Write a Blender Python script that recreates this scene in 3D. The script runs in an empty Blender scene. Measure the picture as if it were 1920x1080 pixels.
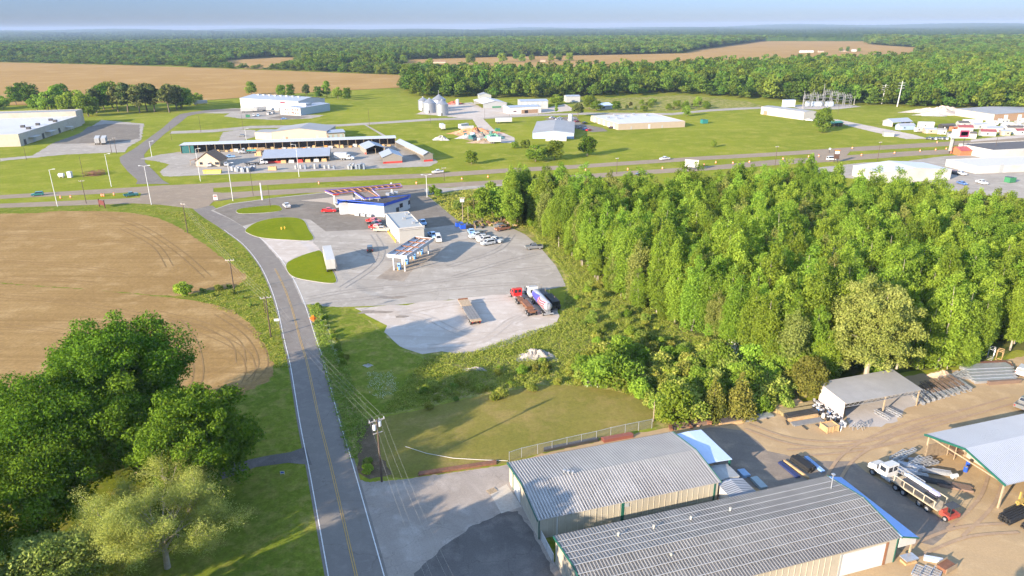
import bpy, math, random
import numpy as np
from mathutils import Vector, Matrix
from mathutils.geometry import tessellate_polygon
R_ = math.radians
rnd = random.Random(7)
sc = bpy.context.scene
# ---------------------------------------------------------------- camera, sky, sun, exposure
CAM_H, FPX, HORIZON = 66.0, 1321.0, 50.0
PITCH = math.atan((540-HORIZON)/FPX); ROLL = math.atan(13/1920)
_f = Vector((0, math.cos(PITCH), -math.sin(PITCH))); _r = Vector((1, 0, 0)); _u = _r.cross(_f)
CR = _r*math.cos(ROLL)-_u*math.sin(ROLL); CU = _r*math.sin(ROLL)+_u*math.cos(ROLL)
cam = bpy.data.cameras.new('camera'); camo = bpy.data.objects.new('camera', cam); sc.collection.objects.link(camo)
camo.matrix_world = Matrix(((CR.x, CU.x, -_f.x, 0), (CR.y, CU.y, -_f.y, 0), (CR.z, CU.z, -_f.z, CAM_H), (0, 0, 0, 1)))
cam.sensor_width = 36; cam.lens = FPX/1920*36; cam.clip_start = .5; cam.clip_end = 60000
sc.camera = camo
SUN_EL = R_(16.6); SUN_AZ = math.atan2(-.735, -.678)          # towards the sun, measured from +Y to +X
sdir = Vector((-.735*math.cos(SUN_EL), -.678*math.cos(SUN_EL), math.sin(SUN_EL)))
w = bpy.data.worlds.new('World'); sc.world = w; w.use_nodes = True
nt = w.node_tree; sky = nt.nodes.new('ShaderNodeTexSky'); sky.sky_type = 'NISHITA'; sky.sun_disc = False
sky.sun_elevation = SUN_EL; sky.sun_rotation = SUN_AZ; sky.altitude = 100; sky.air_density = 1.0; sky.dust_density = 0.0; sky.ozone_density = 3.0
bg = nt.nodes['Background']; bg.inputs['Strength'].default_value = .13; 
_tc = nt.nodes.new('ShaderNodeTexCoord'); _sx = nt.nodes.new('ShaderNodeSeparateXYZ'); nt.links.new(_tc.outputs['Generated'], _sx.inputs[0])
_mx = nt.nodes.new('ShaderNodeValToRGB'); nt.links.new(_sx.outputs[2], _mx.inputs[0]); _cr = _mx.color_ramp
_cr.elements[0].position = .0; _cr.elements[0].color = (.058, .070, .122, 1); _cr.elements[1].position = .34; _cr.elements[1].color = (1., .79, .68, 1)
for _p, _c in ((.02, (.074, .094, .172)), (.045, (.092, .116, .205)), (.11, (.125, .14, .215))):
    _e = _cr.elements.new(_p); _e.color = (*_c, 1)
_mu = nt.nodes.new('ShaderNodeMix'); _mu.data_type = 'RGBA'; _mu.blend_type = 'MULTIPLY'; _mu.inputs[0].default_value = 1; nt.links.new(sky.outputs[0], _mu.inputs[6]); nt.links.new(_mx.outputs[0], _mu.inputs[7])
_gn = nt.nodes.new('ShaderNodeVectorMath'); _gn.operation = 'SCALE'; _gn.inputs['Scale'].default_value = 1.5; nt.links.new(_mu.outputs[2], _gn.inputs[0]); nt.links.new(_gn.outputs[0], bg.inputs[0])
sl = bpy.data.lights.new('sun', 'SUN'); sl.energy = 3.5; sl.angle = R_(.53); sl.color = (1, .84, .64)
so = bpy.data.objects.new('sun', sl); sc.collection.objects.link(so); so.rotation_euler = sdir.to_track_quat('Z', 'Y').to_euler()
vs = sc.view_settings; sc.display_settings.display_device = 'sRGB'; vs.view_transform = 'Standard'; vs.look = 'None'; vs.exposure = 2.17; vs.gamma = 1; vs.use_curve_mapping = False
cy = sc.cycles; cy.use_denoising = True; cy.max_bounces = 8; cy.diffuse_bounces = 6; cy.transmission_bounces = 3; cy.volume_bounces = 0; cy.glossy_bounces = 2
cy.use_adaptive_sampling = True; cy.adaptive_threshold = .02
# ---------------------------------------------------------------- pixel (1920x1080) -> place in the world
def G(x, y, z=0.0):
    d = _f*FPX + CR*(x-960) - CU*(y-540)
    t = (z-CAM_H)/d.z
    return Vector((d.x*t, d.y*t, z))
def proj(x, y, z=0.0):
    p = Vector((x, y, z-CAM_H)); d = p.dot(_f)
    return (960+FPX*p.dot(CR)/d, 540-FPX*p.dot(CU)/d)
def inpoly(px, py, poly):
    c = False; j = len(poly)-1
    for i in range(len(poly)):
        xi, yi = poly[i]; xj, yj = poly[j]
        if (yi > py) != (yj > py) and px < (xj-xi)*(py-yi)/(yj-yi)+xi: c = not c
        j = i
    return c
# ---------------------------------------------------------------- mesh building
class MB:
    def __init__(s): s.v = []; s.f = []; s.m = []
    def add(s, vs_, fs, m=0):
        o = len(s.v); s.v += [tuple(v) for v in vs_]; s.f += [tuple(i+o for i in f) for f in fs]; s.m += [m]*len(fs); return s
    def box(s, x0, y0, z0, x1, y1, z1, m=0):
        if x0 > x1: x0, x1 = x1, x0
        if y0 > y1: y0, y1 = y1, y0
        if z0 > z1: z0, z1 = z1, z0
        return s.add([(x0, y0, z0), (x1, y0, z0), (x1, y1, z0), (x0, y1, z0), (x0, y0, z1), (x1, y0, z1), (x1, y1, z1), (x0, y1, z1)],
              [(3, 2, 1, 0), (4, 5, 6, 7), (0, 1, 5, 4), (1, 2, 6, 5), (2, 3, 7, 6), (3, 0, 4, 7)], m)
    def bar(s, a, b, wd, ht=None, m=0):            # rectangular bar between two points
        a, b = Vector(a), Vector(b); d = (b-a)
        if d.length < 1e-6: return s
        d.normalize(); ht = ht or wd
        u = d.cross(Vector((0, 0, 1)))
        u = u.normalized() if u.length > 1e-4 else Vector((1, 0, 0)); n = u.cross(d)
        u = u*wd/2; n = n*ht/2
        p = [a-u-n, a+u-n, a+u+n, a-u+n, b-u-n, b+u-n, b+u+n, b-u+n]
        return s.add(p, [(0, 1, 2, 3), (7, 6, 5, 4), (0, 4, 5, 1), (1, 5, 6, 2), (2, 6, 7, 3), (3, 7, 4, 0)], m)
    def tube(s, pts, rs, n=8, m=0, caps=True):
        pts = [Vector(p) for p in pts]
        if not hasattr(rs, '__len__'): rs = [rs]*len(pts)
        rings = []
        for i, p in enumerate(pts):
            d = (pts[min(i+1, len(pts)-1)]-pts[max(i-1, 0)]).normalized()
            u = d.orthogonal() if abs(d.z) > .95 else d.cross(Vector((0, 0, 1)))
            u.normalize(); v2 = d.cross(u)
            rings.append([p+(u*math.cos(2*math.pi*k/n)+v2*math.sin(2*math.pi*k/n))*rs[i] for k in range(n)])
        vs_ = [q for r in rings for q in r]; fs = []
        for i in range(len(pts)-1):
            for k in range(n):
                k2 = (k+1) % n; fs.append((i*n+k, i*n+k2, (i+1)*n+k2, (i+1)*n+k))
        if caps: fs += [tuple(range(n-1, -1, -1)), tuple(range((len(pts)-1)*n, len(pts)*n))]
        return s.add(vs_, fs, m)
    def prism(s, prof, x0, x1, axis='x', m=0):     # outline (a, z) pushed along an axis
        n = len(prof)
        f = (lambda a, z, t: (t, a, z)) if axis == 'x' else ((lambda a, z, t: (a, t, z)) if axis == 'y' else (lambda a, z, t: (a, z, t)))
        vs_ = [f(a, z, x0) for a, z in prof]+[f(a, z, x1) for a, z in prof]
        return s.add(vs_, [tuple(range(n)), tuple(range(2*n-1, n-1, -1))]+[(i, i+n, (i+1) % n+n, (i+1) % n) for i in range(n)], m)
    def build(s, name, mats, parent=None, smooth=False, loc=None, fix=True):
        me = bpy.data.meshes.new(name); me.from_pydata(s.v, [], s.f)
        if not isinstance(mats, (list, tuple)): mats = [mats]
        for q in mats: me.materials.append(q)
        if len(mats) > 1: me.polygons.foreach_set('material_index', s.m)
        if fix:
            import bmesh
            bm = bmesh.new(); bm.from_mesh(me); bmesh.ops.recalc_face_normals(bm, faces=bm.faces); bm.to_mesh(me); bm.free()
        if smooth: me.polygons.foreach_set('use_smooth', [True]*len(me.polygons))
        o = bpy.data.objects.new(name, me); sc.collection.objects.link(o)
        if parent: o.parent = parent
        if loc is not None: o.location = loc
        return o
def tag(o, label=None, cat=None, group=None, kind=None):
    for k, v in (('label', label), ('category', cat), ('group', group), ('kind', kind)):
        if v: o[k] = v
    return o
def thing(name, label, cat, loc=(0, 0, 0), rz=0.0, group=None):
    o = bpy.data.objects.new(name, None); sc.collection.objects.link(o); o.empty_display_size = .3
    o.location = loc; o.rotation_euler = (0, 0, rz); return tag(o, label, cat, group)
def dup(root, loc, rz, label=None, group=None, scale=None):
    r = root.copy(); sc.collection.objects.link(r); r.location = loc; r.rotation_euler = (0, 0, rz)
    if scale: r.scale = scale
    if label: r['label'] = label
    if group: r['group'] = group
    for ch in list(root.children):
        c = ch.copy(); sc.collection.objects.link(c); c.parent = r
        for g in ch.children:
            d = g.copy(); sc.collection.objects.link(d); d.parent = c
    return r
def frame(A, B):                                   # base pixels of a front edge -> origin, turn, length
    a, b = G(*A), G(*B); d = b-a
    return a, math.atan2(d.y, d.x), d.length
def heading(p, q):
    a, b = G(*p), G(*q); return math.atan2(b.y-a.y, b.x-a.x)
# ---------------------------------------------------------------- materials
MATS = {}
def nodes(name):
    m = bpy.data.materials.new(name); m.use_nodes = True; t = m.node_tree; t.nodes.clear()
    out = t.nodes.new('ShaderNodeOutputMaterial'); return m, t, out
def N(t, typ, **kw):
    n = t.nodes.new(typ)
    for k, v in kw.items(): setattr(n, k, v)
    return n
def noise(t, vec, scale, detail=4, rough=.55, dist=0):
    n = N(t, 'ShaderNodeTexNoise'); n.inputs['Scale'].default_value = scale; n.inputs['Detail'].default_value = detail
    n.inputs['Roughness'].default_value = rough; n.inputs['Distortion'].default_value = dist; t.links.new(vec, n.inputs['Vector']); return n.outputs['Fac']
def remap(t, v, a, b, c=0., d=1.):
    n = N(t, 'ShaderNodeMapRange'); t.links.new(v, n.inputs[0])
    for i, q in enumerate((a, b, c, d)): n.inputs[i+1].default_value = q
    return n.outputs[0]
def mixc(t, f, a, b, mode='MIX'):
    n = N(t, 'ShaderNodeMix', data_type='RGBA', blend_type=mode)
    for i, q in ((0, f), (6, a), (7, b)):
        if isinstance(q, (int, float)): n.inputs[i].default_value = q
        elif isinstance(q, tuple): n.inputs[i].default_value = (*q[:3], 1)
        else: t.links.new(q, n.inputs[i])
    return n.outputs[2]
def gray(t, v):
    n = N(t, 'ShaderNodeCombineColor')
    for i in range(3): t.links.new(v, n.inputs[i])
    return n.outputs[0]
def P(name, col, rough=.6, metal=0., var=.12, scale=1.5, dirt=None, bump=0., coat=0.):
    if name in MATS: return MATS[name]
    m, t, out = nodes(name); b = N(t, 'ShaderNodeBsdfPrincipled'); t.links.new(b.outputs[0], out.inputs[0])
    tc = N(t, 'ShaderNodeTexCoord').outputs['Object']
    n1 = noise(t, tc, scale, 5); n2 = noise(t, tc, scale*.13, 3)
    c = mixc(t, 1., col, gray(t, remap(t, n1, .25, .75, 1-var, 1+var)), 'MULTIPLY')
    if dirt: c = mixc(t, remap(t, n2, .45, .75, 0, .7), c, dirt)
    t.links.new(c, b.inputs['Base Color']); b.inputs['Roughness'].default_value = rough; b.inputs['Metallic'].default_value = metal
    b.inputs['Coat Weight'].default_value = coat
    if bump:
        bp = N(t, 'ShaderNodeBump'); bp.inputs['Strength'].default_value = bump; bp.inputs['Distance'].default_value = .05
        t.links.new(n1, bp.inputs['Height']); t.links.new(bp.outputs[0], b.inputs['Normal'])
    MATS[name] = m; return m
def ground(name, c0, c1, c2, big=.03, mid=.25, fine=3., streak=None, sfac=.5, scol=None, rough=.95, bump=.0, fvar=.25, mlo=.5, mhi=.7, clump=0., crack=0.):
    """Ground cover: two colours in large patches, a third in middling ones, fine grain, optional streaks."""
    m, t, out = nodes(name); b = N(t, 'ShaderNodeBsdfPrincipled'); t.links.new(b.outputs[0], out.inputs[0])
    b.inputs['Roughness'].default_value = rough; b.inputs['Specular IOR Level'].default_value = .0
    pos = N(t, 'ShaderNodeNewGeometry').outputs['Position']
    c = mixc(t, remap(t, noise(t, pos, big, 6, .6, .4), .38, .62), c0, c1)
    c = mixc(t, remap(t, noise(t, pos, mid, 6, .65, .3), mlo, mhi), c, c2)
    if streak is not None:
        mp = N(t, 'ShaderNodeMapping'); mp.inputs['Rotation'].default_value = (0, 0, streak); t.links.new(pos, mp.inputs[0])
        mp2 = N(t, 'ShaderNodeMapping'); mp2.inputs['Scale'].default_value = (.012, .55, 1); t.links.new(mp.outputs[0], mp2.inputs[0])
        c = mixc(t, remap(t, noise(t, mp2.outputs[0], 1., 5, .65, .6), .47, .68, 0, sfac), c, scol)
    nf = noise(t, pos, fine, 6, .7)
    c = mixc(t, 1., c, gray(t, remap(t, nf, .25, .75, 1-fvar, 1+fvar)), 'MULTIPLY')
    if clump: c = mixc(t, 1., c, gray(t, remap(t, noise(t, pos, .9, 3, .6), .3, .7, 1-clump, 1+clump)), 'MULTIPLY')
    if crack:
        vo = N(t, 'ShaderNodeTexVoronoi', feature='DISTANCE_TO_EDGE'); vo.inputs['Scale'].default_value = crack; wob = N(t, 'ShaderNodeVectorMath', operation='ADD')
        nz = N(t, 'ShaderNodeTexNoise'); nz.inputs['Scale'].default_value = .35; nz.inputs['Detail'].default_value = 5; t.links.new(pos, nz.inputs['Vector'])
        sc_ = N(t, 'ShaderNodeVectorMath', operation='SCALE'); sc_.inputs['Scale'].default_value = 5.; t.links.new(nz.outputs['Color'], sc_.inputs[0]); t.links.new(pos, wob.inputs[0]); t.links.new(sc_.outputs[0], wob.inputs[1]); t.links.new(wob.outputs[0], vo.inputs['Vector'])
        c = mixc(t, remap(t, vo.outputs['Distance'], .003, .010, .28, 0), c, (c0[0]*.45, c0[1]*.43, c0[2]*.4))
        st = remap(t, noise(t, pos, .16, 4, .7, .5), .58, .74, 0, .35); c = mixc(t, st, c, (c0[0]*.55, c0[1]*.5, c0[2]*.45))
    t.links.new(c, b.inputs['Base Color'])
    if bump:
        bp = N(t, 'ShaderNodeBump'); bp.inputs['Strength'].default_value = bump; bp.inputs['Distance'].default_value = .25
        t.links.new(nf, bp.inputs['Height']); t.links.new(bp.outputs[0], b.inputs['Normal'])
    MATS[name] = m; return m
def leafmat(name, col, col2, trans=.3, hvar=.014, vvar=.25, patch=0.):
    m, t, out = nodes(name)
    df = N(t, 'ShaderNodeBsdfDiffuse'); tr = N(t, 'ShaderNodeBsdfTranslucent'); mx = N(t, 'ShaderNodeMixShader'); mx.inputs[0].default_value = trans
    at = N(t, 'ShaderNodeAttribute', attribute_name='lv'); oi = N(t, 'ShaderNodeObjectInfo')
    c = mixc(t, at.outputs['Fac'], col, col2)
    h = N(t, 'ShaderNodeHueSaturation'); t.links.new(c, h.inputs['Color'])
    t.links.new(remap(t, oi.outputs['Random'], 0, 1, .5-hvar, .5+hvar), h.inputs['Hue'])
    mu = N(t, 'ShaderNodeMath', operation='MULTIPLY'); mu.inputs[1].default_value = 7.31; t.links.new(oi.outputs['Random'], mu.inputs[0])
    fr = N(t, 'ShaderNodeMath', operation='FRACT'); t.links.new(mu.outputs[0], fr.inputs[0])
    t.links.new(remap(t, fr.outputs[0], 0, 1, 1-vvar, 1+vvar), h.inputs['Value'])
    hc = h.outputs[0]
    if patch:                                          # stands of different kinds of tree: colour by where the tree grows
        hc = mixc(t, remap(t, noise(t, oi.outputs['Location'], .006, 4, .65, .5), .52, .66, 0, patch), hc, (col2[0]*1.25, col2[1]*1.15, col2[2]*1.4))
        hc = mixc(t, remap(t, noise(t, oi.outputs['Location'], .0045, 4, .65, .5), .36, .50, patch, 0), hc, (col[0]*.8, col[1]*.85, col[2]*1.1))
    t.links.new(hc, df.inputs[0]); t.links.new(hc, tr.inputs[0])
    t.links.new(df.outputs[0], mx.inputs[1]); t.links.new(tr.outputs[0], mx.inputs[2]); t.links.new(mx.outputs[0], out.inputs[0])
    MATS[name] = m; return m
# ---------------------------------------------------------------- ground sheets
def catmull(pts, n=6, closed=True):
    out = []; L = len(pts)
    for i in range(L if closed else L-1):
        if closed: p = [pts[(i+k-1) % L] for k in range(4)]
        else: p = [pts[max(0, min(L-1, i+k-1))] for k in range(4)]
        for j in range(n):
            t = j/n
            out.append(tuple(.5*(2*p[1][a]+(p[2][a]-p[0][a])*t+(2*p[0][a]-5*p[1][a]+4*p[2][a]-p[3][a])*t*t+(3*p[1][a]-p[0][a]-3*p[2][a]+p[3][a])*t**3) for a in range(2)))
    if not closed: out.append(tuple(pts[-1]))
    return out
_zc = [0]
def sheet(name, px, z, mat, smooth=False, ragged=0., label=None, kind='structure', world=False):
    _zc[0] += 1; z = z+_zc[0]*.0006
    w_ = [tuple(G(*p)[:2]) if not world else p for p in px]
    if smooth: w_ = catmull(w_)
    if ragged:
        r = random.Random(len(name)*7+len(px)); o = []
        for i, a in enumerate(w_):
            b = w_[(i+1) % len(w_)]; d = math.dist(a, b); k = max(1, min(60, int(d/(ragged*2.5))))
            for j in range(k):
                t = j/k; o.append((a[0]+(b[0]-a[0])*t+r.gauss(0, ragged*.5), a[1]+(b[1]-a[1])*t+r.gauss(0, ragged*.5)))
        w_ = o
    v = [Vector((p[0], p[1], z)) for p in w_]
    tris = tessellate_polygon([v])
    mb = MB(); mb.add(v, tris)
    o = mb.build(name, mat, fix=False)
    me = o.data                                         # face up
    me.calc_loop_triangles()
    if sum(p.normal.z*p.area for p in me.polygons) < 0: me.flip_normals()
    return tag(o, label, kind=kind)
def ribbon(pts, wd, z, off=0.):                        # strip along world points
    v = []; f = []
    for i, p in enumerate(pts):
        a = pts[max(0, i-1)]; b = pts[min(len(pts)-1, i+1)]
        d = Vector((b[0]-a[0], b[1]-a[1])).normalized(); n = Vector((-d.y, d.x))
        for s_ in (off-wd/2, off+wd/2): v.append((p[0]+n.x*s_, p[1]+n.y*s_, z))
    for i in range(len(pts)-1): f.append((2*i, 2*i+2, 2*i+3, 2*i+1))
    return v, f
# ================================================================= GROUND MATERIALS
g_grass = ground('field grass', (.195, .215, .024), (.145, .175, .018), (.25, .24, .045), .012, .09, 2.5, R_(-20), .6, (.215, .225, .036), fvar=.2, bump=.0, clump=.12, mlo=.48, mhi=.66)
g_rough = ground('rough grass', (.185, .195, .04), (.135, .16, .028), (.32, .26, .11), .04, .22, 2.2, None, fvar=.4, bump=.25, mlo=.46, mhi=.62, clump=.25)
g_verge = ground('verge grass', (.145, .172, .022), (.105, .14, .017), (.22, .20, .05), .05, .35, 3., R_(-60), .4, (.16, .17, .03), fvar=.3, bump=.2, clump=.2, mlo=.48, mhi=.66)
g_isle = ground('mown grass', (0.148, 0.179, 0.010), (0.125, 0.160, 0.009), (0.179, 0.187, 0.016), .05, .5, 4., R_(-40), .3, (0.172, 0.183, 0.014), fvar=.2, bump=.1)
g_apron = ground('yard concrete', (.30, .258, .222), (.25, .213, .18), (.37, .325, .285), .06, .25, 4., R_(60), .6, (.25, .215, .185), fvar=.14, crack=.11)
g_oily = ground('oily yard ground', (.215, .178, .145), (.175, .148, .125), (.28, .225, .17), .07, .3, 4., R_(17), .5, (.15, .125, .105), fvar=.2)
g_lawn = ground('dry mown lawn', (.19, .160, .042), (.15, .140, .031), (.235, .178, .062), .045, .14, 2.2, R_(-18), .45, (.145, .142, .03), fvar=.22, bump=.12, clump=.08, mlo=.48, mhi=.66)
g_soil = ground('ploughed soil', (.29, .188, .080), (.245, .155, .062), (.35, .238, .112), .018, .10, 1.6, R_(2), .75, (.205, .128, .052), fvar=.2, bump=.3, clump=.1)
g_field = ground('far ploughed field', (0.336, 0.212, 0.082), (0.296, 0.184, 0.068), (0.376, 0.248, 0.105), .004, .02, .3, R_(8), .5, (0.256, 0.160, 0.058), fvar=.12)
g_asph = ground('road asphalt', (0.195, 0.176, 0.155), (0.176, 0.156, 0.140), (0.226, 0.203, 0.178), .05, .5, 9., None, fvar=.1, crack=0.09)
g_old = ground('worn asphalt', (0.188, 0.164, 0.137), (0.164, 0.144, 0.122), (0.232, 0.204, 0.171), .05, .25, 5., R_(25), .5, (0.212, 0.188, 0.152), fvar=.12, crack=0.06)
g_conc = ground('pale worn paving', (0.336, 0.303, 0.262), (0.287, 0.258, 0.223), (0.394, 0.361, 0.318), .045, .22, 4., R_(12), .6, (0.262, 0.234, 0.199), fvar=.1, crack=0.075)
g_grav = ground('white gravel', (.45, .395, .345), (.39, .335, .285), (.51, .46, .415), .05, .3, 5., R_(5), .5, (.345, .295, .25), fvar=.1, bump=.0, crack=.0)
g_hwy = ground('highway paving', (0.266, 0.211, 0.157), (0.240, 0.192, 0.143), (0.296, 0.244, 0.183), .03, .3, 4., R_(18), .4, (0.215, 0.174, 0.133), fvar=.08)
g_dirt = ground('yard dirt', (0.377, 0.267, 0.151), (0.328, 0.234, 0.132), (0.426, 0.312, 0.181), .05, .25, 3.5, R_(17), .5, (0.312, 0.230, 0.143), fvar=.14, bump=.1)
g_dark = ground('dark asphalt', (.135, .122, .112), (.105, .095, .088), (.18, .16, .145), .08, .3, 6., None, fvar=.25, crack=.1)
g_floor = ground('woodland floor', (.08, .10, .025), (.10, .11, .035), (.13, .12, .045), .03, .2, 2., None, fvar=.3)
g_stone = ground('grey stone dust', (.38, .345, .315), (.33, .3, .275), (.43, .39, .36), .1, .4, 4., None, fvar=.12)
g_mud = ground('bare earth', (.13, .095, .06), (.10, .075, .045), (.17, .125, .085), .2, .6, 4., None, fvar=.3, bump=.5)
white_line = P('line paint', (.62, .60, .57), .7, var=.2, scale=2); yellow_line = P('yellow line paint', (.40, .25, .07), .7, var=.2, scale=2)
# ================================================================= GROUND SHEETS
S = 22000
gm_ = MB(); gm_.add([(-S, -300, 0), (S, -300, 0), (S, S, 0), (-S, S, 0)], [(0, 1, 2, 3)]); tag(gm_.build('ground', g_grass, fix=False), kind='structure')
Z = .004
sheet('verge', [(-900, 400), (0, 388), (215, 381), (300, 384), (370, 392), (420, 431), (489, 495), (523, 581), (550, 690), (583, 872), (625, 1080), (632, 1200), (-900, 1200)], Z, g_verge)
sheet('ground_rough', [(590, 566), (640, 578), (690, 600), (760, 655), (880, 660), (1050, 600), (1062, 537), (1055, 520), (1010, 462), (960, 425), (870, 420), (800, 368), (845, 352), (960, 345), (1150, 480), (1320, 600), (1480, 690), (1550, 740), (1230, 806), (1225, 780), (1140, 732), (1010, 722), (850, 752), (700, 785), (690, 850), (690, 893), (655, 868), (605, 690), (575, 575)], 2*Z, g_rough, ragged=.5)
sheet('mown_strip', [(600, 568), (660, 580), (700, 612), (760, 660), (850, 690), (800, 760), (700, 780), (655, 720), (622, 640)], 3*Z, g_verge, ragged=.4)
F_up = [(-700, 408), (0, 401), (100, 396), (215, 397), (280, 405), (330, 423), (375, 452), (420, 485), (452, 508), (462, 520), (440, 537), (380, 546), (352, 552), (300, 554), (150, 541), (0, 530), (-700, 470)]
F_lo = [(-700, 471), (0, 531), (150, 542), (300, 556), (350, 562), (420, 575), (462, 600), (490, 632), (506, 668), (514, 695), (500, 715), (470, 730), (440, 745), (350, 752), (80, 775), (0, 778), (-700, 830)]
sheet('field_soil_upper', F_up, 3*Z, g_soil, smooth=True, ragged=.5)
sheet('field_soil_lower', F_lo, 3*Z, g_soil, smooth=True, ragged=.5)
sheet('lawn', [(690, 850), (685, 800), (705, 785), (800, 766), (850, 753), (930, 736), (1010, 723), (1080, 722), (1140, 731), (1195, 742), (1222, 765), (1230, 800), (1150, 815), (1040, 842), (950, 870), (760, 897), (712, 892)], 3*Z, g_lawn, ragged=.25)
sheet('bare_bank', [(668, 795), (700, 785), (712, 850), (735, 890), (690, 900), (672, 880)], 4*Z, g_mud, ragged=.5)
sheet('yard_ground', [(1228, 806), (1330, 790), (1450, 765), (1550, 745), (1700, 705), (1800, 692), (1920, 668), (2500, 560), (2600, 1300), (700, 1300), (660, 1000), (655, 912), (690, 905), (760, 898), (950, 872), (1040, 845)], 3*Z, g_dirt, ragged=.3)
sheet('apron', [(655, 895), (690, 904), (760, 899), (950, 872), (1000, 860), (1010, 905), (1035, 960), (1150, 1300), (690, 1300), (668, 980)], 4*Z, g_apron, ragged=.15)
sheet('asphalt_patch', [(765, 1090), (800, 1055), (832, 1026), (880, 990), (940, 962), (972, 957), (1005, 1010), (1060, 1120), (1100, 1200), (740, 1200)], 5*Z, g_dark, ragged=.3)
sheet('oily_ground', [(1275, 812), (1330, 800), (1390, 806), (1440, 840), (1500, 862), (1600, 866), (1650, 905), (1790, 985), (1760, 1030), (1700, 1010), (1560, 930), (1420, 925), (1350, 880)], 4*Z, g_oily, ragged=.8)  # ragged sheet in a darker, greyer tone than the yard dirt around it
sheet('stone_dust', [(1590, 800), (1585, 770), (1640, 735), (1730, 730), (1745, 750), (1700, 765), (1680, 790), (1640, 800)], 4*Z, g_stone, ragged=.4)
sheet('concrete_pad', [(918, 925), (950, 908), (978, 950), (940, 963)], 6*Z, P('pad', (.38, .34, .29), .9, var=.15, scale=2))
# roads
RL = [(625, 1080), (603, 966), (583, 868), (566, 774), (548, 672), (537, 629), (523, 581), (509, 536), (489, 495), (465, 467), (441, 447), (420, 431), (395, 412), (368, 392)]
RR = [(711, 1080), (676, 950), (656, 872), (631, 795), (605, 693), (588, 640), (568, 567), (547, 522), (523, 485), (489, 447), (454, 423), (430, 408), (405, 396), (390, 384)]
wl = [G(*p) for p in RL]; wr = [G(*p) for p in RR]
ext = lambda a: [a[0]+(a[0]-a[1])*2]+a
wl, wr = ext(wl), ext(wr)
wc = [((a+b)/2) for a, b in zip(wl, wr)]
wc = catmull([tuple(p[:2]) for p in wc], 8, False)
HW = 6.7
mb = MB(); v, f = ribbon(wc, HW+.9, 8*Z); mb.add(v, f); tag(mb.build('county_road', g_asph, fix=False), kind='structure')
mb = MB()
for off in (-HW/2, HW/2):
    v, f = ribbon(wc[:int(len(wc)*.82)], .14, 14*Z, off); mb.add(v, f)
tag(mb.build('road_edge_marking', white_line, fix=False), kind='structure')
mb = MB(); cnt = wc[:int(len(wc)*.62)]
for off in (-.14, .14):
    v, f = ribbon(cnt, .12, 14*Z, off); mb.add(v, f)
tag(mb.build('road_centre_marking', yellow_line, fix=False), kind='structure')
sheet('driveway', [(385, 890), (440, 868), (500, 855), (545, 848), (573, 838), (585, 872), (540, 868), (480, 876), (400, 905)], 7*Z, g_dark)
hz_ = .03
sheet('highway_far_lane', [(-900, 400), (0, 366), (237, 352), (480, 339), (573, 334), (809, 325), (964, 315), (1081, 309), (1320, 293), (1447, 286), (1613, 275), (1913, 258), (2600, 222), (2600, 232), (1913, 266), (1613, 283), (1447, 293), (1320, 300), (1081, 316), (964, 323), (809, 333), (573, 343), (480, 348), (240, 361), (0, 373), (-900, 409)], hz_, g_hwy)
sheet('highway_near_lane', [(-900, 420), (0, 382), (237, 372), (480, 358), (573, 353), (770, 347), (860, 342), (1000, 334), (1177, 321), (1320, 312), (1447, 300), (1580, 292), (1713, 283), (1913, 275), (2600, 246), (2600, 256), (1913, 283), (1713, 292), (1580, 302), (1447, 310), (1320, 320), (1177, 329), (1000, 343), (860, 350), (770, 355), (573, 362), (480, 368), (240, 382), (0, 390), (-900, 430)], hz_, g_hwy)
sheet('junction', [(238, 352), (300, 348), (370, 345), (400, 350), (400, 360), (480, 368), (400, 378), (392, 386), (368, 392), (300, 384), (240, 381), (262, 372), (265, 362), (240, 361)], hz_+.012, g_hwy)
sheet('median_crossing', [(1540, 281), (1600, 277), (1580, 300), (1500, 305)], hz_+.012, g_hwy)
# north side street and its branches
sheet('side_street', [(255, 345), (258, 338), (240, 322), (226, 305), (224, 295), (250, 280), (275, 262), (305, 240), (325, 222), (338, 214), (360, 210), (400, 205), (455, 204), (455, 208), (400, 210), (368, 214), (352, 218), (335, 232), (310, 250), (285, 272), (270, 290), (272, 305), (290, 322), (305, 338), (318, 345)], hz_+.006, g_asph)
sheet('cross_street', [(322, 246), (400, 243), (470, 236), (640, 233), (720, 228), (810, 222), (880, 220), (1000, 214), (1080, 212), (1100, 211), (1260, 212), (1330, 205), (1420, 200), (1440, 203), (1330, 209), (1260, 216), (1100, 215), (1000, 218), (890, 224), (810, 226), (720, 232), (640, 237), (470, 241), (400, 248), (318, 251)], hz_, g_conc)
sheet('gravel_lane', [(678, 231), (682, 231), (730, 258), (722, 258)], hz_, g_conc)
sheet('mill_yard', [(0, 297), (60, 292), (95, 271), (150, 252), (190, 225), (270, 232), (265, 262), (240, 276), (235, 285), (120, 290), (20, 300), (0, 303)], hz_, g_conc, ragged=.6)
sheet('mill_parking', [(95, 270), (150, 250), (165, 238), (200, 232), (262, 234), (262, 260), (215, 268)], hz_+.012, g_old, ragged=.6)
sheet('warehouse_yard', [(360, 212), (400, 206), (440, 203), (520, 205), (560, 215), (610, 216), (585, 222), (520, 225), (450, 222), (420, 218), (430, 213)], hz_, g_conc, ragged=.8)
sheet('warehouse_parking', [(500, 222), (530, 216), (580, 219), (560, 223)], hz_+.012, g_old)
sheet('store_yard', [(408, 270), (418, 248), (450, 243), (480, 244), (480, 256), (440, 268)], hz_+.006, g_conc, ragged=.6)
sheet('lumber_yard', [(262, 298), (300, 290), (350, 283), (480, 272), (745, 268), (800, 290), (822, 304), (805, 312), (660, 318), (560, 322), (450, 326), (320, 331), (305, 330), (300, 322), (318, 308), (290, 302)], hz_+.006, g_conc, ragged=.5)
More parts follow.
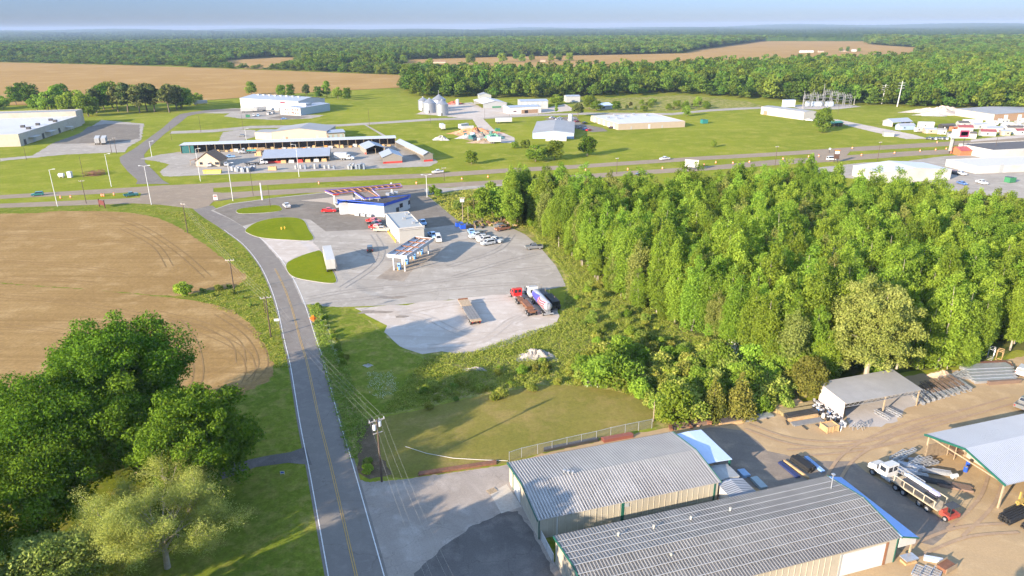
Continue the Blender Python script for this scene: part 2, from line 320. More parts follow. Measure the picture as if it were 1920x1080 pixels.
sheet('depot_yard', [(780, 214), (800, 205), (850, 195), (885, 192), (905, 203), (950, 200), (1010, 205), (1060, 195), (1080, 207), (1000, 214), (890, 222), (860, 221), (830, 217)], hz_+.006, g_grav, ragged=.8)
sheet('depot_lane', [(885, 222), (905, 222), (925, 242), (965, 258), (965, 268), (940, 268), (900, 246)], hz_+.006, g_grav, ragged=.4)
sheet('scrap_ground', [(850, 252), (870, 246), (920, 246), (940, 258), (930, 268), (880, 264)], hz_+.006, g_dirt, ragged=1.)
sheet('plant_parking', [(1020, 222), (1080, 218), (1090, 232), (1130, 240), (1140, 246), (1110, 248), (1060, 236)], hz_+.006, g_old, ragged=.4)
sheet('substation_pad', [(1480, 198), (1520, 195), (1590, 196), (1615, 200), (1570, 205), (1500, 205)], hz_+.006, g_stone, ragged=.8)
sheet('dirt_lane', [(1560, 224), (1570, 224), (1640, 238), (1712, 252), (1740, 260), (1700, 261), (1640, 248), (1590, 236)], hz_+.006, g_grav, ragged=.5)
sheet('lot_frontage', [(1820, 266), (1920, 258), (2300, 240), (2300, 236), (1920, 252), (1820, 262)], hz_+.006, g_grav)
sheet('store_parking', [(1500, 318), (1620, 305), (1700, 302), (1770, 293), (2300, 262), (2600, 300), (2600, 420), (1920, 372), (1780, 360), (1700, 345), (1550, 330)], hz_+.004, g_conc, ragged=.4)
# truck stop
sheet('truck_stop_paving', [(395, 395), (430, 382), (520, 370), (610, 361), (700, 358), (798, 352), (845, 352), (950, 340), (960, 346), (850, 358), (800, 366), (866, 420), (900, 425), (945, 420), (985, 440), (1015, 466), (1042, 498), (1054, 520), (1061, 537), (1000, 548), (900, 557), (740, 572), (640, 576), (600, 574), (568, 570), (548, 524), (523, 486), (489, 448), (454, 424), (430, 410)], 3*Z, g_conc, ragged=.12)
sheet('station_asphalt', [(400, 394), (432, 383), (520, 371), (610, 362), (796, 355), (800, 367), (866, 420), (800, 428), (740, 420), (700, 430), (611, 434), (582, 412), (545, 408), (480, 417), (455, 424), (430, 409)], 4*Z, g_old, ragged=.1)
sheet('pump_slab', [(563, 376), (660, 366), (700, 372), (640, 390), (615, 380)], 5*Z, P('pump slab', (.36, .29, .22), .9, var=.12, scale=1))
sheet('diesel_slab', [(705, 522), (735, 500), (830, 462), (820, 480), (772, 508), (758, 528)], 5*Z, P('oily slab', (.27, .22, .17), .9, var=.2, scale=1, dirt=(.12, .10, .08)))
sheet('gravel_lot', [(664, 577), (740, 572), (900, 557), (965, 550), (1010, 552), (1048, 565), (1052, 585), (1040, 606), (1000, 628), (950, 645), (880, 660), (800, 664), (762, 656), (732, 628), (708, 604), (690, 594)], 5*Z, g_grav, ragged=1.1)
for k, isl in enumerate([[(445, 394), (460, 390), (515, 385), (527, 390), (527, 395), (500, 399), (455, 401), (444, 398)],
        [(461, 431), (480, 418), (510, 410), (545, 408), (568, 413), (578, 430), (586, 450), (540, 450), (490, 446), (466, 438)],
        [(537, 496), (560, 482), (590, 472), (602, 472), (616, 495), (629, 520), (626, 531), (590, 528), (548, 518)]]):
    w_ = [tuple(G(*p)[:2]) for p in isl]; w_ = catmull(w_, 5)
    mb = MB(); v, f = ribbon(w_+[w_[0]], .22, .12); n = len(v)
    mb.add(v, f); lo = [(a, b, 0) for a, b, c in v]
    for i in range(0, n-2, 2):
        mb.add([v[i], v[i+2], lo[i+2], lo[i]], [(0, 1, 2, 3)]); mb.add([v[i+1], v[i+3], lo[i+3], lo[i+1]], [(3, 2, 1, 0)])
    tag(mb.build('kerb', P('kerb concrete', (.36, .33, .29), .9)), kind='structure')
    sheet('grass_island', w_, .10, g_isle, world=True)
sheet('white_strip', [(490, 448), (530, 449), (586, 453), (602, 470), (560, 480), (537, 492), (520, 482)], 5*Z, g_grav, ragged=.25)
for k, (x, y, a, b) in enumerate([(735, 558, 3.5, 1.2), (752, 594, 1.6, 1.), (700, 585, 4, 1.5), (735, 525, 1, .7), (962, 556, 1.2, .5), (1010, 558, 3, .6)]):
    c = G(x, y); sheet('ground_stain', [(c.x+a*math.cos(t)*(1+.3*math.sin(3*t+k)), c.y+b*math.sin(t)*(1+.3*math.cos(2*t))) for t in [i*.45 for i in range(14)]], 7*Z, P('stain', (.20, .165, .13) if k != 4 else (.40, .22, .08), .95, var=.3, scale=1.2), world=True)
# far fields
FA = [(-900, 108), (0, 117), (250, 123), (480, 131), (640, 137), (750, 141), (890, 147), (898, 150), (880, 158), (720, 166), (600, 172), (420, 186), (330, 192), (-100, 200), (-900, 215)]
FB = [(420, 114), (500, 108), (552, 108), (556, 124), (500, 130), (425, 127)]
FC = [(735, 113), (970, 106), (1100, 104), (1290, 100), (1300, 140), (1140, 148), (1000, 153), (905, 150), (885, 136), (745, 133)]
FD = [(1262, 104), (1310, 93), (1430, 77), (1615, 72), (1628, 83), (1680, 87), (1730, 90), (1705, 118), (1560, 127), (1450, 132), (1270, 139)]
for k, p in enumerate((FA, FB, FC, FD)): sheet('far_field', p, .25, g_field)
tree_front = [(-900, 108), (0, 117), (250, 123), (480, 131), (640, 137), (700, 141), (760, 172), (790, 186), (880, 182), (960, 185), (1040, 186), (1120, 183), (1180, 180), (1280, 176), (1400, 187), (1450, 191), (1540, 194), (1650, 198), (1760, 204), (1920, 216), (2600, 262)]
sheet('meadow', [(1050, 187), (1180, 183), (1280, 178), (1400, 190), (1440, 200), (1330, 204), (1250, 209), (1110, 209)], .02, g_rough, ragged=2.)

# tillage tracks left by the tractor in the soil
g_track = ground('tillage track', (.225, .145, .068), (.205, .13, .06), (.25, .165, .08), .05, .3, 3., None, fvar=.2)
_kz = [0]
def track(pts_px, gap=1.9, wd=.26):
    _kz[0] += .002
    w_ = catmull([tuple(G(*p)[:2]) for p in pts_px], 10, False)
    m = MB()
    for off in (-gap/2, gap/2): v, f = ribbon(w_, wd, 4.6*Z+.02+_kz[0], off); m.add(v, f)
    tag(m.build('tillage_track', g_track, fix=False), kind='structure')
for tr in ([(-40, 552), (120, 566), (260, 590), (380, 622), (450, 655), (470, 690), (462, 718)], [(-40, 606), (90, 618), (200, 634)], [(290, 585), (380, 608), (440, 640), (452, 680)], [(330, 600), (360, 640), (372, 690), (366, 730)], [(410, 588), (470, 630), (494, 680), (470, 715)], [(0, 440), (140, 447), (250, 456), (330, 470)], [(0, 490), (120, 498), (240, 512)], [(230, 428), (290, 460), (318, 500)], [(180, 400), (260, 424), (330, 468), (390, 520)], [(0, 520), (90, 524), (180, 532)]): track(tr)

_tz = [0]
def tyre(pts_px, mat, gap=1.9, wd=.45, z=9*Z):
    _tz[0] += 1; z += _tz[0]*.002
    w_ = catmull([tuple(G(*p)[:2]) for p in pts_px], 10, False); m = MB()
    for off in (-gap/2, gap/2): v, f = ribbon(w_, wd, z+(.001 if off > 0 else 0), off); m.add(v, f)
    tag(m.build('tyre_track', mat, fix=False), kind='structure')
t_grav = ground('gravel tyre track', (.40, .35, .305), (.36, .31, .265), (.44, .39, .345), .2, .6, 4., None, fvar=.15); t_conc = ground('paving tyre track', (.29, .265, .24), (.26, .235, .21), (.33, .30, .275), .2, .6, 4., None, fvar=.15); t_dirt = ground('dirt tyre track', (.32, .225, .145), (.29, .205, .135), (.37, .265, .17), .2, .6, 4., None, fvar=.15)
for tr in ([(700, 585), (790, 592), (880, 628), (1000, 610)], [(1030, 575), (960, 600), (900, 640), (800, 650)], [(740, 590), (850, 570), (960, 560)], [(960, 606), (985, 590), (1000, 560)]): tyre(tr, t_grav, z=.075)
for tr in ([(575, 560), (660, 545), (800, 530), (940, 510), (1030, 500)], [(580, 568), (700, 558), (860, 540), (1000, 530)], [(640, 540), (700, 500), (715, 470), (700, 440)], [(840, 500), (930, 470), (960, 440)], [(850, 520), (950, 490), (1010, 475)], [(600, 470), (660, 465), (700, 480), (820, 500)]): tyre(tr, t_conc, wd=.35, z=.075)
for tr in ([(1400, 800), (1500, 830), (1640, 830), (1760, 790), (1900, 750)], [(1480, 850), (1600, 840), (1740, 810)], [(1560, 900), (1600, 850), (1700, 800), (1830, 770)], [(1790, 1000), (1850, 940), (1870, 880)], [(1700, 1040), (1800, 1000), (1900, 990)]): tyre(tr, t_dirt, wd=.5, z=.075)
# ================================================================= TREES
rg = np.random.default_rng(11)
def leaves(mb_pts, mb_nrm, size, lv, asp=.62):
    """diamond leaves (or leaf clusters) at points, facing normals."""
    n = len(mb_pts); nr = mb_nrm/np.linalg.norm(mb_nrm, axis=1, keepdims=True)
    rv = rg.normal(size=(n, 3)); t = np.cross(nr, rv); t /= np.linalg.norm(t, axis=1, keepdims=True)+1e-9
    b = np.cross(nr, t); s = (size*(rg.uniform(.6, 1.35, (n, 1))))
    fold = nr*s*.18
    v = np.stack([mb_pts-t*s, mb_pts-b*s*asp+fold, mb_pts+t*s, mb_pts+b*s*asp+fold], 1).reshape(-1, 3)
    return v
def crown_mesh(name, blobs, n, size, mat, jit=.8, shell=.55, updark=.0, seed=0):
    """blobs: (x, y, z, rx, rz). leaves spread through the outer shell of every clump."""
    global rg
    rg = np.random.default_rng(seed+101)
    bl = np.array(blobs); area = bl[:, 3]*(bl[:, 3]+bl[:, 4]); cnt = np.maximum(4, (n*area/area.sum())).astype(int)
    P_, N_, L_ = [], [], []
    for (x, y, z, rx, rz), k in zip(bl, cnt):
        d = rg.normal(size=(k, 3)); d /= np.linalg.norm(d, axis=1, keepdims=True)
        keep = d[:, 2] > -.75; d = d[keep]; k = len(d)
        r = shell+(1.06-shell)*rg.random((k, 1))**.6
        lump = 1+.16*np.sin(d[:, :1]*5+x*3)*np.cos(d[:, 1:2]*6+y*2)+.1*np.sin(d[:, 2:3]*9+z)
        p = d*r*lump*np.array([rx, rx, rz])+np.array([x, y, z])
        P_.append(p); N_.append(d+rg.normal(size=(k, 3))*jit+np.array([0, 0, .25])); L_.append(np.clip(rg.normal(.5, .22, k)+rg.normal(0, .18), 0, 1))
    P_ = np.concatenate(P_); N_ = np.concatenate(N_); L_ = np.concatenate(L_)
    v = leaves(P_, N_, size, L_); nf = len(P_)
    me = bpy.data.meshes.new(name); me.vertices.add(len(v)); me.vertices.foreach_set('co', v.astype(np.float32).ravel())
    me.loops.add(nf*4); me.loops.foreach_set('vertex_index', np.arange(nf*4, dtype=np.int32))
    me.polygons.add(nf); me.polygons.foreach_set('loop_start', np.arange(0, nf*4, 4, dtype=np.int32)); me.polygons.foreach_set('loop_total', np.full(nf, 4, np.int32))
    a = me.attributes.new('lv', 'FLOAT', 'FACE'); a.data.foreach_set('value', L_.astype(np.float32))
    me.update(calc_edges=True); me.materials.append(mat); return me
def mesh_obj(name, me, parent=None):
    o = bpy.data.objects.new(name, me); sc.collection.objects.link(o)
    if parent: o.parent = parent
    return o
bark = P('bark', (.13, .10, .075), .9, var=.3, scale=3, bump=.6); bark_pale = P('pale bark', (.30, .26, .21), .9, var=.25, scale=3)
def trunk_mb(h, r, limbs, seed, spread=.5, top=.9):
    q = random.Random(seed); m = MB(); pts = [(0, 0, -.2)]; x = y = 0
    for i in range(1, 6): x += q.gauss(0, h*.012); y += q.gauss(0, h*.012); pts.append((x, y, h*top*i/5))
    m.tube(pts, [r*1.25, r*.95, r*.78, r*.6, r*.4, r*.12], 7)
    for i in range(limbs):
        t = q.uniform(.3, .8); z = h*top*t; a = q.uniform(0, 6.28); L = h*spread*(1.1-t)*q.uniform(.6, 1.1)
        k = min(4, int(t*5)); fx = t*5-k; bx = pts[k][0]+(pts[k+1][0]-pts[k][0])*fx; by = pts[k][1]+(pts[k+1][1]-pts[k][1])*fx
        m.tube([(bx, by, z), (bx+math.cos(a)*L*.5, by+math.sin(a)*L*.5, z+L*.35), (bx+math.cos(a)*L, by+math.sin(a)*L, z+L*.6)], [r*.42*(1-t*.5), r*.26, r*.06], 5)
    return m
def blobs_round(h, rad, z0, n, seed, squash=.8, br=.36, core=3):
    q = random.Random(seed); out = []; cz = (h+z0)/2; rz = (h-z0)/2
    for i in range(n):
        u = q.uniform(-.75, 1); a = i*2.399+q.gauss(0, .3); s = math.sqrt(max(0, 1-u*u)); rr = q.uniform(.62, .82) if n < 60 else q.uniform(.55, 1.02)
        b = rad*br*q.uniform(.7, 1.25)*(1 if n < 60 else 1.55-.75*rr)
        out.append((math.cos(a)*s*rad*rr, math.sin(a)*s*rad*rr, cz+u*rz*rr*1.02, b, b*squash))
    for i in range(n//core):
        out.append((q.gauss(0, rad*.25), q.gauss(0, rad*.25), cz+q.uniform(-.4, .5)*rz, rad*.42, rad*.38))
    return out
def blobs_tall(h, rad, z0, seed):
    q = random.Random(seed); out = []; z = z0; a = q.uniform(0, 6)
    while z < h-.5:
        t = (z-z0)/(h-z0); R0 = rad*(math.sin(math.pi*min(1, .24+.70*t))**.6)
        k = 3 if t < .75 else (2 if t < .9 else 1)
        for j in range(k):
            a += 2.2+q.gauss(0, .4); b = max(.75, R0*q.uniform(.42, .64))
            out.append((math.cos(a)*R0*.62, math.sin(a)*R0*.62, z+q.uniform(-.5, .5), b, b*q.uniform(.95, 1.4)))
        z += rad*.42*q.uniform(.8, 1.15)
    out.append((0, 0, h-.8, rad*.26, rad*.42)); return out
L_spring = leafmat('spring leaves', (.15, .242, .026), (.305, .42, .056), .5)
L_mid = leafmat('summer leaves', (.12, .188, .022), (.24, .325, .042), .46)
L_dark = leafmat('oak leaves', (.048, .108, .010), (.125, .215, .02), .38)
L_pale = leafmat('pale young leaves', (.17, .21, .04), (.31, .34, .09), .36, .02, .12)
L_bud = leafmat('budding leaves', (.27, .32, .06), (.46, .49, .13), .42, .01, .1)
L_oak = leafmat('roadside oak leaves', (.062, .128, .012), (.165, .26, .026), .4, .008, .1)
L_far = leafmat('distant leaves', (.065, .12, .018), (.15, .215, .03), .34, .03, .42)
L_far2 = leafmat('distant pale leaves', (.11, .16, .025), (.21, .26, .045), .34, .02, .3); L_far3 = leafmat('distant dark leaves', (.04, .085, .018), (.10, .16, .028), .3, .02, .3)
L_haze = leafmat('dull olive leaves', (.15, .18, .04), (.27, .29, .075), .4, .015, .2)
L_cedar = leafmat('cedar sprays', (.11, .12, .022), (.25, .225, .05), .3, .02, .2)
L_pine = leafmat('pine needles', (.05, .075, .018), (.13, .135, .04), .2, .03, .25)
L_yel = leafmat('yellow spring leaves', (.17, .21, .01), (.27, .30, .02), .3, .01, .1)
L_weed = leafmat('weed leaves', (.15, .225, .025), (.34, .36, .08), .4, .03, .25)
L_flower = leafmat('white flowers', (.35, .38, .26), (.72, .70, .6), .2, .01, .1)
def tree_proto(name, label, cat, crown, trunk, group=None, tm=bark):
    t = thing(name, label, cat, group=group); mesh_obj('crown', crown, t)
    trunk.build('trunk', tm, t); return t
USED = set()
def place(pr, loc, s, label, group=None, name=None, sz=None, rz=None):
    rz = rnd.uniform(0, 6.28) if rz is None else rz; sc3 = (s, s, sz or s)
    if pr.name in USED: return dup(pr, loc, rz, label, group, sc3)
    USED.add(pr.name); pr.location = loc; pr.rotation_euler = (0, 0, rz); pr.scale = sc3; pr['label'] = label
    if group: pr['group'] = group
    return pr
# ---- woodland on the right
WT = []
for i, (h, r, z0, mat) in enumerate([(20, 3.1, 4., L_spring), (18.5, 2.8, 5., L_spring), (21, 3.4, 3.2, L_spring), (17.5, 3.2, 3., L_mid), (19.5, 2.7, 6., L_spring), (20, 3.7, 4, L_mid), (18, 3.2, 4, L_haze)]):
    WT.append(tree_proto('woodland_tree', 'slender bright green woodland tree', 'tree', crown_mesh('woodland_crown', blobs_tall(h, r*.98, z0*.6, 40+i), 12500, .21, mat, 1.25, seed=i, shell=.35), trunk_mb(h, .2, 5, i, .16), tm=bark_pale))
for i, (h, r, mat) in enumerate([(17, 4.4, L_mid), (15.5, 4.0, L_spring)]):
    WT.append(tree_proto('woodland_tree', 'broad green woodland tree', 'tree', crown_mesh('woodland_crown', blobs_round(h, r, 3, 48, 60+i, br=.27, core=8), 10000, .27, mat, seed=60+i, shell=.35), trunk_mb(h, .2, 5, i, .16), tm=bark_pale))
front = [(975, 402), (1000, 425), (1040, 450), (1080, 480), (1120, 520), (1170, 560), (1230, 592), (1290, 620), (1350, 650), (1420, 690), (1490, 716), (1560, 722), (1660, 705), (1760, 690), (1830, 680), (1920, 655), (2250, 580)]
back = [(2400, 385), (2000, 372), (1920, 365), (1886, 357), (1850, 350), (1800, 348), (1782, 352), (1755, 331), (1718, 328), (1690, 333), (1650, 327), (1600, 326), (1550, 309), (1510, 303), (1474, 304), (1421, 316), (1366, 310), (1310, 323), (1240, 340), (1170, 322), (1110, 321), (1060, 311), (1014, 307), (977, 313), (955, 318), (958, 340)]
wpoly = [tuple(G(*p)[:2]) for p in front]+[tuple(G(x, y+4, 17.5)[:2]) for x, y in back]
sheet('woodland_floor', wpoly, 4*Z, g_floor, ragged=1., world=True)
xs = [p[0] for p in wpoly]; ys = [p[1] for p in wpoly]; pts = []; cell = {}
q = random.Random(3)
for _ in range(60000):
    x, y = q.uniform(min(xs), max(xs)), q.uniform(min(ys), max(ys))
    if not inpoly(x, y, wpoly): continue
    px, py = proj(x, y, 12)
    if px > 1990: continue
    k = (int(x//3.6), int(y//3.6))
    if any((x-a)**2+(y-b)**2 < 3.6**2 for dx in (-1, 0, 1) for dy in (-1, 0, 1) for a, b in cell.get((k[0]+dx, k[1]+dy), ())): continue
    cell.setdefault(k, []).append((x, y)); pts.append((x, y))
big_c = G(1640, 622, 11)
pts = [p for p in pts if math.dist(p, big_c[:2]) > 7]
pts.sort(key=lambda p: math.hypot(p[0], p[1]))
W_STUFF = pts[235:]
for i, (x, y) in enumerate(pts[:235]):
    e = min(math.dist((x, y), G(*f_)[:2]) for f_ in front)
    px, py = proj(x, y, 0)
    lab = ('tall slender bright green woodland tree on the near edge of the wood by the brush' if px < 1500 else 'tall bare-stemmed woodland tree on the wood edge behind the grey open shed and steel yard') if e < 8 else \
          ('slender bright green woodland tree deep inside the dense wood right of the truck stop' if px < 1500 else 'slender bright green woodland tree inside the dense wood behind the large pale tree')
    pr = WT[q.choice((0, 0, 1, 1, 2, 2, 3, 4, 4, 5, 6, 7, 8))]; s = q.uniform(.82, 1.1) * (.92 if e < 8 else 1)
    place(pr, (x, y, 0), s, lab, 'slender trees of the wood right of the truck stop', sz=s*q.uniform(.9, 1.08))
n = 0
while n < 60:
    t_ = q.uniform(0, len(front)-3.01); k = int(t_); a, b = front[k], front[k+1]; u = t_-k
    c = G(a[0]+(b[0]-a[0])*u+q.gauss(0, 3), a[1]+(b[1]-a[1])*u+q.uniform(-6, 7)); n += 1
    if 1560 < a[0] < 1770 and 700 < a[1]: continue
    s_ = q.uniform(.36, .62); place(WT[q.choice((0, 2, 3, 7, 8))], (c.x, c.y, -.8), s_*1.15, 'young low tree filling the foot of the wood edge', 'young trees along the wood edge', sz=s_)
def big_tree(name, label, cpx, zc, rad, h, z0, nb, n, size, mat, seed, tm=bark, limbs=9, jit=.8, br=.36, spread=.45, shell=.55, rad_s=None):
    c = G(*cpx, zc)
    t = thing(name, label, 'tree', (c.x, c.y, 0))
    mesh_obj('crown', crown_mesh(name+'_crown', blobs_round(h, rad, z0, nb, seed, br=br, core=9 if nb > 40 else 3), n, size, mat, jit, seed=seed, shell=shell), t)
    trunk_mb(h, rad*.055, limbs, seed, spread).build('trunk', tm, t); return t
big_tree('pale_tree', 'large pale yellow-green round tree overhanging the grey open shed', (1640, 622), 11, 8.2, 21.5, 2., 110, 60000, .2, L_pale, 5, bark_pale, br=.18, shell=.3)
# ---- big trees lower left
big_tree('oak_tree', 'largest dark green oak standing against the ploughed field', (228, 700), 12.5, 11.2, 22, 3, 130, 95000, .21, L_dark, 21, br=.18, shell=.35)
big_tree('oak_tree', 'rounded mid-green oak beside the road above the driveway', (368, 838), 9.2, 8.8, 17.8, 1.5, 95, 70000, .2, L_oak, 22, br=.2, shell=.35)
big_tree('oak_tree', 'tall loose-crowned green tree at the left edge below the largest oak', (95, 805), 10, 11.5, 19.5, 1, 120, 75000, .2, L_oak, 23, br=.18, shell=.3)
big_tree('shade_tree', 'low dark green tree at the left edge under the loose-crowned tree', (60, 940), 7, 9, 13.5, 1.5, 60, 36000, .2, L_dark, 24, br=.22, shell=.3)
big_tree('shade_tree', 'yellow-green tree cut off by the bottom left corner', (95, 1075), 6, 6.2, 11, 2, 60, 30000, .17, L_pale, 25, br=.22, shell=.3)
big_tree('oak_tree', 'mid-green tree filling the gap between the largest oak and the roadside oak', (240, 800), 8.5, 9.5, 17, 1., 80, 50000, .2, L_oak, 26, br=.2, shell=.35)
# the budding tree: many visible branches with thin young leaf
c = G(300, 1000, 5.5); bt = thing('budding_tree', 'pale budding tree with many bare grey branches showing through thin new leaf', 'tree', (c.x, c.y, 0))
m = MB(); q2 = random.Random(9); tips = []
m.tube([(0, 0, -.2), (.1, .05, 2.2), (.1, .1, 4)], [.42, .34, .26], 9)
def br_(p, d, L, r, lvl):
    d = d.normalized(); e1 = p+d*L*.5+Vector((q2.gauss(0, .06*L), q2.gauss(0, .06*L), q2.gauss(0, .04*L))); e = p+d*L
    m.tube([p, e1, e], [r, r*.75, r*.5], 5 if lvl > 1 else 7, caps=False)
    if lvl >= 4: tips.append(e); tips.append(e1); return
    if lvl >= 2: tips.append(e)
    for i in range(q2.choice((3, 3, 4)) if lvl < 3 else 3):
        nd = (d+Vector((q2.gauss(0, .5), q2.gauss(0, .5), q2.gauss(.06, .3)))).normalized()
        br_(e if i < 2 else e1, nd, L*q2.uniform(.66, .86), r*.55, lvl+1)
for i in range(8):
    a = i*2.399; br_(Vector((.1, .1, 2.2+i*.25)), Vector((math.cos(a), math.sin(a), .6+.09*i)), 4.4, .17, 1)
m.build('trunk', bark_pale, bt)
mesh_obj('crown', crown_mesh('budding_crown', [(*p, 1.25, 1.) for p in tips], 150000, .075, L_bud, 1.2, shell=.0, seed=31), bt)
# ---- out-of-frame trees left and behind whose shade reaches the lawn and the yard
OUT = [big_tree('shade_tree', 'oak standing beyond the frame whose shade crosses the yard', p, 8, 7, 15, 3, 24, 6000, .55, L_mid, 50+i) for i, p in enumerate([(-240, 900), (-140, 1080)])]
for o_ in OUT: o_['group'] = 'shade trees beyond the frame'
for i, (x, y, s) in enumerate([(-16, 32, .8), (-35, 47, 1.3), (33, 33, 1.2), (43, 35, 1.1), (-44, 43, 1.), (-28, 33, 1.2), (-56, 46, 1.1), (24, 26, 1.2), (-50, 52, .9)]):
    dup(OUT[i % 2], (x, y, 0), i*1.3, 'oak standing beyond the frame whose shade crosses the yard', 'shade trees beyond the frame', (s, s, s))
# ---- round trees in the middle distance
RT = []
for i, (h, r, mat) in enumerate([(13, 5.2, L_mid), (12, 4.6, L_spring), (14, 5, L_dark), (12, 3.6, L_pine), (10, 4.6, L_mid), (15, 3.9, L_spring)]):
    RT.append(tree_proto('field_tree', 'round green tree', 'tree', crown_mesh('field_crown', blobs_round(h, r, -.6 if mat != L_pine else .4, 26, 70+i, br=.33), 3600, .42, mat, seed=70+i), trunk_mb(h, .22, 5, i, .25)))
def rt(k, px, h, label, group=None, sxy=1.):
    base = (13, 12, 14, 12, 10, 15)[k]; s = h/base; c = G(*px)
    return place(RT[k], (c.x, c.y, 0), s*sxy, label, group, sz=s)
# left woods behind the mill
LW = [(6, 205, 12, 1), (30, 197, 17, 2), (62, 198, 19, 2), (70, 208, 14, 1), (92, 210, 17, 1), (108, 209, 21, 5), (132, 214, 18, 1), (148, 212, 19, 1), (166, 218, 17, 4), (182, 212, 19, 3), (196, 206, 21, 2), (212, 204, 23, 0), (222, 210, 20, 3), (240, 210, 23, 3), (262, 212, 21, 3), (276, 208, 22, 3), (290, 210, 22, 3), (318, 211, 22, 3), (332, 207, 20, 3), (340, 203, 19, 4), (358, 198, 12, 0), (372, 194, 10, 1), (-30, 205, 18, 2), (46, 190, 18, 2), (120, 200, 20, 2), (252, 200, 19, 2), (-70, 210, 18, 1)]
for i, (x, y, h, k) in enumerate(LW):
    rt(k, (x, y), h*1.1, ('brown-green pine in the row along the side street behind the mill' if k == 3 else 'broad green tree in the grove behind the beige mill'), 'trees in the grove behind the beige mill', 1.12)
for x, y, h, k, l in [(472, 178, 15, 0, 'lone round olive tree behind the white warehouse, left of two'), (528, 181, 13, 0, 'olive tree above the roof middle of the white warehouse'), (546, 182, 14, 2, 'dark tree above the right roof end of the white warehouse'), (575, 183, 14, 3, 'small dark pine right of the white warehouse roof'), (597, 185, 13, 2, 'dense dark green tree at the left end of the hedge line'), (613, 184, 18, 5, 'tall pale tree rising from the hedge line'), (634, 186, 13, 1, 'light green tree at the hedge line by the grass field'), (652, 188, 13, 2, 'dark shrubby tree ending the hedge line')]:
    rt(k, (x, y), h, l)
for x, y, h, k, l, sx in [(1004, 303, 9.5, 1, 'bushy bright tree on the field left of the twin trees', 1.5), (1040, 300, 11.5, 0, 'tall mid-green tree beside the bushy bright tree on the field', 1.1), (1101, 292, 11.5, 2, 'lone dark green tree on the open field by the highway', 1.2), (884, 308, 7.5, 4, 'small lone tree on the grass between shed and highway', 1.), (965, 278, 4, 4, 'low shrub left of the white building with blue walls', 1.3), (985, 277, 5, 4, 'second low shrub by the white building with blue walls', 1.3),
      (1043, 196, 10, 1, 'round bright tree between the depot and the grey shed', 1.6), (1043, 213, 9.5, 5, 'slim clipped tree on a stem by the street', .6), (1084, 219, 11, 3, 'brown-green tree at the corner of the flat beige plant', 1.5), (1118, 208, 9, 0, 'dome tree behind the flat beige plant, second from left', 1.4), (1105, 205, 13, 0, 'larger tree behind the domed trees', 1.2), (1155, 207, 8.5, 2, 'dome tree right of the small blue roof house', 1.5), (1207, 209, 5, 4, 'low round shrub peeping over the flat beige plant roof', 1.5), (1287, 218, 9, 0, 'small round tree on the grass right of the plant', 1.), (1541, 247, 17, 0, 'spreading tree with forked trunk on the field by the long white building', .9), (1540, 249, 4, 1, 'bush at the foot of the spreading forked tree', 1.5), (1338, 276, 4, 4, 'tiny bush alone in the middle of the wide field', 1.)]:
    rt(k, (x, y), h, l, None, sx)
for i in range(26):
    x = q.uniform(1170, 1330); y = q.uniform(192, 207) ; rt(q.choice((0, 1, 4, 3)), (x, y), q.uniform(3, 7), 'scrubby sapling on the rough meadow behind the flat beige plant', 'saplings on the rough meadow', 1.2)
for i, (x, y, h, k) in enumerate([(706, 125, 14, 0), (757, 122, 20, 0), (806, 128, 18, 0), (882, 121, 22, 0), (942, 117, 19, 4), (968, 113, 21, 2), (979, 117, 17, 0), (997, 114, 13, 4), (1033, 115, 15, 4), (1048, 114, 15, 4), (1068, 114, 17, 4), (1576, 97, 12, 0), (1589, 97, 14, 2), (1610, 97, 10, 4), (775, 160, 24, 2), (767, 158, 26, 0)]):
    rt(k, (x, y), h, 'round tree standing alone on the far tan fields', 'scattered trees on the far tan fields', 1.1)
rt(1, (1750, 196), 15, 'vivid yellow tree standing out at the wood edge behind the trailer lot', None, 1.1).children[0].name
# truck stop and roadside trees
for x, y, h, k, l, sx in [(345, 556, 4.6, 1, 'small round bright tree alone on the ploughed field edge', 1.3), (905, 418, 14, 5, 'left of two tall pale trees behind the scrapped cars', 1.), (940, 414, 13.5, 0, 'right of two tall trees behind the scrapped cars', 1.1), (923, 400, 13, 5, 'pale tree half hidden between the two tall trees by the scrapped cars', 1.), (812, 366, 5, 1, 'bright bush at the corner of the dark station lot', 1.), (822, 370, 4, 4, 'dark bush beside the bright corner bush', 1.)]:
    rt(k, (x, y), h, l, None, sx)
# ---- cedars and bushes in the overgrown strip
def cone_blobs(h, r, seed):
    q3 = random.Random(seed); o = []; z = .4
    while z < h:
        t = z/h; R0 = r*(1-t)**.8+.12
        for j in range(4 if t < .6 else 2):
            a = q3.uniform(0, 6.28); b = max(.35, R0*.55); o.append((math.cos(a)*R0*.6, math.sin(a)*R0*.6, z, b, b*1.1))
        z += r*.3
    return o
for px, h, r, l in [((1336, 782), 8, 2.5, 'slender brownish cedar left of two by the timber stacks'), ((1385, 778), 8.5, 2.9, 'bushier cedar right of two by the timber stacks')]:
    c = G(*px); t = thing('cedar_tree', l, 'tree', (c.x, c.y, 0)); mesh_obj('crown', crown_mesh('cedar_crown', cone_blobs(h, r, int(h*10)), 9000, .2, L_cedar, seed=int(h)), t); trunk_mb(h, .14, 3, 3, .1).build('trunk', bark, t)
big_tree('cedar_tree', 'broad round olive cedar left of the grey open shed', (1516, 712), 3.6, 3.6, 8.2, .4, 30, 16000, .2, L_cedar, 61, br=.3)
BU = []
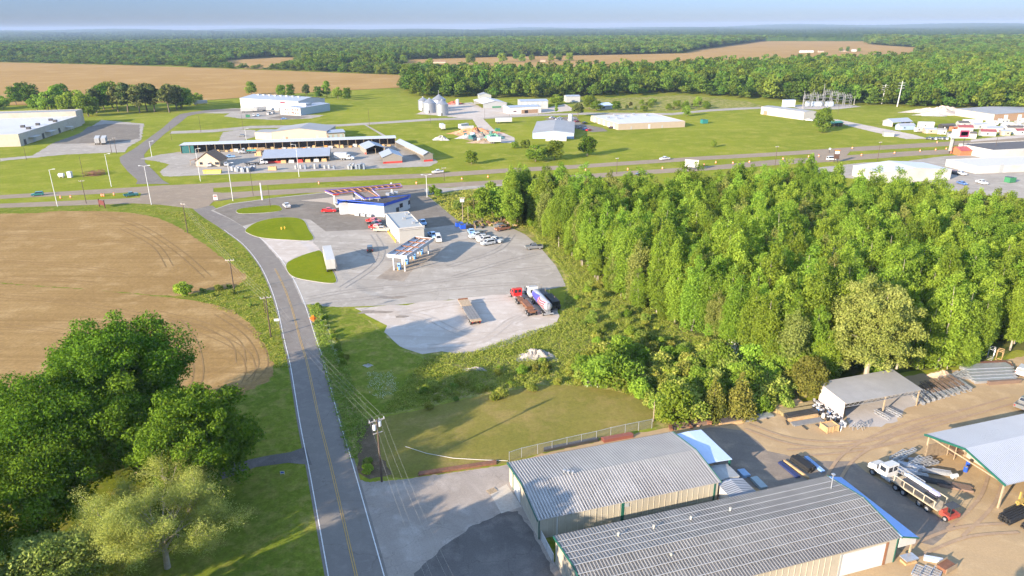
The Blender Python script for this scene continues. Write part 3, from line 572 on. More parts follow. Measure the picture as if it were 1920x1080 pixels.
for i, (h, r, mat) in enumerate([(3, 2, L_spring), (3.6, 2.4, L_weed), (4.5, 2.4, L_mid), (2.4, 1.8, L_weed), (5.5, 2.6, L_spring)]):
    BU.append(tree_proto('bush', 'leafy bush', 'bush', crown_mesh('bush_crown', blobs_round(h, r, -.3, 16, 90+i, br=.42), 2400, .22, mat, 1., seed=90+i), trunk_mb(h*.8, .06, 4, i, .4)))
bpoly = [(1060, 545), (1100, 520), (1150, 560), (1230, 610), (1320, 650), (1420, 695), (1490, 720), (1500, 755), (1420, 775), (1300, 786), (1235, 790), (1215, 752), (1140, 727), (1080, 715), (1075, 680), (1120, 650), (1085, 610)]
bw = [tuple(G(*p)[:2]) for p in bpoly]; n = 0; got = []
while n < 120:
    px, py = q.uniform(1060, 1510), q.uniform(520, 790)
    if not inpoly(px, py, bpoly): continue
    c = G(px, py)
    if any((c.x-a)**2+(c.y-b)**2 < 4.5 for a, b in got): continue
    got.append((c.x, c.y)); k = q.choice((0, 1, 1, 3, 3, 4)) if py > 640 else q.choice((1, 3, 3, 3, 0)); s = q.uniform(.6, 1.1)*(1 if py > 660 else .62)
    if py > 690: s *= 1.15
    place(BU[k], (c.x, c.y, 0), s, 'unkempt green bush in the overgrown strip between gravel lot and wood', 'bushes of the overgrown strip'); n += 1
for px, s, k, l in [((1125, 725), 1.45, 2, 'dark dense bush at the tip of the brush above the dry lawn'), ((1165, 722), 1.4, 2, 'dark dense bush right of the lawn tip bush'), ((1150, 705), 1.4, 2, 'dark dense bush behind the two lawn tip bushes'), ((1262, 790), 1.35, 4, 'tall leafy bush by the small floodlight post'), ((1295, 785), 1.3, 1, 'olive bush between the tall leafy bush and the cedar'), ((1428, 772), .9, 0, 'vivid yellow-green bush beside the timber stacks')]:
    c = G(*px); place(BU[k], (c.x, c.y, 0), s, l)
for i in range(34):
    t = i/33; px = 800+t*330+q.gauss(0, 18); py = 745-t*60+q.gauss(0, 14)
    c = G(px, py); place(BU[q.choice((0, 1, 3, 3))], (c.x, c.y, 0), q.uniform(.25, .6), 'low weedy bush on the bank above the dry lawn', 'low bushes on the bank above the dry lawn')
for i in range(26):
    t = i/25; a = G(600+q.gauss(0, 4), 585); px = 598+t*48+q.gauss(0, 3); py = 572+t*105+q.gauss(0, 3)
    c = G(px, py); place(BU[q.choice((0, 3))], (c.x, c.y, 0), q.uniform(.2, .4), 'small weedy bush in the ditch line beside the road', 'weedy bushes in the roadside ditch')
for i in range(22):
    c = G(q.uniform(820, 890), q.uniform(372, 418))
    if proj(c.x, c.y)[0] < 805+(proj(c.x, c.y)[1]-368)*1.3+18: continue
    place(BU[q.choice((0, 1, 3))], (c.x, c.y, 0), q.uniform(.5, 1), 'bush on the rough ground between station kerb and tall trees', 'bushes behind the station kerb')
for i, (x, y) in enumerate([(380, 548), (410, 545), (435, 552), (455, 560), (470, 575), (400, 556), (430, 540), (690, 870), (688, 885)]):
    c = G(x, y); place(BU[q.choice((0, 1, 3))], (c.x, c.y, 0), q.uniform(.3, .55), 'low ditch bush on the grassy field margin', 'low bushes of the field margin')
# ---- merged weeds, tufts and flowers (nobody could count them)
def scatter(name, px_poly, n, hmin, hmax, mat, size, seed, spread=.5):
    q4 = np.random.default_rng(seed); wp = [tuple(G(*p)[:2]) for p in px_poly]; xs_ = [p[0] for p in wp]; ys_ = [p[1] for p in wp]; P_ = []
    while len(P_) < n:
        x, y = q4.uniform(min(xs_), max(xs_)), q4.uniform(min(ys_), max(ys_))
        if inpoly(x, y, wp): P_.append((x, y))
    b = np.array(P_); k = 7; b = np.repeat(b, k, 0)+q4.normal(0, spread*.5, (n*k, 2)); z = q4.uniform(0, 1, n*k)*np.repeat(q4.uniform(hmin, hmax, n), k)
    pts_ = np.column_stack([b, z]); global rg
    rg = np.random.default_rng(seed); v = leaves(pts_, q4.normal(size=(n*k, 3))*[1, 1, .6]+[0, 0, .4], size, None)
    me = bpy.data.meshes.new(name); nf = n*k; me.vertices.add(nf*4); me.vertices.foreach_set('co', v.astype(np.float32).ravel()); me.loops.add(nf*4)
    me.loops.foreach_set('vertex_index', np.arange(nf*4, dtype=np.int32)); me.polygons.add(nf)
    me.polygons.foreach_set('loop_start', np.arange(0, nf*4, 4, dtype=np.int32)); me.polygons.foreach_set('loop_total', np.full(nf, 4, np.int32))
    a = me.attributes.new('lv', 'FLOAT', 'FACE'); a.data.foreach_set('value', np.clip(np.repeat(q4.normal(.5, .3, n), k), 0, 1).astype(np.float32))
    me.update(calc_edges=True); me.materials.append(mat); return tag(mesh_obj(name, me), kind='stuff')
scatter('weeds', [(800, 668), (880, 662), (1050, 604), (1066, 540), (1058, 510), (1000, 440), (985, 425), (1010, 425), (1150, 540), (1320, 640), (1480, 715), (1490, 760), (1240, 795), (1220, 755), (1140, 728), (1010, 718), (850, 748), (710, 780)], 26000, .12, .75, L_weed, .12, 1)
scatter('weeds', [(578, 572), (598, 572), (650, 690), (690, 790), (670, 860), (655, 860), (607, 690)], 2200, .1, .5, L_weed, .14, 2)
scatter('weeds', [(240, 392), (330, 408), (400, 462), (462, 520), (440, 540), (350, 556), (460, 600), (512, 690), (545, 690), (520, 590), (485, 500), (420, 440), (360, 400)], 2600, .08, .4, L_weed, .12, 3)
scatter('weeds', [(810, 372), (860, 360), (960, 350), (985, 405), (1000, 430), (870, 422)], 2500, .2, 1., L_weed, .25, 5)
scatter('white_wildflowers', [(690, 700), (735, 698), (745, 735), (715, 750), (690, 735)], 170, .3, .55, L_flower, .07, 6)
scatter('white_wildflowers', [(598, 590), (608, 590), (645, 680), (636, 684)], 260, .3, .5, L_flower, .06, 7)
scatter('white_wildflowers', [(1085, 700), (1120, 690), (1125, 725), (1100, 728)], 120, 1., 2.4, L_flower, .14, 8)
scatter('white_wildflowers', [(1360, 655), (1420, 660), (1430, 700), (1380, 705)], 240, 2., 3.6, L_flower, .16, 9)
# ================================================================= FAR FOREST
FT = []
src = bpy.data.collections.new('far_tree_kinds')
for i, (h, r, mat, n, sz) in enumerate([(17, 5.6, L_far, 620, .85), (19, 5.0, L_far, 620, .85), (15, 6., L_far, 620, .9), (18, 4.1, L_far, 560, .8)]):
    o = bpy.data.objects.new('far_tree', crown_mesh('far_crown', blobs_round(h, r, 1.5, 15, 120+i, br=.42), n, sz, mat, seed=120+i)); src.objects.link(o)
for o_ in WT:
    src.objects.link(o_.children[0])
def instanced(name, pts_, scl, idx, label=None):
    me = bpy.data.meshes.new(name); n = len(pts_)
    me.vertices.add(n); me.vertices.foreach_set('co', np.array(pts_, np.float32).ravel())
    a = me.attributes.new('scl', 'FLOAT_VECTOR', 'POINT'); a.data.foreach_set('vector', np.array(scl, np.float32).ravel())
    a = me.attributes.new('idx', 'INT', 'POINT'); a.data.foreach_set('value', np.array(idx, np.int32))
    a = me.attributes.new('rot', 'FLOAT', 'POINT'); a.data.foreach_set('value', np.random.default_rng(5).uniform(0, 6.28, n).astype(np.float32))
    o = mesh_obj(name, me); tag(o, label, kind='stuff')
    g = bpy.data.node_groups.new(name, 'GeometryNodeTree'); g.interface.new_socket('Geometry', in_out='INPUT', socket_type='NodeSocketGeometry'); g.interface.new_socket('Geometry', in_out='OUTPUT', socket_type='NodeSocketGeometry')
    gi = g.nodes.new('NodeGroupInput'); go = g.nodes.new('NodeGroupOutput'); ip = g.nodes.new('GeometryNodeInstanceOnPoints'); ci = g.nodes.new('GeometryNodeCollectionInfo')
    ci.inputs[0].default_value = src; ci.inputs['Separate Children'].default_value = True; ci.inputs['Reset Children'].default_value = True
    mp = g.nodes.new('GeometryNodeMeshToPoints'); g.links.new(gi.outputs[0], mp.inputs[0]); g.links.new(mp.outputs[0], ip.inputs['Points']); g.links.new(ci.outputs[0], ip.inputs['Instance']); ip.inputs['Pick Instance'].default_value = True
    def at(nm, ty):
        x = g.nodes.new('GeometryNodeInputNamedAttribute'); x.data_type = ty; x.inputs[0].default_value = nm; return x.outputs[0]
    g.links.new(at('idx', 'INT'), ip.inputs['Instance Index']); g.links.new(at('scl', 'FLOAT_VECTOR'), ip.inputs['Scale'])
    cb = g.nodes.new('ShaderNodeCombineXYZ'); g.links.new(at('rot', 'FLOAT'), cb.inputs[2]); g.links.new(cb.outputs[0], ip.inputs['Rotation'])
    g.links.new(ip.outputs[0], go.inputs[0]); md = o.modifiers.new('grow', 'NODES'); md.node_group = g; return o
names = sorted(o.name for o in src.objects); far_i = [names.index(o.name) for o in src.objects if o.name.startswith('far_tree')]; wood_i = [i for i in range(len(names)) if i not in far_i]
q = random.Random(17)
# the part of the near wood beyond its first 300 trees
instanced('deep_woodland', [(x, y, 0) for x, y in W_STUFF], [(s, s, s*q.uniform(.9, 1.08)) for s in [q.uniform(.85, 1.1) for _ in W_STUFF]], [q.choice(wood_i) for _ in W_STUFF])
def front_y(x):
    for (a, b), (c, d) in zip(tree_front, tree_front[1:]):
        if a <= x <= c: return b+(d-b)*(x-a)/(c-a)
    return 120
PTS, SCL = [], []
fl = [FA, FB, FC, FD]
def inhole(px, py): return any(inpoly(px, py, p) for p in fl)
r = 520.
while r < 3600:
    step = 8.2 if r < 1300 else (10.5 if r < 2200 else 15)
    th = -R_(41)
    while th < R_(41):
        x = math.sin(th)*r+q.gauss(0, step*.28); y = math.cos(th)*r+q.gauss(0, step*.28); th += step/r
        px, py = proj(x, y)
        low = .62 if (py > 112 and px < 570) or (py > 130 and 600 < px < 900 and py < 150) else 1.
        if py > front_y(px)-7: low *= q.choice((.35, .55, .8, 1, 1))
        if py > front_y(px)+q.uniform(-3, 1.2) or px < -60 or px > 1985 or inhole(px, py): continue
        s = q.uniform(.75, 1.2)*(1 if r < 2200 else 1.3); PTS.append((x, y, 0)); SCL.append((s*step/8.2, s*step/8.2, min(1.35, s)*q.uniform(.75, 1.3)*(1.06 if r < 1300 else .95)*low))
    r += step*.95
instanced('far_forest', PTS, SCL, [q.choice(far_i) for _ in PTS])
fpx = [(x, y-1) for x, y in tree_front]
print('forest instances', len(PTS), 'wood', len(pts))
# forest floor under it, and the roof of leaves beyond, out to the skyline
rr = np.geomspace(3400, 17000, 120); tt = np.linspace(-R_(43), R_(43), 620)
A, B = np.meshgrid(tt, rr); qz = np.random.default_rng(8)
X = np.sin(A)*B; Y = np.cos(A)*B
roll_ = 12*np.sin(X/900+1)*np.cos(Y/1300)+18*np.sin(X/2600+Y/3100)+10*np.sin(A*37+B/2300)
rise = np.clip((B-7000)/8000, 0, 1)
Zc = 14+qz.uniform(-4, 6, X.shape)*np.clip(B/5000, .7, 1.6)+roll_*rise*1.1+rise*22
Zc[0] = -2
v = np.column_stack([X.ravel(), Y.ravel(), Zc.ravel()]); nr_, nc_ = X.shape
ii = np.arange(nr_*nc_).reshape(nr_, nc_); fq = np.stack([ii[:-1, :-1], ii[:-1, 1:], ii[1:, 1:], ii[1:, :-1]], -1).reshape(-1, 4)
me = bpy.data.meshes.new('skyline_forest'); me.from_pydata(v.tolist(), [], fq.tolist())
me.materials.append(ground('forest roof', (.045, .078, .014), (.03, .058, .012), (.065, .095, .018), .0015, .008, .05, None, fvar=.45))
tag(mesh_obj('skyline_forest', me), kind='stuff')
# ================================================================= BUILDINGS
w_white = P('white metal wall', (.42, .41, .39), .5, var=.08, scale=.6, dirt=(.33, .31, .28)); w_cream = P('cream metal wall', (.36, .325, .26), .55, var=.1, scale=.7, dirt=(.27, .235, .18))
w_beige = P('beige block wall', (.33, .27, .20), .8, var=.06, scale=.5); w_taupe = P('taupe siding', (.22, .20, .17), .6, var=.08); w_grey = P('grey metal wall', (.30, .31, .31), .5, var=.08)
w_blue = P('pale blue metal wall', (.27, .35, .48), .5, var=.06, scale=.5); w_brown = P('brown brick wall', (.24, .155, .10), .85, var=.2, scale=2); w_teal = P('teal metal', (.015, .10, .10), .5)
w_green = P('dark green trim', (.01, .085, .06), .5); w_red = P('red paint', (.50, .035, .025), .5); w_wood = P('raw timber', (.42, .27, .13), .8, var=.25, scale=2); w_post = P('weathered timber post', (.30, .23, .15), .85, var=.25, scale=3)
r_white = P('white roof membrane', (.46, .455, .455), .6, var=.08, scale=.15, dirt=(.36, .35, .34)); r_grey = P('grey roof', (.24, .235, .23), .6, var=.08, scale=.3, dirt=(.30, .29, .28)); r_pale = P('pale metal roof', (.27, .29, .33), .4, .1, var=.05, scale=.2)
r_galv = P('galvanised roof', (.37, .35, .33), .5, .12, var=.14, scale=.35, dirt=(.27, .24, .23)); r_dark = P('dark shingle roof', (.07, .065, .065), .9, var=.2); r_brown = P('brown shingle roof', (.20, .12, .07), .9, var=.2, scale=1); r_tar = P('dark corrugated roof', (.075, .062, .055), .8, var=.4, scale=.8, dirt=(.16, .13, .11))
r_blue = P('pale blue metal roof', (.44, .53, .68), .4, .1, var=.04, scale=.3); glass = P('dark glass', (.02, .025, .035), .12, var=.05); black = P('black rubber', (.012, .012, .013), .7); steel = P('galvanised steel', (.42, .43, .45), .4, .6, var=.15, scale=2); steel_d = P('dark steel', (.06, .058, .058), .5, .4, var=.2); rust = P('rusty steel', (.17, .075, .04), .8, .1, var=.3, scale=2)
door_w = P('white door', (.50, .50, .49), .5, var=.04); orange = P('orange paint', (.70, .17, .02), .6); blue_p = P('blue paint', (.015, .07, .42), .45); yellow_p = P('yellow paint', (.62, .36, .02), .6); conc = P('concrete', (.34, .32, .29), .9, var=.15, scale=1)
def depth_of(A, B, C, z=0.0):
    a, rz, L = frame(A, B); c = G(*C, z); d = c-a
    return -d.x*math.sin(rz)+d.y*math.cos(rz)
def height_of(base, ytop):
    b = G(*base); lo, hi = 0., 60.
    for _ in range(40):
        m_ = (lo+hi)/2
        if proj(b.x, b.y, m_)[1] > ytop: lo = m_
        else: hi = m_
    return lo
def ribbed(m, L, d, h, rise, ridge, o, pitch, rh):
    """ribbed sheet over a gable; ridge 'x' runs along the long side."""
    A_, D_ = (L, d) if ridge == 'x' else (d, L)
    n = int((A_+2*o)/pitch); v = []; f = []
    sl = rise/(D_/2)
    rows = [(-o, h-sl*o), (D_/2, h+rise), (D_+o, h-sl*o)]
    prof = []
    for i in range(n):
        a = -o+i*pitch
        prof += [(a, 0), (a+pitch*.58, 0), (a+pitch*.70, rh), (a+pitch*.88, rh)]
    prof.append((A_+o, 0)); k = len(prof)
    for b, z in rows:
        for a, dz in prof: v.append((a, b, z+dz+.12) if ridge == 'x' else (b, a, z+dz+.12))
    for r in range(2):
        for i in range(k-1): f.append((r*k+i, r*k+i+1, (r+1)*k+i+1, (r+1)*k+i))
    m.add(v, f)
def shed(name, label, cat, A, B, depth, h, rise=1., ridge='x', roof=None, wall=None, over=.4, opens='', posts=0, post_mat=None, items=(), group=None, rib=None, mono=False, flat=False, fr=None, trim=None, sidewall=None, parapet=.35, rz_=None):
    a, rz, L = fr or frame(A, B)
    if isinstance(depth, tuple): depth = abs(depth_of(A, B, *depth))
    if isinstance(h, tuple): h = height_of(*h)
    t = thing(name, label, cat, a, rz, group); d = depth; k = .14
    W_ = MB(); hb = h+rise if mono else h
    if flat:
        hp = h+parapet
        for s_, bx in (('f', (0, 0, 0, L, k, hp)), ('b', (0, d-k, 0, L, d, hp)), ('l', (0, k, 0, k, d-k, hp)), ('r', (L-k, k, 0, L, d-k, hp))):
            if s_ not in opens: W_.box(*bx, m=1 if sidewall and s_ in 'lr' else 0)
    else:
        if 'f' not in opens:
            if ridge == 'y': W_.prism([(0, 0), (L, 0), (L, h), (L/2, h+rise), (0, h)], 0, k, 'y')
            else: W_.box(0, 0, 0, L, k, h)
        if 'b' not in opens:
            if ridge == 'y': W_.prism([(0, 0), (L, 0), (L, h), (L/2, h+rise), (0, h)], d-k, d, 'y')
            else: W_.box(0, d-k, 0, L, d, hb)
        pr = [(k, 0), (d-k, 0), (d-k, h), (d/2, h+rise), (k, h)] if ridge == 'x' and not mono else ([(k, 0), (d-k, 0), (d-k, hb), (k, h)] if mono else [(k, 0), (d-k, 0), (d-k, h), (k, h)])
        if 'l' not in opens: W_.prism(pr, 0, k, 'x', 1 if sidewall else 0)
        if 'r' not in opens: W_.prism(pr, L-k, L, 'x', 1 if sidewall else 0)
    if W_.v: W_.build('wall', [wall, sidewall] if sidewall else wall, t)
    m = MB(); e = .12; o = over
    if flat: m.box(k, k, h-.1, L-k, d-k, h+.05)
    elif mono:
        sl = rise/d; m.prism([(-o, h-sl*o), (d+o, hb+sl*o), (d+o, hb+sl*o+e), (-o, h-sl*o+e)], -o, L+o, 'x')
    else:
        D_ = d if ridge == 'x' else L; sl = rise/(D_/2); q_ = [(-o, h-sl*o+.005), (D_/2, h+rise+.005), (D_+o, h-sl*o+.005), (D_+o, h-sl*o+e), (D_/2, h+rise+e), (-o, h-sl*o+e)]
        m.prism(q_, -o, (L if ridge == 'x' else d)+o, ridge)
    if rib: ribbed(m, L, d, h, rise, ridge, o+.02, *rib)
    m.build('roof', roof, t)
    if trim:
        m = MB(); z = h
        for s_ in (-1, 1):
            x_ = -o-.04 if s_ < 0 else L+o+.04
            if ridge == 'x':
                sl = rise/(d/2)
                for y0, z0, y1, z1 in ((-o-.05, h-sl*o, d/2, h+rise), (d/2, h+rise, d+o+.05, h-sl*o)): m.bar((x_, y0, z0+.04), (x_, y1, z1+.04), .07, .34)
        m.build('trim', trim, t)
    if posts:
        for i in range(posts):
            x_ = L*i/(posts-1) if posts > 1 else L/2
            mm = MB(); mm.box(min(max(x_-.12, 0), L-.24), .02 if 'f' in opens else -.2, 0, min(max(x_+.12, .24), L), .26, h); mm.build('post', post_mat or w_post, t)
    for it in items:
        nm, s_, u0, u1, z0, z1, mt = it; u1 = min(u1, (L if s_ in 'fb' else d)-.05) if s_ != 'top' else u1; m = MB(); p = .07
        if s_ == 'f': m.box(u0, -p, z0, u1, -.004, z1)
        elif s_ == 'b': m.box(u0, d+.004, z0, u1, d+p, z1)
        elif s_ == 'l': m.box(-p, u0, z0, -.004, u1, z1)
        elif s_ == 'r': m.box(L+.004, u0, z0, L+p, u1, z1)
        elif s_ == 'top': zz = h+(.05 if flat else rise*.6); m.box(u0, z0, zz-.3, u0+u1, z0+z1, zz+1.1)
        m.build(nm, mt, t)
    t['dims'] = (L, d, h); return t
# ---------------------------------------------------------------- foreground works buildings (one shared frame)
O1 = G(1010, 1011); RZ1 = R_(17.1); c17, s17 = math.cos(RZ1), math.sin(RZ1)
def F1(x, y, z=0.): return Vector((O1.x+x*c17-y*s17, O1.y+x*s17+y*c17, z))
def lf(p, z=0.): d = G(*p, z)-O1; return (d.x*c17+d.y*s17, -d.x*s17+d.y*c17)
g_wall = w_cream
def wallribs(t, L, d, h, sides='fl', mat=None):        # standing seams of the wall sheets
    m = MB()
    if 'f' in sides:
        for i in range(int(L/.9)): m.box(.3+i*.9, -.045, .1, .36+i*.9, -.002, h-.05)
    if 'l' in sides:
        for i in range(int(d/.9)): m.box(-.045, .3+i*.9, .1, -.002, .36+i*.9, h-.05)
    m.build('wall_seam', mat, t)
b1 = shed('metal_workshop', 'low metal workshop with ribbed grey roof and green gable trim by the dry lawn', 'workshop', 0, 0, 13.7, 3.3, 1.0, 'x', r_galv, w_cream, .25, rib=(.44, .032), fr=(O1, RZ1, 27.9), trim=w_green,
     items=[('door', 'l', 8.2, 11.2, .05, 2.7, door_w), ('door', 'l', 12.3, 13.1, .05, 2.2, door_w), ('corner_trim', 'l', 11.5, 11.8, 0, 3.25, w_green), ('door', 'f', 12.3, 12.75, .05, 3.2, w_green), ('corner_trim', 'f', 27.2, 27.45, .0, 3.2, w_green), ('corner_trim', 'f', -.06, .1, 0, 3.2, w_green), ('meter_box', 'f', 12.8, 13.5, 2.3, 2.9, w_grey), ('downpipe', 'f', 21.1, 21.22, 0, 3.2, w_cream), ('downpipe', 'f', 2.6, 2.72, 0, 3.2, door_w), ('downpipe', 'f', 8.4, 8.5, 0, 3.2, w_cream)])
wallribs(b1, 27.9, 13.7, 3.2, 'fl', P('cream seam', (.44, .39, .31), .6))
m = MB()
for x_, y_ in ((6.6, 7.6), (7.1, 7.2), (7.7, 6.9)): m.tube([(x_, y_, 4.1), (x_, y_, 4.75)], .13, 8); m.tube([(x_, y_, 4.7), (x_, y_, 4.85)], .2, 8)
m.build('roof_vent', steel, b1)
b2 = shed('metal_workshop', 'largest metal workshop with dark ribbed roof and white roller door, at the bottom edge', 'workshop', 0, 0, 13.3, 4.05, 1.05, 'x', P('weathered ribbed roof', (.245, .232, .215), .5, .12, var=.16, scale=.4, dirt=(.20, .185, .175)), w_cream, .25, rib=(.44, .032), fr=(F1(.6, -18.2), RZ1, 42.2), trim=w_green,
     items=[('roller_door', 'f', 33.6, 40.2, .05, 3.5, door_w), ('door_frame', 'f', 40.3, 40.65, .05, 3.6, P('brown door frame', (.22, .10, .05), .7)), ('door_frame', 'f', 33.2, 33.5, .05, 3.6, w_grey), ('corner_trim', 'f', 42.0, 42.25, 0, 4., w_green), ('window', 'l', 2.2, 3.2, 1.2, 2.2, glass)])
wallribs(b2, 33, 13.3, 3.9, 'fl', P('cream seam', (.44, .39, .31), .6))
m = MB()
for i in range(9):                                     # horizontal fixing strips across the roof sheets
    yy = 1.3+i*1.33; z = 4.05+1.05*(1-abs(yy-6.65)/6.65)+.2; m.box(-.2, yy, z-.01, 42.4, yy+.10, z+.012)
m.build('fixing_strip', P('bright strip', (.38, .37, .355), .5), b2)
m = MB()
for x_, y_ in ((7.5, 10.5), (12.5, 10.4), (18., 10.5), (24., 10.5), (20., 7.), (12., 5.)): m.tube([(x_, y_, 4.3), (x_, y_, 5.05)], .09, 7); m.tube([(x_, y_, 5.0), (x_, y_, 5.12)], .17, 8)
m.build('roof_vent', P('cream vent', (.5, .46, .36), .6), b2)
m = MB(); m.tube([(40.3, 10.4, 4.3), (40.3, 10.4, 7.)], .06, 7); m.box(40.1, 10.2, 6.9, 40.5, 10.6, 7.05); m.build('roof_mast', steel, b2)
# blue lean-to on the end of the large workshop
t = thing('lean_to', 'narrow bright blue metal lean-to along the end of the largest workshop', 'lean-to', F1(42.95, -18.3), RZ1)
m = MB(); m.add([(0, -.2, 4.2), (2.9, -.2, 3.3), (2.2, 13.2, 3.7), (0, 13.2, 4.3), (0, -.2, 4.28), (2.9, -.2, 3.38), (2.2, 13.2, 3.78), (0, 13.2, 4.38)], [(3, 2, 1, 0), (4, 5, 6, 7), (0, 1, 5, 4), (1, 2, 6, 5), (2, 3, 7, 6), (3, 0, 4, 7)]); m.build('roof', P('bright blue metal roof', (.18, .34, .66), .4, .1, var=.04, scale=.3), t)
MB().prism([(.05, 2.3), (2.8, 2.3), (2.8, 3.28), (.05, 4.1)], .02, .1, 'y').build('wall', w_white, t); MB().bar((0, -.24, 4.22), (2.95, -.24, 3.3), .05, .2).build('trim', w_green, t)
for y_ in (.1, 6.5, 12.9): MB().box(2.3, y_, 0, 2.5, y_+.2, 3.4).build('post', w_post, t)
# small lean-tos beside the first workshop
shed('lean_to', 'pale blue metal lean-to on the end of the workshop by the lawn', 'lean-to', 0, 0, 8.7, 3.15, .12, 'y', r_blue, w_white, .1, opens='rf', posts=2, fr=(F1(28.3, 4.5), RZ1, 4.7), trim=None, post_mat=w_green)
shed('lean_to', 'low grey lean-to between the pale blue one and the white shed', 'lean-to', 0, 0, 3.2, 2.5, .2, 'y', P('flat grey sheet', (.30, .30, .29), .5, .1), w_white, .08, fr=(F1(28.3, 1.1), RZ1, 3.9))
b3 = shed('small_shed', 'small white shed with ribbed pale roof between the two long workshops', 'shed', 0, 0, 4.1, 2.2, .35, 'y', r_pale, w_white, .1, fr=(F1(28.4, -3.3), RZ1, 4.1), rib=(.4, .05))
m = MB(); m.prism([(0, 0), (1.9, 0), (1.9, .0), (0, .0)], 0, .1)
t = thing('sheet_fence', 'white sheet metal panel closing the gap between the two workshops', 'fence', F1(.3, -.1), RZ1+R_(-90))
MB().box(0, -.04, .0, 4.9, .04, 1.5).build('panel', w_white, t)
for x_ in (.1, 2.4, 4.7): MB().box(x_, -.1, 0, x_+.1, -.05, 1.55).build('post', steel, t)
sheet('gap_grass', [tuple(F1(*p)[:2]) for p in ((.4, -4.8), (28, -4.8), (28, -.1), (.4, -.1))], 6*Z, g_verge, world=True)
# pole barn at the right edge
bL = 30.; bt_ = thing('pole_barn', 'big open-ended pole barn with pale ribbed roof and green gable trim at the right edge', 'barn', F1(65.6, -14.1), RZ1)
m = MB(); q_ = [(-.4, 4.3), (6.6, 6.), (13.6, 4.3), (13.6, 4.42), (6.6, 6.12), (-.4, 4.42)]; m.prism(q_, -.4, bL, 'x'); ribbed(m, bL, 13.2, 4.4, 1.65, 'x', .4, .33, .05); m.build('roof', r_pale, bt_)
m = MB()
for a, b in (((-.45, -.45, 4.35), (-.45, 6.6, 6.05)), ((-.45, 6.6, 6.05), (-.45, 13.65, 4.35))): m.bar(a, b, .08, .34)
m.build('trim', w_green, bt_)
m = MB(); m.box(0, 13.05, 0, bL, 13.2, 2.6); m.box(9.5, .02, 0, bL, .16, 4.2); m.build('wall', P('brown plank wall', (.20, .15, .10), .9, var=.3, scale=2), bt_)
m = MB(); m.box(7, 6., 0, 7.15, 13, 4.6, 0); m.build('back_panel', w_cream, bt_)
m = MB(); m.box(6.9, 4.2, .3, 6.98, 6., 3.2); m.build('blue_panel', P('blue tarp', (.03, .14, .25), .6), bt_)
for x_, y_ in ((0, 0), (0, 13.), (8, 0), (8, 13), (16, 0), (24, 0), (16, 13)): MB().box(x_, y_, 0, x_+.24, y_+.24, 4.4).build('post', w_post, bt_)
m = MB()
for i in range(10): m.bar((i*3., .1, 4.3), (i*3., 6.6, 5.9), .08, .2); m.bar((i*3., 6.6, 5.9), (i*3., 13.1, 4.3), .08, .2); m.bar((i*3., .1, 4.25), (i*3., 13.1, 4.25), .08, .2)
m.build('roof_truss', w_post, bt_)
# grey open shed at the wood edge
t = thing('open_shed', 'open grey-roofed shed with one pale end wall under the large pale tree', 'open shed', F1(61.8, 12.8), RZ1)
m = MB(); m.prism([(-.3, 3.5), (6.9, 4.1), (6.9, 4.2), (-.3, 3.6)], -.3, 16.6, 'x'); m.build('roof', P('weathered grey roof', (.27, .26, .25), .7, var=.1, scale=.6, dirt=(.2, .19, .17)), t)
m = MB(); m.add([(0, .2, 0), (0, 6.4, 0), (0, 6.4, 4.), (0, .2, 3.45), (-.15, .2, 0), (-.15, 6.4, 0), (-.15, 6.4, 4.), (-.15, .2, 3.45)], [(0, 1, 2, 3), (7, 6, 5, 4), (0, 4, 5, 1), (1, 5, 6, 2), (2, 6, 7, 3), (3, 7, 4, 0)]); m.build('end_wall', P('pinkish white sheet', (.58, .51, .46), .6, var=.06), t)
m = MB(); m.box(.2, 6.3, 0, 16.4, 6.45, 4.); m.build('back_wall', P('dim sheet wall', (.16, .17, .18), .7), t)
for x_ in (8.6, 16.2): MB().box(x_, 0, 0, x_+.2, .2, 3.5).build('post', w_post, t)
m = MB()
for i in range(17): m.bar((i, 0, 3.3), (i+.5, 0, 2.75), .05); m.bar((i+.5, 0, 2.75), (min(16.4, i+1), 0, 3.3), .05)
m.bar((0, 0, 3.4), (16.4, 0, 3.4), .09); m.bar((0, 0, 2.72), (16.4, 0, 2.72), .09); m.bar((16.2, .1, .2), (14.2, .1, 2.7), .1); m.build('front_truss', steel, t)
# ---------------------------------------------------------------- truck stop buildings
P_ = [G(637, 399.5), G(721, 407.5), G(764, 393.5), G(769, 390), G(760, 366.5, 5.2), G(636, 377.5, 5.2)]
for p in P_: p.z = 0   # outline of the walls
t = thing('station_building', 'white station building with bright blue fascia and dark ribbed roof', 'building', P_[0], 0)
loc = [p-P_[0] for p in P_]; hS = 4.6
m = MB(); n = len(loc)
m.add([(p.x, p.y, 0) for p in loc]+[(p.x, p.y, hS) for p in loc], [(i, (i+1) % n, (i+1) % n+n, i+n) for i in range(n)]); m.build('wall', P('bright white wall', (.46, .46, .47), .6, var=.05), t)
cen = sum(loc, Vector())/n; ofs = [p+(p-cen).normalized()*.5 for p in loc]
m = MB(); m.add([(p.x, p.y, hS-.35) for p in ofs]+[(p.x, p.y, hS+.75) for p in ofs], [(i, (i+1) % n, (i+1) % n+n, i+n) for i in range(n)]); m.build('fascia', blue_p, t)
m = MB(); v = [Vector((p.x, p.y, hS+.45)) for p in ofs]; m.add(v, tessellate_polygon([v]))
dv = (loc[1]-loc[0]).normalized(); pv = Vector((-dv.y, dv.x, 0))
for i in range(34):                                    # roof ribs clipped to the outline
    b0 = loc[0]+dv*(i*.75-1); run = []
    for j in range(0, 90):
        p = b0+pv*(j*.3)
        if inpoly(p.x, p.y, [(o_.x, o_.y) for o_ in ofs]): run.append(p)
    if len(run) > 2: m.bar((run[0].x, run[0].y, hS+.5), (run[-1].x, run[-1].y, hS+.5), .12, .12)
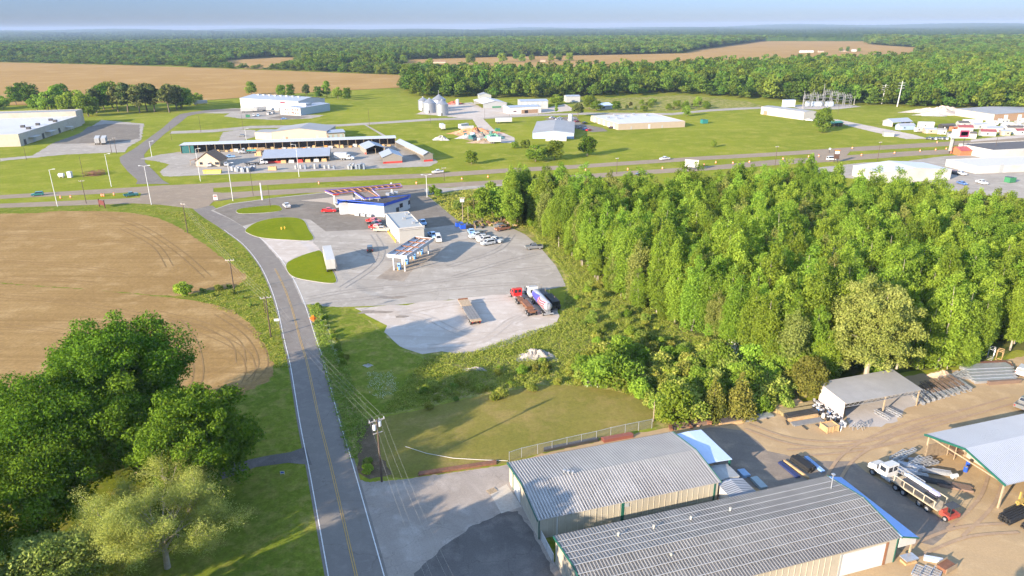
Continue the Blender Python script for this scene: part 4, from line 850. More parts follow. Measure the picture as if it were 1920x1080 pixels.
m.build('roof', r_tar, t)
for k, (fx, fy) in enumerate(((.62, .86), (.66, .80), (.70, .76))):
    p = loc[0]+(loc[2]-loc[0])*fx+pv*(5+k*1.2); m = MB(); m.box(p.x-.7, p.y-.5, hS+.45, p.x+.7, p.y+.5, hS+1.4); m.build('roof_unit', steel, t)
for k in range(4):
    p = loc[0]+dv*(5+k*3.4)+pv*(2.2+k*.4); m = MB(); m.tube([(p.x, p.y, hS+.4), (p.x, p.y, hS+1.5)], .12, 7); m.build('roof_pipe', w_cream, t)
def on_wall(i, u0, u1, z0, z1, nm, mt):
    a, b = loc[i], loc[(i+1) % n]; d = (b-a).normalized(); o_ = Vector((d.y, -d.x, 0))*.05
    p0 = a+d*u0+o_; p1 = a+d*u1+o_; m = MB(); m.bar((p0.x, p0.y, (z0+z1)/2), (p1.x, p1.y, (z0+z1)/2), .08, z1-z0); m.build(nm, mt, t)
LW_ = (loc[2]-loc[1]).length
on_wall(1, LW_-6.5, LW_-4.9, 0.1, 2.2, 'door', steel_d); on_wall(1, LW_-4.4, LW_-2.6, 1.7, 3.3, 'window', glass); on_wall(2, 1.2, 3.2, 1.7, 3.3, 'window', glass)
for k in range(3):
    p = P_[0]+dv*(8.5+k*2.6)-pv*1.1; tc_ = thing('air_conditioner', 'grey air conditioning unit against the white station wall', 'air conditioner', p, math.atan2(dv.y, dv.x), 'air conditioning units behind the station')
    MB().box(-.9, -.5, 0, .9, .5, 1.).build('casing', steel, tc_); MB().tube([(0, 0, 1.), (0, 0, 1.08)], .4, 12).build('fan_grille', steel_d, tc_)
# T-shaped front canopy with its panels stripped off
cz = 6.1
TC = [G(x, y, cz) for x, y in ((610, 358), (752, 346), (754, 350), (700, 354), (718, 371), (681, 373.5), (664, 358.5), (626, 364))]
TC = [G(609, 357, cz), G(750, 344, cz), G(754, 349.5, cz), G(697, 354.5, cz), G(713, 368.5, cz), G(682, 371.5, cz), G(663, 358.5, cz), G(624, 363, cz)]
t = thing('fuel_canopy', 'T-shaped fuel canopy with stripped rusty frame and blue and red edge', 'canopy', TC[7].xy.to_3d(), 0); o0 = t.location.copy()
lc = [p-o0 for p in TC]; n = len(lc)
m = MB(); m.add([(p.x, p.y, cz-.8) for p in lc]+[(p.x, p.y, cz-.1) for p in lc], [(i, (i+1) % n, (i+1) % n+n, i+n) for i in range(n)]); m.build('fascia', [P('white fascia', (.36, .36, .40), .5)], t)
def edge_band(z0, z1, mt, ofs_):
    m = MB(); q_ = [p+(p-sum(lc, Vector())/n).normalized()*ofs_ for p in lc]
    m.add([(p.x, p.y, z0) for p in q_]+[(p.x, p.y, z1) for p in q_], [(i, (i+1) % n, (i+1) % n+n, i+n) for i in range(n)]); m.build('edge_band', mt, t)
edge_band(cz-.42, cz-.02, blue_p, .05); edge_band(cz-.02, cz+.16, P('violet edge', (.13, .06, .28), .5), .06)
m = MB(); v = [Vector((p.x, p.y, cz-.62)) for p in lc]; m.add(v, tessellate_polygon([v])); m.build('deck', P('rusty deck', (.12, .075, .055), .9, var=.4, scale=.6), t)
m = MB()
for a, b in ((0, 1), (7, 2)): m.bar(lc[a]+Vector((0, 0, -.3)), lc[b]+Vector((0, 0, -.3)), .45, .35)
for i in range(13):
    u = i/12; a = lc[0].lerp(lc[1], u); b = lc[7].lerp(lc[2], u); m.bar(a+Vector((0, 0, -.3)), b+Vector((0, 0, -.3)), .34, .3)
m.bar(lc[7].lerp(lc[2], .3)+Vector((0, 0, -.3)), lc[5]+Vector((.8, 0, -.3)), .3, .3); m.bar(lc[0].lerp(lc[1], .5)+Vector((0, 0, -.3)), lc[4]+Vector((-.8, .6, -.3)), .3, .3)
m.build('frame_beam', P('orange rusty beam', (.26, .12, .06), .8, var=.3), t)
m = MB()
for i in range(7):
    u = i/7; a = lc[6].lerp(lc[5], u); b = lc[3].lerp(lc[4], u); m.bar(a+Vector((0, 0, -.4)), b+Vector((0, 0, -.4)), .14, .16)
m.build('frame_joist', P('grey joist', (.35, .32, .30), .7), t)
for px in ((628, 383), (665, 380), (735, 366), (700, 372)):
    b = G(*px)-o0; m = MB(); m.box(b.x-.35, b.y-.35, 0, b.x+.35, b.y+.35, cz-.8); m.build('column', door_w, t)
m = MB(); a = lc[7]+Vector((.3, -.1, 0)); b = a+(lc[6]-lc[7]).normalized()*2.2; m.bar((a.x, a.y-.12, cz-.45), (b.x, b.y-.12, cz-.45), .06, .55); m.build('red_panel', w_red, t)
# long grey service bay
A, B = (750, 457), (796, 452)
sv = shed('service_bay', 'long flat grey-roofed service bay with white wall panels and yellow bollards', 'building', A, B, ((724, 425), 0), 4.6, .1, 'x', P('pale grey roof', (.30, .31, .30), .6, var=.05), P('pale wall', (.36, .345, .32), .6, var=.06), .1, flat=True, parapet=.3)
L_, d_, h_ = sv['dims']
for i in range(6):
    y0 = 2+i*(d_-4)/6; m = MB(); m.box(-.06, y0, .05, -.004, y0+(d_-4)/6-1.1, 3.7); m.build('bay_door', door_w, sv)
MB().box(-.25, -.25, h_-.2, L_+.25, d_+.25, h_+.02).box(-.25, -.25, h_+.3, L_+.25, -.02, h_+.75).build('fascia', P('grey fascia', (.42, .40, .38), .6), sv)
for i, (x_, y_) in enumerate(((L_*.7, d_*.25), (L_*.5, d_*.55), (L_*.75, d_*.8))): MB().box(x_, y_, h_+.05, x_+.9, y_+1.1, h_+.9).build('roof_unit', steel, sv)
for i in range(12):
    y0 = 1.5+i*(d_-3)/11; p = Vector((-1.1, y0, 0)); p.rotate(sv.matrix_basis.to_euler()) if False else None
    rzv = sv.rotation_euler.z; w_ = sv.location+Vector((math.cos(rzv)*-1.1-math.sin(rzv)*y0, math.sin(rzv)*-1.1+math.cos(rzv)*y0, 0))
    tb = MB().tube([(0, 0, 0), (0, 0, 1.05), (0, 0, 1.1)], [.13, .13, .08], 8).build('bollard', yellow_p, loc=w_); tag(tb, 'yellow bollard guarding the service bay doors', 'bollard', 'yellow bollards along the service bay')
# diesel canopy
cz2 = 5.2; c4 = [G(x, y, cz2) for x, y in ((725, 476), (763, 480), (815, 448), (778, 443))]
a = c4[0]; rz = math.atan2((c4[3]-c4[0]).y, (c4[3]-c4[0]).x); Lc = (c4[3]-c4[0]).length; Wc = 6.3
t = thing('fuel_canopy', 'small diesel canopy of bare rusty beams over blue pumps', 'canopy', (a.x, a.y, 0), rz)
m = MB(); m.box(0, -Wc, cz2-1, Lc, -Wc+.1, cz2); m.box(0, -.1, cz2-1, Lc, 0, cz2); m.box(0, -Wc+.1, cz2-1, .1, -.1, cz2); m.box(Lc-.1, -Wc+.1, cz2-1, Lc, -.1, cz2); m.build('fascia', P('grey blue fascia', (.36, .38, .42), .5), t)
MB().box(.12, -Wc+.12, cz2-.85, Lc-.12, -.12, cz2-.75).build('deck', P('white deck', (.55, .55, .56), .6, var=.1), t)
m = MB()
for i in range(5): x_ = .3+i*(Lc-.7)/4; m.bar((x_, -Wc+.15, cz2-.3), (x_, -.15, cz2-.3), .26, .3)
for y_ in (-Wc*.33, -Wc*.66): m.bar((.15, y_, cz2-.5), (Lc-.15, y_, cz2-.5), .2, .26)
m.build('frame_beam', rust, t)
for i in range(4):
    for y_ in (-1.4, -Wc+1.4):
        if i in (1, 2) and y_ < -2: continue
        x_ = 1.2+i*(Lc-2.4)/3; MB().box(x_-.16, y_-.16, 0, x_+.16, y_+.16, cz2-1).build('column', P('pale column', (.46, .47, .5), .5), t)
for i in range(4):
    x_ = 2.2+i*(Lc-3.5)/3; y_ = -Wc*.42; cr, sr = math.cos(rz), math.sin(rz); wl_ = Vector((a.x+x_*cr-y_*sr, a.y+x_*sr+y_*cr, 0))
    tp = thing('fuel_pump', 'blue fuel pump on the island under the diesel canopy', 'fuel pump', wl_, rz, 'fuel pumps under the diesel canopy')
    MB().box(-.3, -.45, .0, .3, .45, 1.7).build('cabinet', P('pump blue', (.08, .22, .5), .4), tp); MB().box(-.34, -.5, 1.7, .34, .5, 2.05).build('top_panel', P('pump top', (.2, .3, .5), .4), tp); MB().box(-.33, -.3, 1.1, -.31, .3, 1.5).build('display', glass, tp)
    for k, dx in enumerate((-1.0, 1.0)):
        w2 = wl_+Vector((cr*dx, sr*dx, 0)); tag(MB().tube([(0, 0, 0), (0, 0, 1.), (0, 0, 1.06)], [.12, .12, .06], 8).build('bollard', yellow_p, loc=w2), 'short yellow bollard beside a diesel pump', 'bollard', 'yellow bollards by the diesel pumps')
# ---------------------------------------------------------------- north side: mill, warehouses, store, lumber yard, depot, plants
ml = shed('mill_building', 'beige flat-roofed mill block with low white roof at the left edge', 'building', (-250, 284), (39.5, 274.5), ((126, 236), 0), ((39.5, 274.5), 252.5), 0, 'x', r_white, w_cream, 0, flat=True, items=[('window', 'f', 50, 52, 2.5, 4, glass)])
for u_, v_ in ((.93, .25), (.90, .45), (.95, .62), (.84, .35), (.88, .7)): MB().box(ml['dims'][0]*u_, ml['dims'][1]*v_, ml['dims'][2], ml['dims'][0]*u_+2.2, ml['dims'][1]*v_+2, ml['dims'][2]+1.5).build('roof_unit', steel_d, ml)
for i in range(5): MB().box(ml['dims'][0]+.004, 5+i*13, .1, ml['dims'][0]+.08, 8+i*13, 3.4).build('loading_door', (steel_d, w_grey)[i % 2], ml)
for i in range(2): MB().box(ml['dims'][0], 12+i*24, 3.6, ml['dims'][0]+3.5, 22+i*24, 3.9).build('dock_canopy', w_white, ml)
shed('mill_building', 'taller beige mill hall with cream front behind the low white roof', 'building', (-250, 250), (147, 236), ((157, 231), 0), ((147, 236), 209.5), 0, 'x', r_grey, w_cream, 0, flat=True)
wm = shed('warehouse', 'tallest white warehouse with long roof before the far tan field', 'warehouse', (452, 203), (561, 210), ((603, 202.5), 0), ((452, 203), 184), 2.2, 'x', r_pale, w_white, .3)
L_, d_, h_ = wm['dims']
for i in range(8): MB().box(L_*(.1+.1*i), d_*.42, h_+1.7, L_*(.1+.1*i)+2.2, d_*.42+2, h_+2.7).build('roof_vent', steel, wm)
MB().box(L_*.70, -.1, h_*.72, L_*.78, -.01, h_*.9).build('sign_panel', P('dark red sign', (.15, .02, .05), .5), wm)
ww = shed('warehouse_office', 'two-storey white office wing of the tallest white warehouse', 'building', (526.5, 215), (564.3, 216.8), ((639, 208), 0), ((564.3, 216.8), 203), .8, 'y', r_pale, w_white, .2, sidewall=P('blue grey side wall', (.30, .36, .38), .6))
L_, d_, h_ = ww['dims']
for i in range(6):
    for z0 in (.9, 3.6):
        if i != 2: MB().box(L_*(.24+.12*i), -.06, z0, L_*(.24+.12*i)+1, -.004, z0+1.5).build('window', P('dark window', (.07, .04, .035), .3), ww)
MB().box(L_*.5, -1.4, 2.5, L_*.66, -.004, 2.75).build('door_canopy', w_red, ww)
MB().box(L_*.25, d_*.35, h_+.7, L_*.75, d_*.55, h_+2).build('roof_unit', steel, ww)
shed('store_building', 'wide beige store with shallow grey gable roof behind the lumber shed', 'building', (511.5, 263), (613.5, 262), ((511.6, 236), 5.5), 5.2, 2.0, 'y', r_grey, P('light beige wall', (.36, .305, .25), .7, var=.05, scale=.3), .3, items=[('door', 'f', 6.5, 7.9, .1, 2.6, w_grey), ('door', 'f', 27.5, 29, .1, 2.8, w_grey), ('fan_box', 'f', 8.5, 9.5, .6, 2., w_brown), ('fan_box', 'f', 35, 36, 1., 2.2, w_brown)])
shed('store_wing', 'low beige left wing of the wide beige store', 'building', (479, 261.3), (511, 262.2), 14, 4.4, .6, 'x', r_grey, P('light beige wall', (.36, .305, .25), .7), .2)
shed('store_wing', 'lower right wing of the wide beige store with a shaded loading side', 'building', (614, 262), (646, 260), 14, 4.2, .8, 'x', r_pale, P('light beige wall', (.36, .305, .25), .7), .8, items=[('door', 'f', 1.2+i*3.3, 3+i*3.3, .2, 3, P('loading door', (.34, .40, .38), .6)) for i in range(4)])
ls = shed('lumber_shed', 'very long thin white-roofed lumber shed with open bays along the yard', 'shed', (340, 288), (742, 273.5), 11, 4.6, -.15, 'x', P('white sheet roof', (.46, .46, .475), .5, var=.05), P('dark shed wall', (.12, .10, .09), .8), .5, opens='f', mono=True)
L_, d_, h_ = ls['dims']
for i in range(27): MB().box(L_*i/26-.1, .05, 0, L_*i/26+.1, .25, h_-.1).build('post', w_post, ls)
MB().box(.6, .3, 0, 7, .45, h_-.2).build('bay_screen', w_teal, ls)
for k in range(30):
    x_ = 20+(L_-24)*k/29+rnd.uniform(-.8, .8); rzv = ls.rotation_euler.z; y_ = rnd.uniform(-.3, 2); hh = rnd.uniform(.8, 2.0); ww_ = rnd.uniform(1.6, 3.2)
    wl_ = ls.location+Vector((math.cos(rzv)*x_-math.sin(rzv)*y_, math.sin(rzv)*x_+math.cos(rzv)*y_, 0)); m = MB()
    for j in range(3): m.box(-ww_/2+rnd.uniform(0, .2), -.6, hh*j/3+.02*(j+1), ww_/2-rnd.uniform(0, .2), .6, hh*(j+1)/3)
    tag(m.build('lumber_stack', (w_wood, w_wood, P('orange wrapped wood', (.50, .22, .06), .8), w_white)[k % 4], loc=wl_), 'banded stack of boards in an open bay of the long lumber shed', 'lumber stack', 'lumber stacks in the long shed'); bpy.context.scene.objects[-1] if False else None
hs = shed('yard_house', 'tan house with steep brown hip roof at the lumber yard entrance', 'house', (368, 312), (412, 312), ((385, 282), 6.5), 2.9, 4.2, 'y', r_brown, P('tan wall', (.40, .32, .23), .8), .6, items=[('window', 'f', 2, 3.6, .9, 2.2, glass), ('door', 'f', 7, 8.2, .05, 2.2, w_brown), ('window', 'f', 10, 12, .9, 2.2, glass)])
MB().prism([(-4.6, 2.3), (-.65, 2.9), (-.65, 3.), (-4.6, 2.4)], 3, 11, 'y').build('porch_roof', r_brown, hs)
for y_ in (3.2, 10.6): MB().box(-4.4, y_, 0, -4.2, y_+.2, 2.3).build('porch_post', w_post, hs)
cs = shed('lumber_shed', 'central open lumber shed with stepped pale roof in the middle of the yard', 'shed', (495, 307), (618, 302), ((494, 277), 5.), 3.6, 1.9, 'x', r_pale, w_taupe, .5, opens='f', posts=6, items=[('red_skirt', 'f', 0.2, 9, .05, 1.1, w_red)])
L_, d_, h_ = cs['dims']; MB().prism([(-2.4, h_-.55), (-.55, h_-.05), (-.55, h_+.05), (-2.4, h_-.45)], -.4, L_+.4, 'x').build('front_awning', r_pale, cs)
for k, x_ in enumerate((.3, .42, .55, .67, .8, .92)):
    rzv = cs.rotation_euler.z; wl_ = cs.location+Vector((math.cos(rzv)*x_*L_+math.sin(rzv)*.2, math.sin(rzv)*x_*L_-math.cos(rzv)*.2, 0)); m = MB()
    for j in range(3): m.box(-1.4+.1*j, -.7, j*.5+.02, 1.4-.07*j, .7, j*.5+.48)
    tag(m.build('lumber_stack', (w_wood, door_w, w_red, w_wood, w_white, w_wood)[k], loc=wl_), ('tan board', 'white wrapped', 'red wrapped', 'loose tan timber', 'white sheet', 'large orange-tan board')[k]+' stack under the front of the central lumber shed', 'lumber stack')
shed('lumber_shed', 'small gabled lumber shed with pale roof at the back right of the yard', 'shed', (687, 290), (722, 287.5), ((678, 270), 3.4), 3.2, 1.7, 'y', r_pale, w_taupe, .5, opens='f', posts=3, items=[('red_skirt', 'l', .2, 4, .03, 1., w_red)])
shed('lumber_shed', 'small taupe lumber shed with red base stripe, gable towards the highway', 'shed', (718, 307), (754.5, 305), ((703, 287), 3.2), 3.3, 1.9, 'y', r_pale, w_taupe, .4, opens='l', items=[('red_skirt', 'f', .1, 14, .03, .95, w_red)])
shed('lumber_shed', 'long pale-roofed shed running back from the highway at the right end of the yard', 'shed', (794.5, 303.5), (812, 302), ((741, 264.5), 4), 3.7, 1.3, 'y', r_pale, w_taupe, .4, opens='l', items=[('red_skirt', 'f', .1, 7.4, .03, .95, w_red)])
for i, (cx_, by, ey, ty, rpx) in enumerate([(793, 207, 189, 180.5, 9.), (822.5, 206, 187, 179, 12.5), (805, 212, 194, 186.5, 12.5), (828.7, 217, 196, 189.5, 11.2)]):
    c = G(cx_, by); dist = math.hypot(c.y, CAM_H); r = rpx/FPX*dist; hE = height_of((cx_, by), ey); c.y += r*.8
    t = thing('grain_bin', ('leftmost galvanised grain bin, partly behind its neighbour', 'tallest galvanised grain bin at the back with a thin mast', 'large front left galvanised grain bin', 'right front galvanised grain bin beside the gravel')[i], 'grain bin', c)
    m = MB(); k = 40; hs_ = []
    for j in range(int(hE/.4)+1): hs_.append((j*.4, r)); hs_.append((j*.4+.2, r+.03))
    m.tube([(0, 0, z) for z, _ in hs_], [q_ for _, q_ in hs_], 40, caps=False); m.build('wall', P('galvanised bin', (.30, .31, .33), .42, .55, var=.08, scale=.5), t)
    m = MB(); m.tube([(0, 0, hE), (0, 0, hE+r*.62), (0, 0, hE+r*.66)], [r+.15, r*.12, r*.1], 32); m.build('roof', P('galvanised cone', (.28, .29, .31), .42, .5, var=.08), t)
    MB().tube([(0, 0, hE+r*.6), (0, 0, hE+r*.6+(4 if i == 1 else .6))], .1 if i == 1 else .5, 8).build('vent_cap', steel, t)
    MB().box(-.5, -r-.1, .2, .5, -r+.1, 2.2).build('door', steel_d, t)
shed('depot_shed', 'white-roofed depot shed with grey gable, beside the grain bins', 'shed', (906, 203.2), (950, 201.6), ((886, 195.5), 0), ((906, 203.2), 194.5), 2, 'y', r_white, w_grey, .6, opens='l', items=[('machine', 'f', 8, 16, .1, 1.4, P('green paint', (.03, .16, .07), .6))])
shed('depot_shed', 'small rounded grey shed behind the white-roofed depot shed', 'shed', (899, 185), (921, 184.5), 14, 3.2, 1.8, 'y', r_pale, w_grey, .3)
do = shed('depot_office', 'low depot office with white left half and brown brick front', 'building', (955, 214), (1014.5, 211.3), 16, 5, .6, 'x', r_pale, P('pale office wall', (.52, .50, .47), .6), .3, items=[('brick_front', 'f', 10.3, 24.5, .0, 3., w_brown), ('door', 'f', 13, 16, .05, 2.5, glass), ('sign_panel', 'f', 3.5, 6, 1.4, 2.4, P('dark sign', (.1, .05, .07), .5))])
shed('depot_hall', 'larger grey hall with pale blue-white roof behind the depot office', 'building', (976, 204), (1027.5, 203), 20, ((1027.5, 203), 189.5), .9, 'x', r_pale, w_grey, .3, items=[('window', 'f', 3+i*4.3, 5+i*4.3, 3.6, 5.3, door_w) for i in range(5)])
shed('grey_shed', 'plain grey shed right of the round bright tree at the depot', 'shed', (1062, 192), (1087.5, 191.5), 12, ((1062, 192), 181), .8, 'x', r_pale, w_grey, .3)
shed('small_house', 'small house with pale blue roof behind the flat beige plant', 'house', (1124, 206), (1148, 204), 12, 3.2, 1.6, 'x', r_blue, w_grey, .6, items=[('window', 'f', 3, 6, .8, 2.2, glass)])
bb = shed('blue_plant', 'pale blue metal plant with wide grey roof beside the scrap heap', 'building', (998.5, 260), (1076, 260.5), ((951, 237.5), 0), ((998.5, 260), 249), 1.4, 'y', r_grey, w_blue, .3, items=[('loading_door', 'f', 11.5, 17.5, .1, 4, door_w)])
shed('white_extension', 'small white flat extension on the front of the pale blue plant', 'building', (1023, 264.5), (1062, 264.5), 3.5, 3.4, .1, 'x', r_white, w_white, .1, flat=True)
bp_ = shed('flat_plant', 'wide beige flat-roofed plant with bright white roof in the middle of the fields', 'building', (1159, 244), (1284, 238.3), ((1083, 228.3), 0), ((1159, 244), 232.8), 0, 'x', r_white, w_beige, 0, flat=True, parapet=.2, items=[('door', 'f', 22, 23.5, .1, 3, door_w), ('door', 'f', 9, 10, .1, 2, w_grey), ('door', 'f', 32, 33, .1, 2, w_grey)]+[('loading_door', 'l', 6+i*9, 9+i*9, .1, 3.2, door_w) for i in range(6)])
L_, d_, h_ = bp_['dims']
for x_, y_ in ((.1, .62), (.2, .5), (.4, .7), (.6, .85), (.75, .72), (.3, .85)): MB().box(L_*x_, d_*y_, h_, L_*x_+1.8, d_*y_+1.8, h_+1.3).build('roof_unit', steel, bp_)
c = G(1069, 237); t = thing('storage_tank', 'white upright storage tank in the parking lot left of the beige plant', 'tank', c); MB().tube([(0, 0, 0), (0, 0, 7.8), (0, 0, 8.4), (0, 0, 8.6)], [1.5, 1.5, 1.1, .3], 16).build('shell', door_w, t); MB().bar((1.6, 0, 0), (1.6, 0, 8), .3, .1).build('ladder', steel, t)
c = G(858, 196.5); t = thing('storage_tank', 'small white upright tank beside rusty machinery right of the bins', 'tank', c); MB().tube([(0, 0, 0), (0, 0, 4.6), (0, 0, 5)], [1.5, 1.5, .4], 14).build('shell', door_w, t); MB().tube([(0, 0, 5), (0, 0, 5.3)], .3, 8).build('cap', steel, t)
shed('white_plant', 'long plain white building beside the substation', 'building', (1426, 214), (1506, 225.3), ((1531, 223.8), 0), ((1506, 225.3), 210.3), .5, 'x', r_grey, P('plain white wall', (.40, .375, .35), .6, var=.03), .1, items=[('door', 'f', 3, 7, .1, 3, w_brown)])
shed('brick_warehouse', 'warehouse with white front and brown brick side above the trailer lot', 'warehouse', (1790, 216.5), (1862, 228), ((1985, 223), 0), ((1862, 228), 214.5), 1, 'x', r_grey, P('plain white wall', (.40, .375, .35), .6), .3, sidewall=w_brown, items=[('window', 'r', 8+i*11, 11+i*11, 1.5, 4.5, door_w) for i in range(5)])
shed('retail_building', 'big white-roofed building half hidden behind the wood treetops', 'building', (1645, 344), (1781, 337), ((1702, 304.6), 5), 4.6, 1.5, 'y', P('white sheet roof', (.46, .46, .475), .5, var=.05), w_white, .2)
rb = shed('retail_building', 'big white box building with flat white roof at the right edge', 'building', (1830, 326), (1990, 319), ((1762, 312), 0), ((1830, 326), 313), 0, 'x', P('pinkish white roof', (.45, .43, .415), .7, var=.05), w_white, 0, flat=True, parapet=.2, items=[('loading_door', 'f', 12+i*16, 14+i*16, .1, 4, w_grey) for i in range(4)])
shed('retail_building', 'low dark-roofed building behind the white box building at the right edge', 'building', (1858, 299), (1990, 292), 22, 4.5, 0, 'x', r_dark, w_white, 0, flat=True)
shed('diner', 'low red-roofed building with orange end beside the tall sign', 'building', (1800, 292), (1855, 290.5), 8, 2.8, 1.4, 'x', P('faded red roof', (.30, .06, .06), .6), P('orange wall', (.38, .12, .05), .7), .5)
shed('orange_hut', 'orange hut with blue flat roof right of the red-roofed building', 'hut', (1856, 290.5), (1881, 289.5), 7, 3.4, .2, 'x', blue_p, P('orange wall', (.38, .12, .05), .7), .1, items=[('window', 'f', 2, 4, 1, 2.2, glass), ('window', 'f', 5.5, 7.5, 1, 2.2, glass)])
# sheds and campers of the sales lot
r_mar = P('dull maroon roof', (.20, .05, .055), .6)
lot = [((1686, 244), (1715, 243), 2.8, 1.2, w_blue, r_pale, 'pale blue shed under the red-trimmed pavilion'), ((1723, 239.5), (1751, 240), 3.4, .4, w_white, r_white, 'boxy white trailer home behind the first row'), ((1733, 250), (1756, 250.5), 2.4, 1., w_beige, r_pale, 'beige and white portable shed in the front row, left end'), ((1757, 251.5), (1774, 252.3), 2.5, .9, w_grey, r_grey, 'blue-grey portable shed beside the beige one'), ((1778, 257), (1803, 257.8), 2.2, .6, w_grey, r_dark, 'low dark grey shed left of the white cabin'),
       ((1803, 258.8), (1830, 260), 2.9, 1., w_white, r_dark, 'white cabin with dark roof standing nearest the highway'), ((1838, 255), (1867, 255.8), 2.8, 1.2, w_grey, r_mar, 'grey shed with red roof right of the white cabin'), ((1876, 254), (1894, 254.5), 2.6, .8, w_beige, r_pale, 'tan shed with orange base right of the grey red-roofed shed'), ((1905, 253), (1940, 252.5), 2.6, 1.1, w_white, r_mar, 'white shed with red roof at the right frame edge'), ((1767, 244), (1791, 243), 2.9, .9, steel_d, r_dark, 'black shed with dark green roof in the second row'),
       ((1796, 247), (1824, 247.5), 2.8, 1.3, w_white, r_mar, 'white shed with red-edged roof behind the white cabin'), ((1797, 238), (1817, 238), 2.7, 1.1, w_grey, r_dark, 'dark roofed grey shed in the third row'), ((1806, 234), (1841, 235), 3., .5, w_white, r_white, 'long white trailer home in the back row'), ((1826, 242), (1851, 242), 2.8, 1., w_grey, r_pale, 'pale roofed shed in the middle of the third row'), ((1888, 247.5), (1919, 247.5), 2.8, 1.1, w_white, r_dark, 'white shed with dark blue roof in the second row at the right'), ((1850, 248), (1880, 248), 2.6, .9, w_white, r_pale, 'white shed behind the tan shed')]
for A, B, h, ri, wa, ro, lb in lot: shed('portable_shed', lb, 'shed', A, B, 4.2, h, ri, 'x', ro, wa, .15, items=[('door', 'f', 1, 2, .1, 2, door_w if wa is not w_white else w_grey), ('window', 'f', 3.4, 4.3, 1, 1.8, glass)], group='portable sheds on the sales lot')
shed('pavilion', 'open pavilion with grey gable roof and red trim on the grass', 'pavilion', (1673, 238), (1708, 236), 9, 3.2, 1.8, 'x', r_pale, w_grey, .6, opens='fb', posts=4)
shed('portable_shed', 'lone grey shed with open end on the grass before the sales lot', 'shed', (1657, 256), (1676, 256.5), 4.5, 2.5, .8, 'x', r_grey, w_grey, .15, opens='r')
shed('green_kiosk', 'small shelter with green roof behind the spreading forked tree', 'shelter', (1556, 238.5), (1580, 237), 6, 2.6, .8, 'x', P('green roof', (.05, .20, .12), .6), w_post, .5, opens='f', posts=4)
for x, y, w_, l in [(820, 119, 30, 'low brown farmhouse far out on the tan field'), (1018, 116, 9, 'tiny white building far out on the tan field'), (1513, 99, 22, 'white farm building at the edge of the far right field'), (1584, 97, 12, 'tan farmhouse between trees at the far right field'), (1602, 97, 7, 'tiny white hut on the far right field'), (1725, 93, 8, 'small pale building at the far wood edge'), (1540, 98.5, 8, 'small tan outbuilding by the far right field')]:
    c = G(x, y); sc_ = math.hypot(c.x, c.y)/FPX; a = (Vector((c.x-w_*sc_/2, c.y, 0)), 0., w_*sc_)
    shed('farmhouse', l, 'farmhouse', 0, 0, 9, 3.4, 2., 'x', r_brown if 'brown' in l or 'tan' in l else r_white, w_beige if 'brown' in l or 'tan' in l else w_white, .4, fr=a)
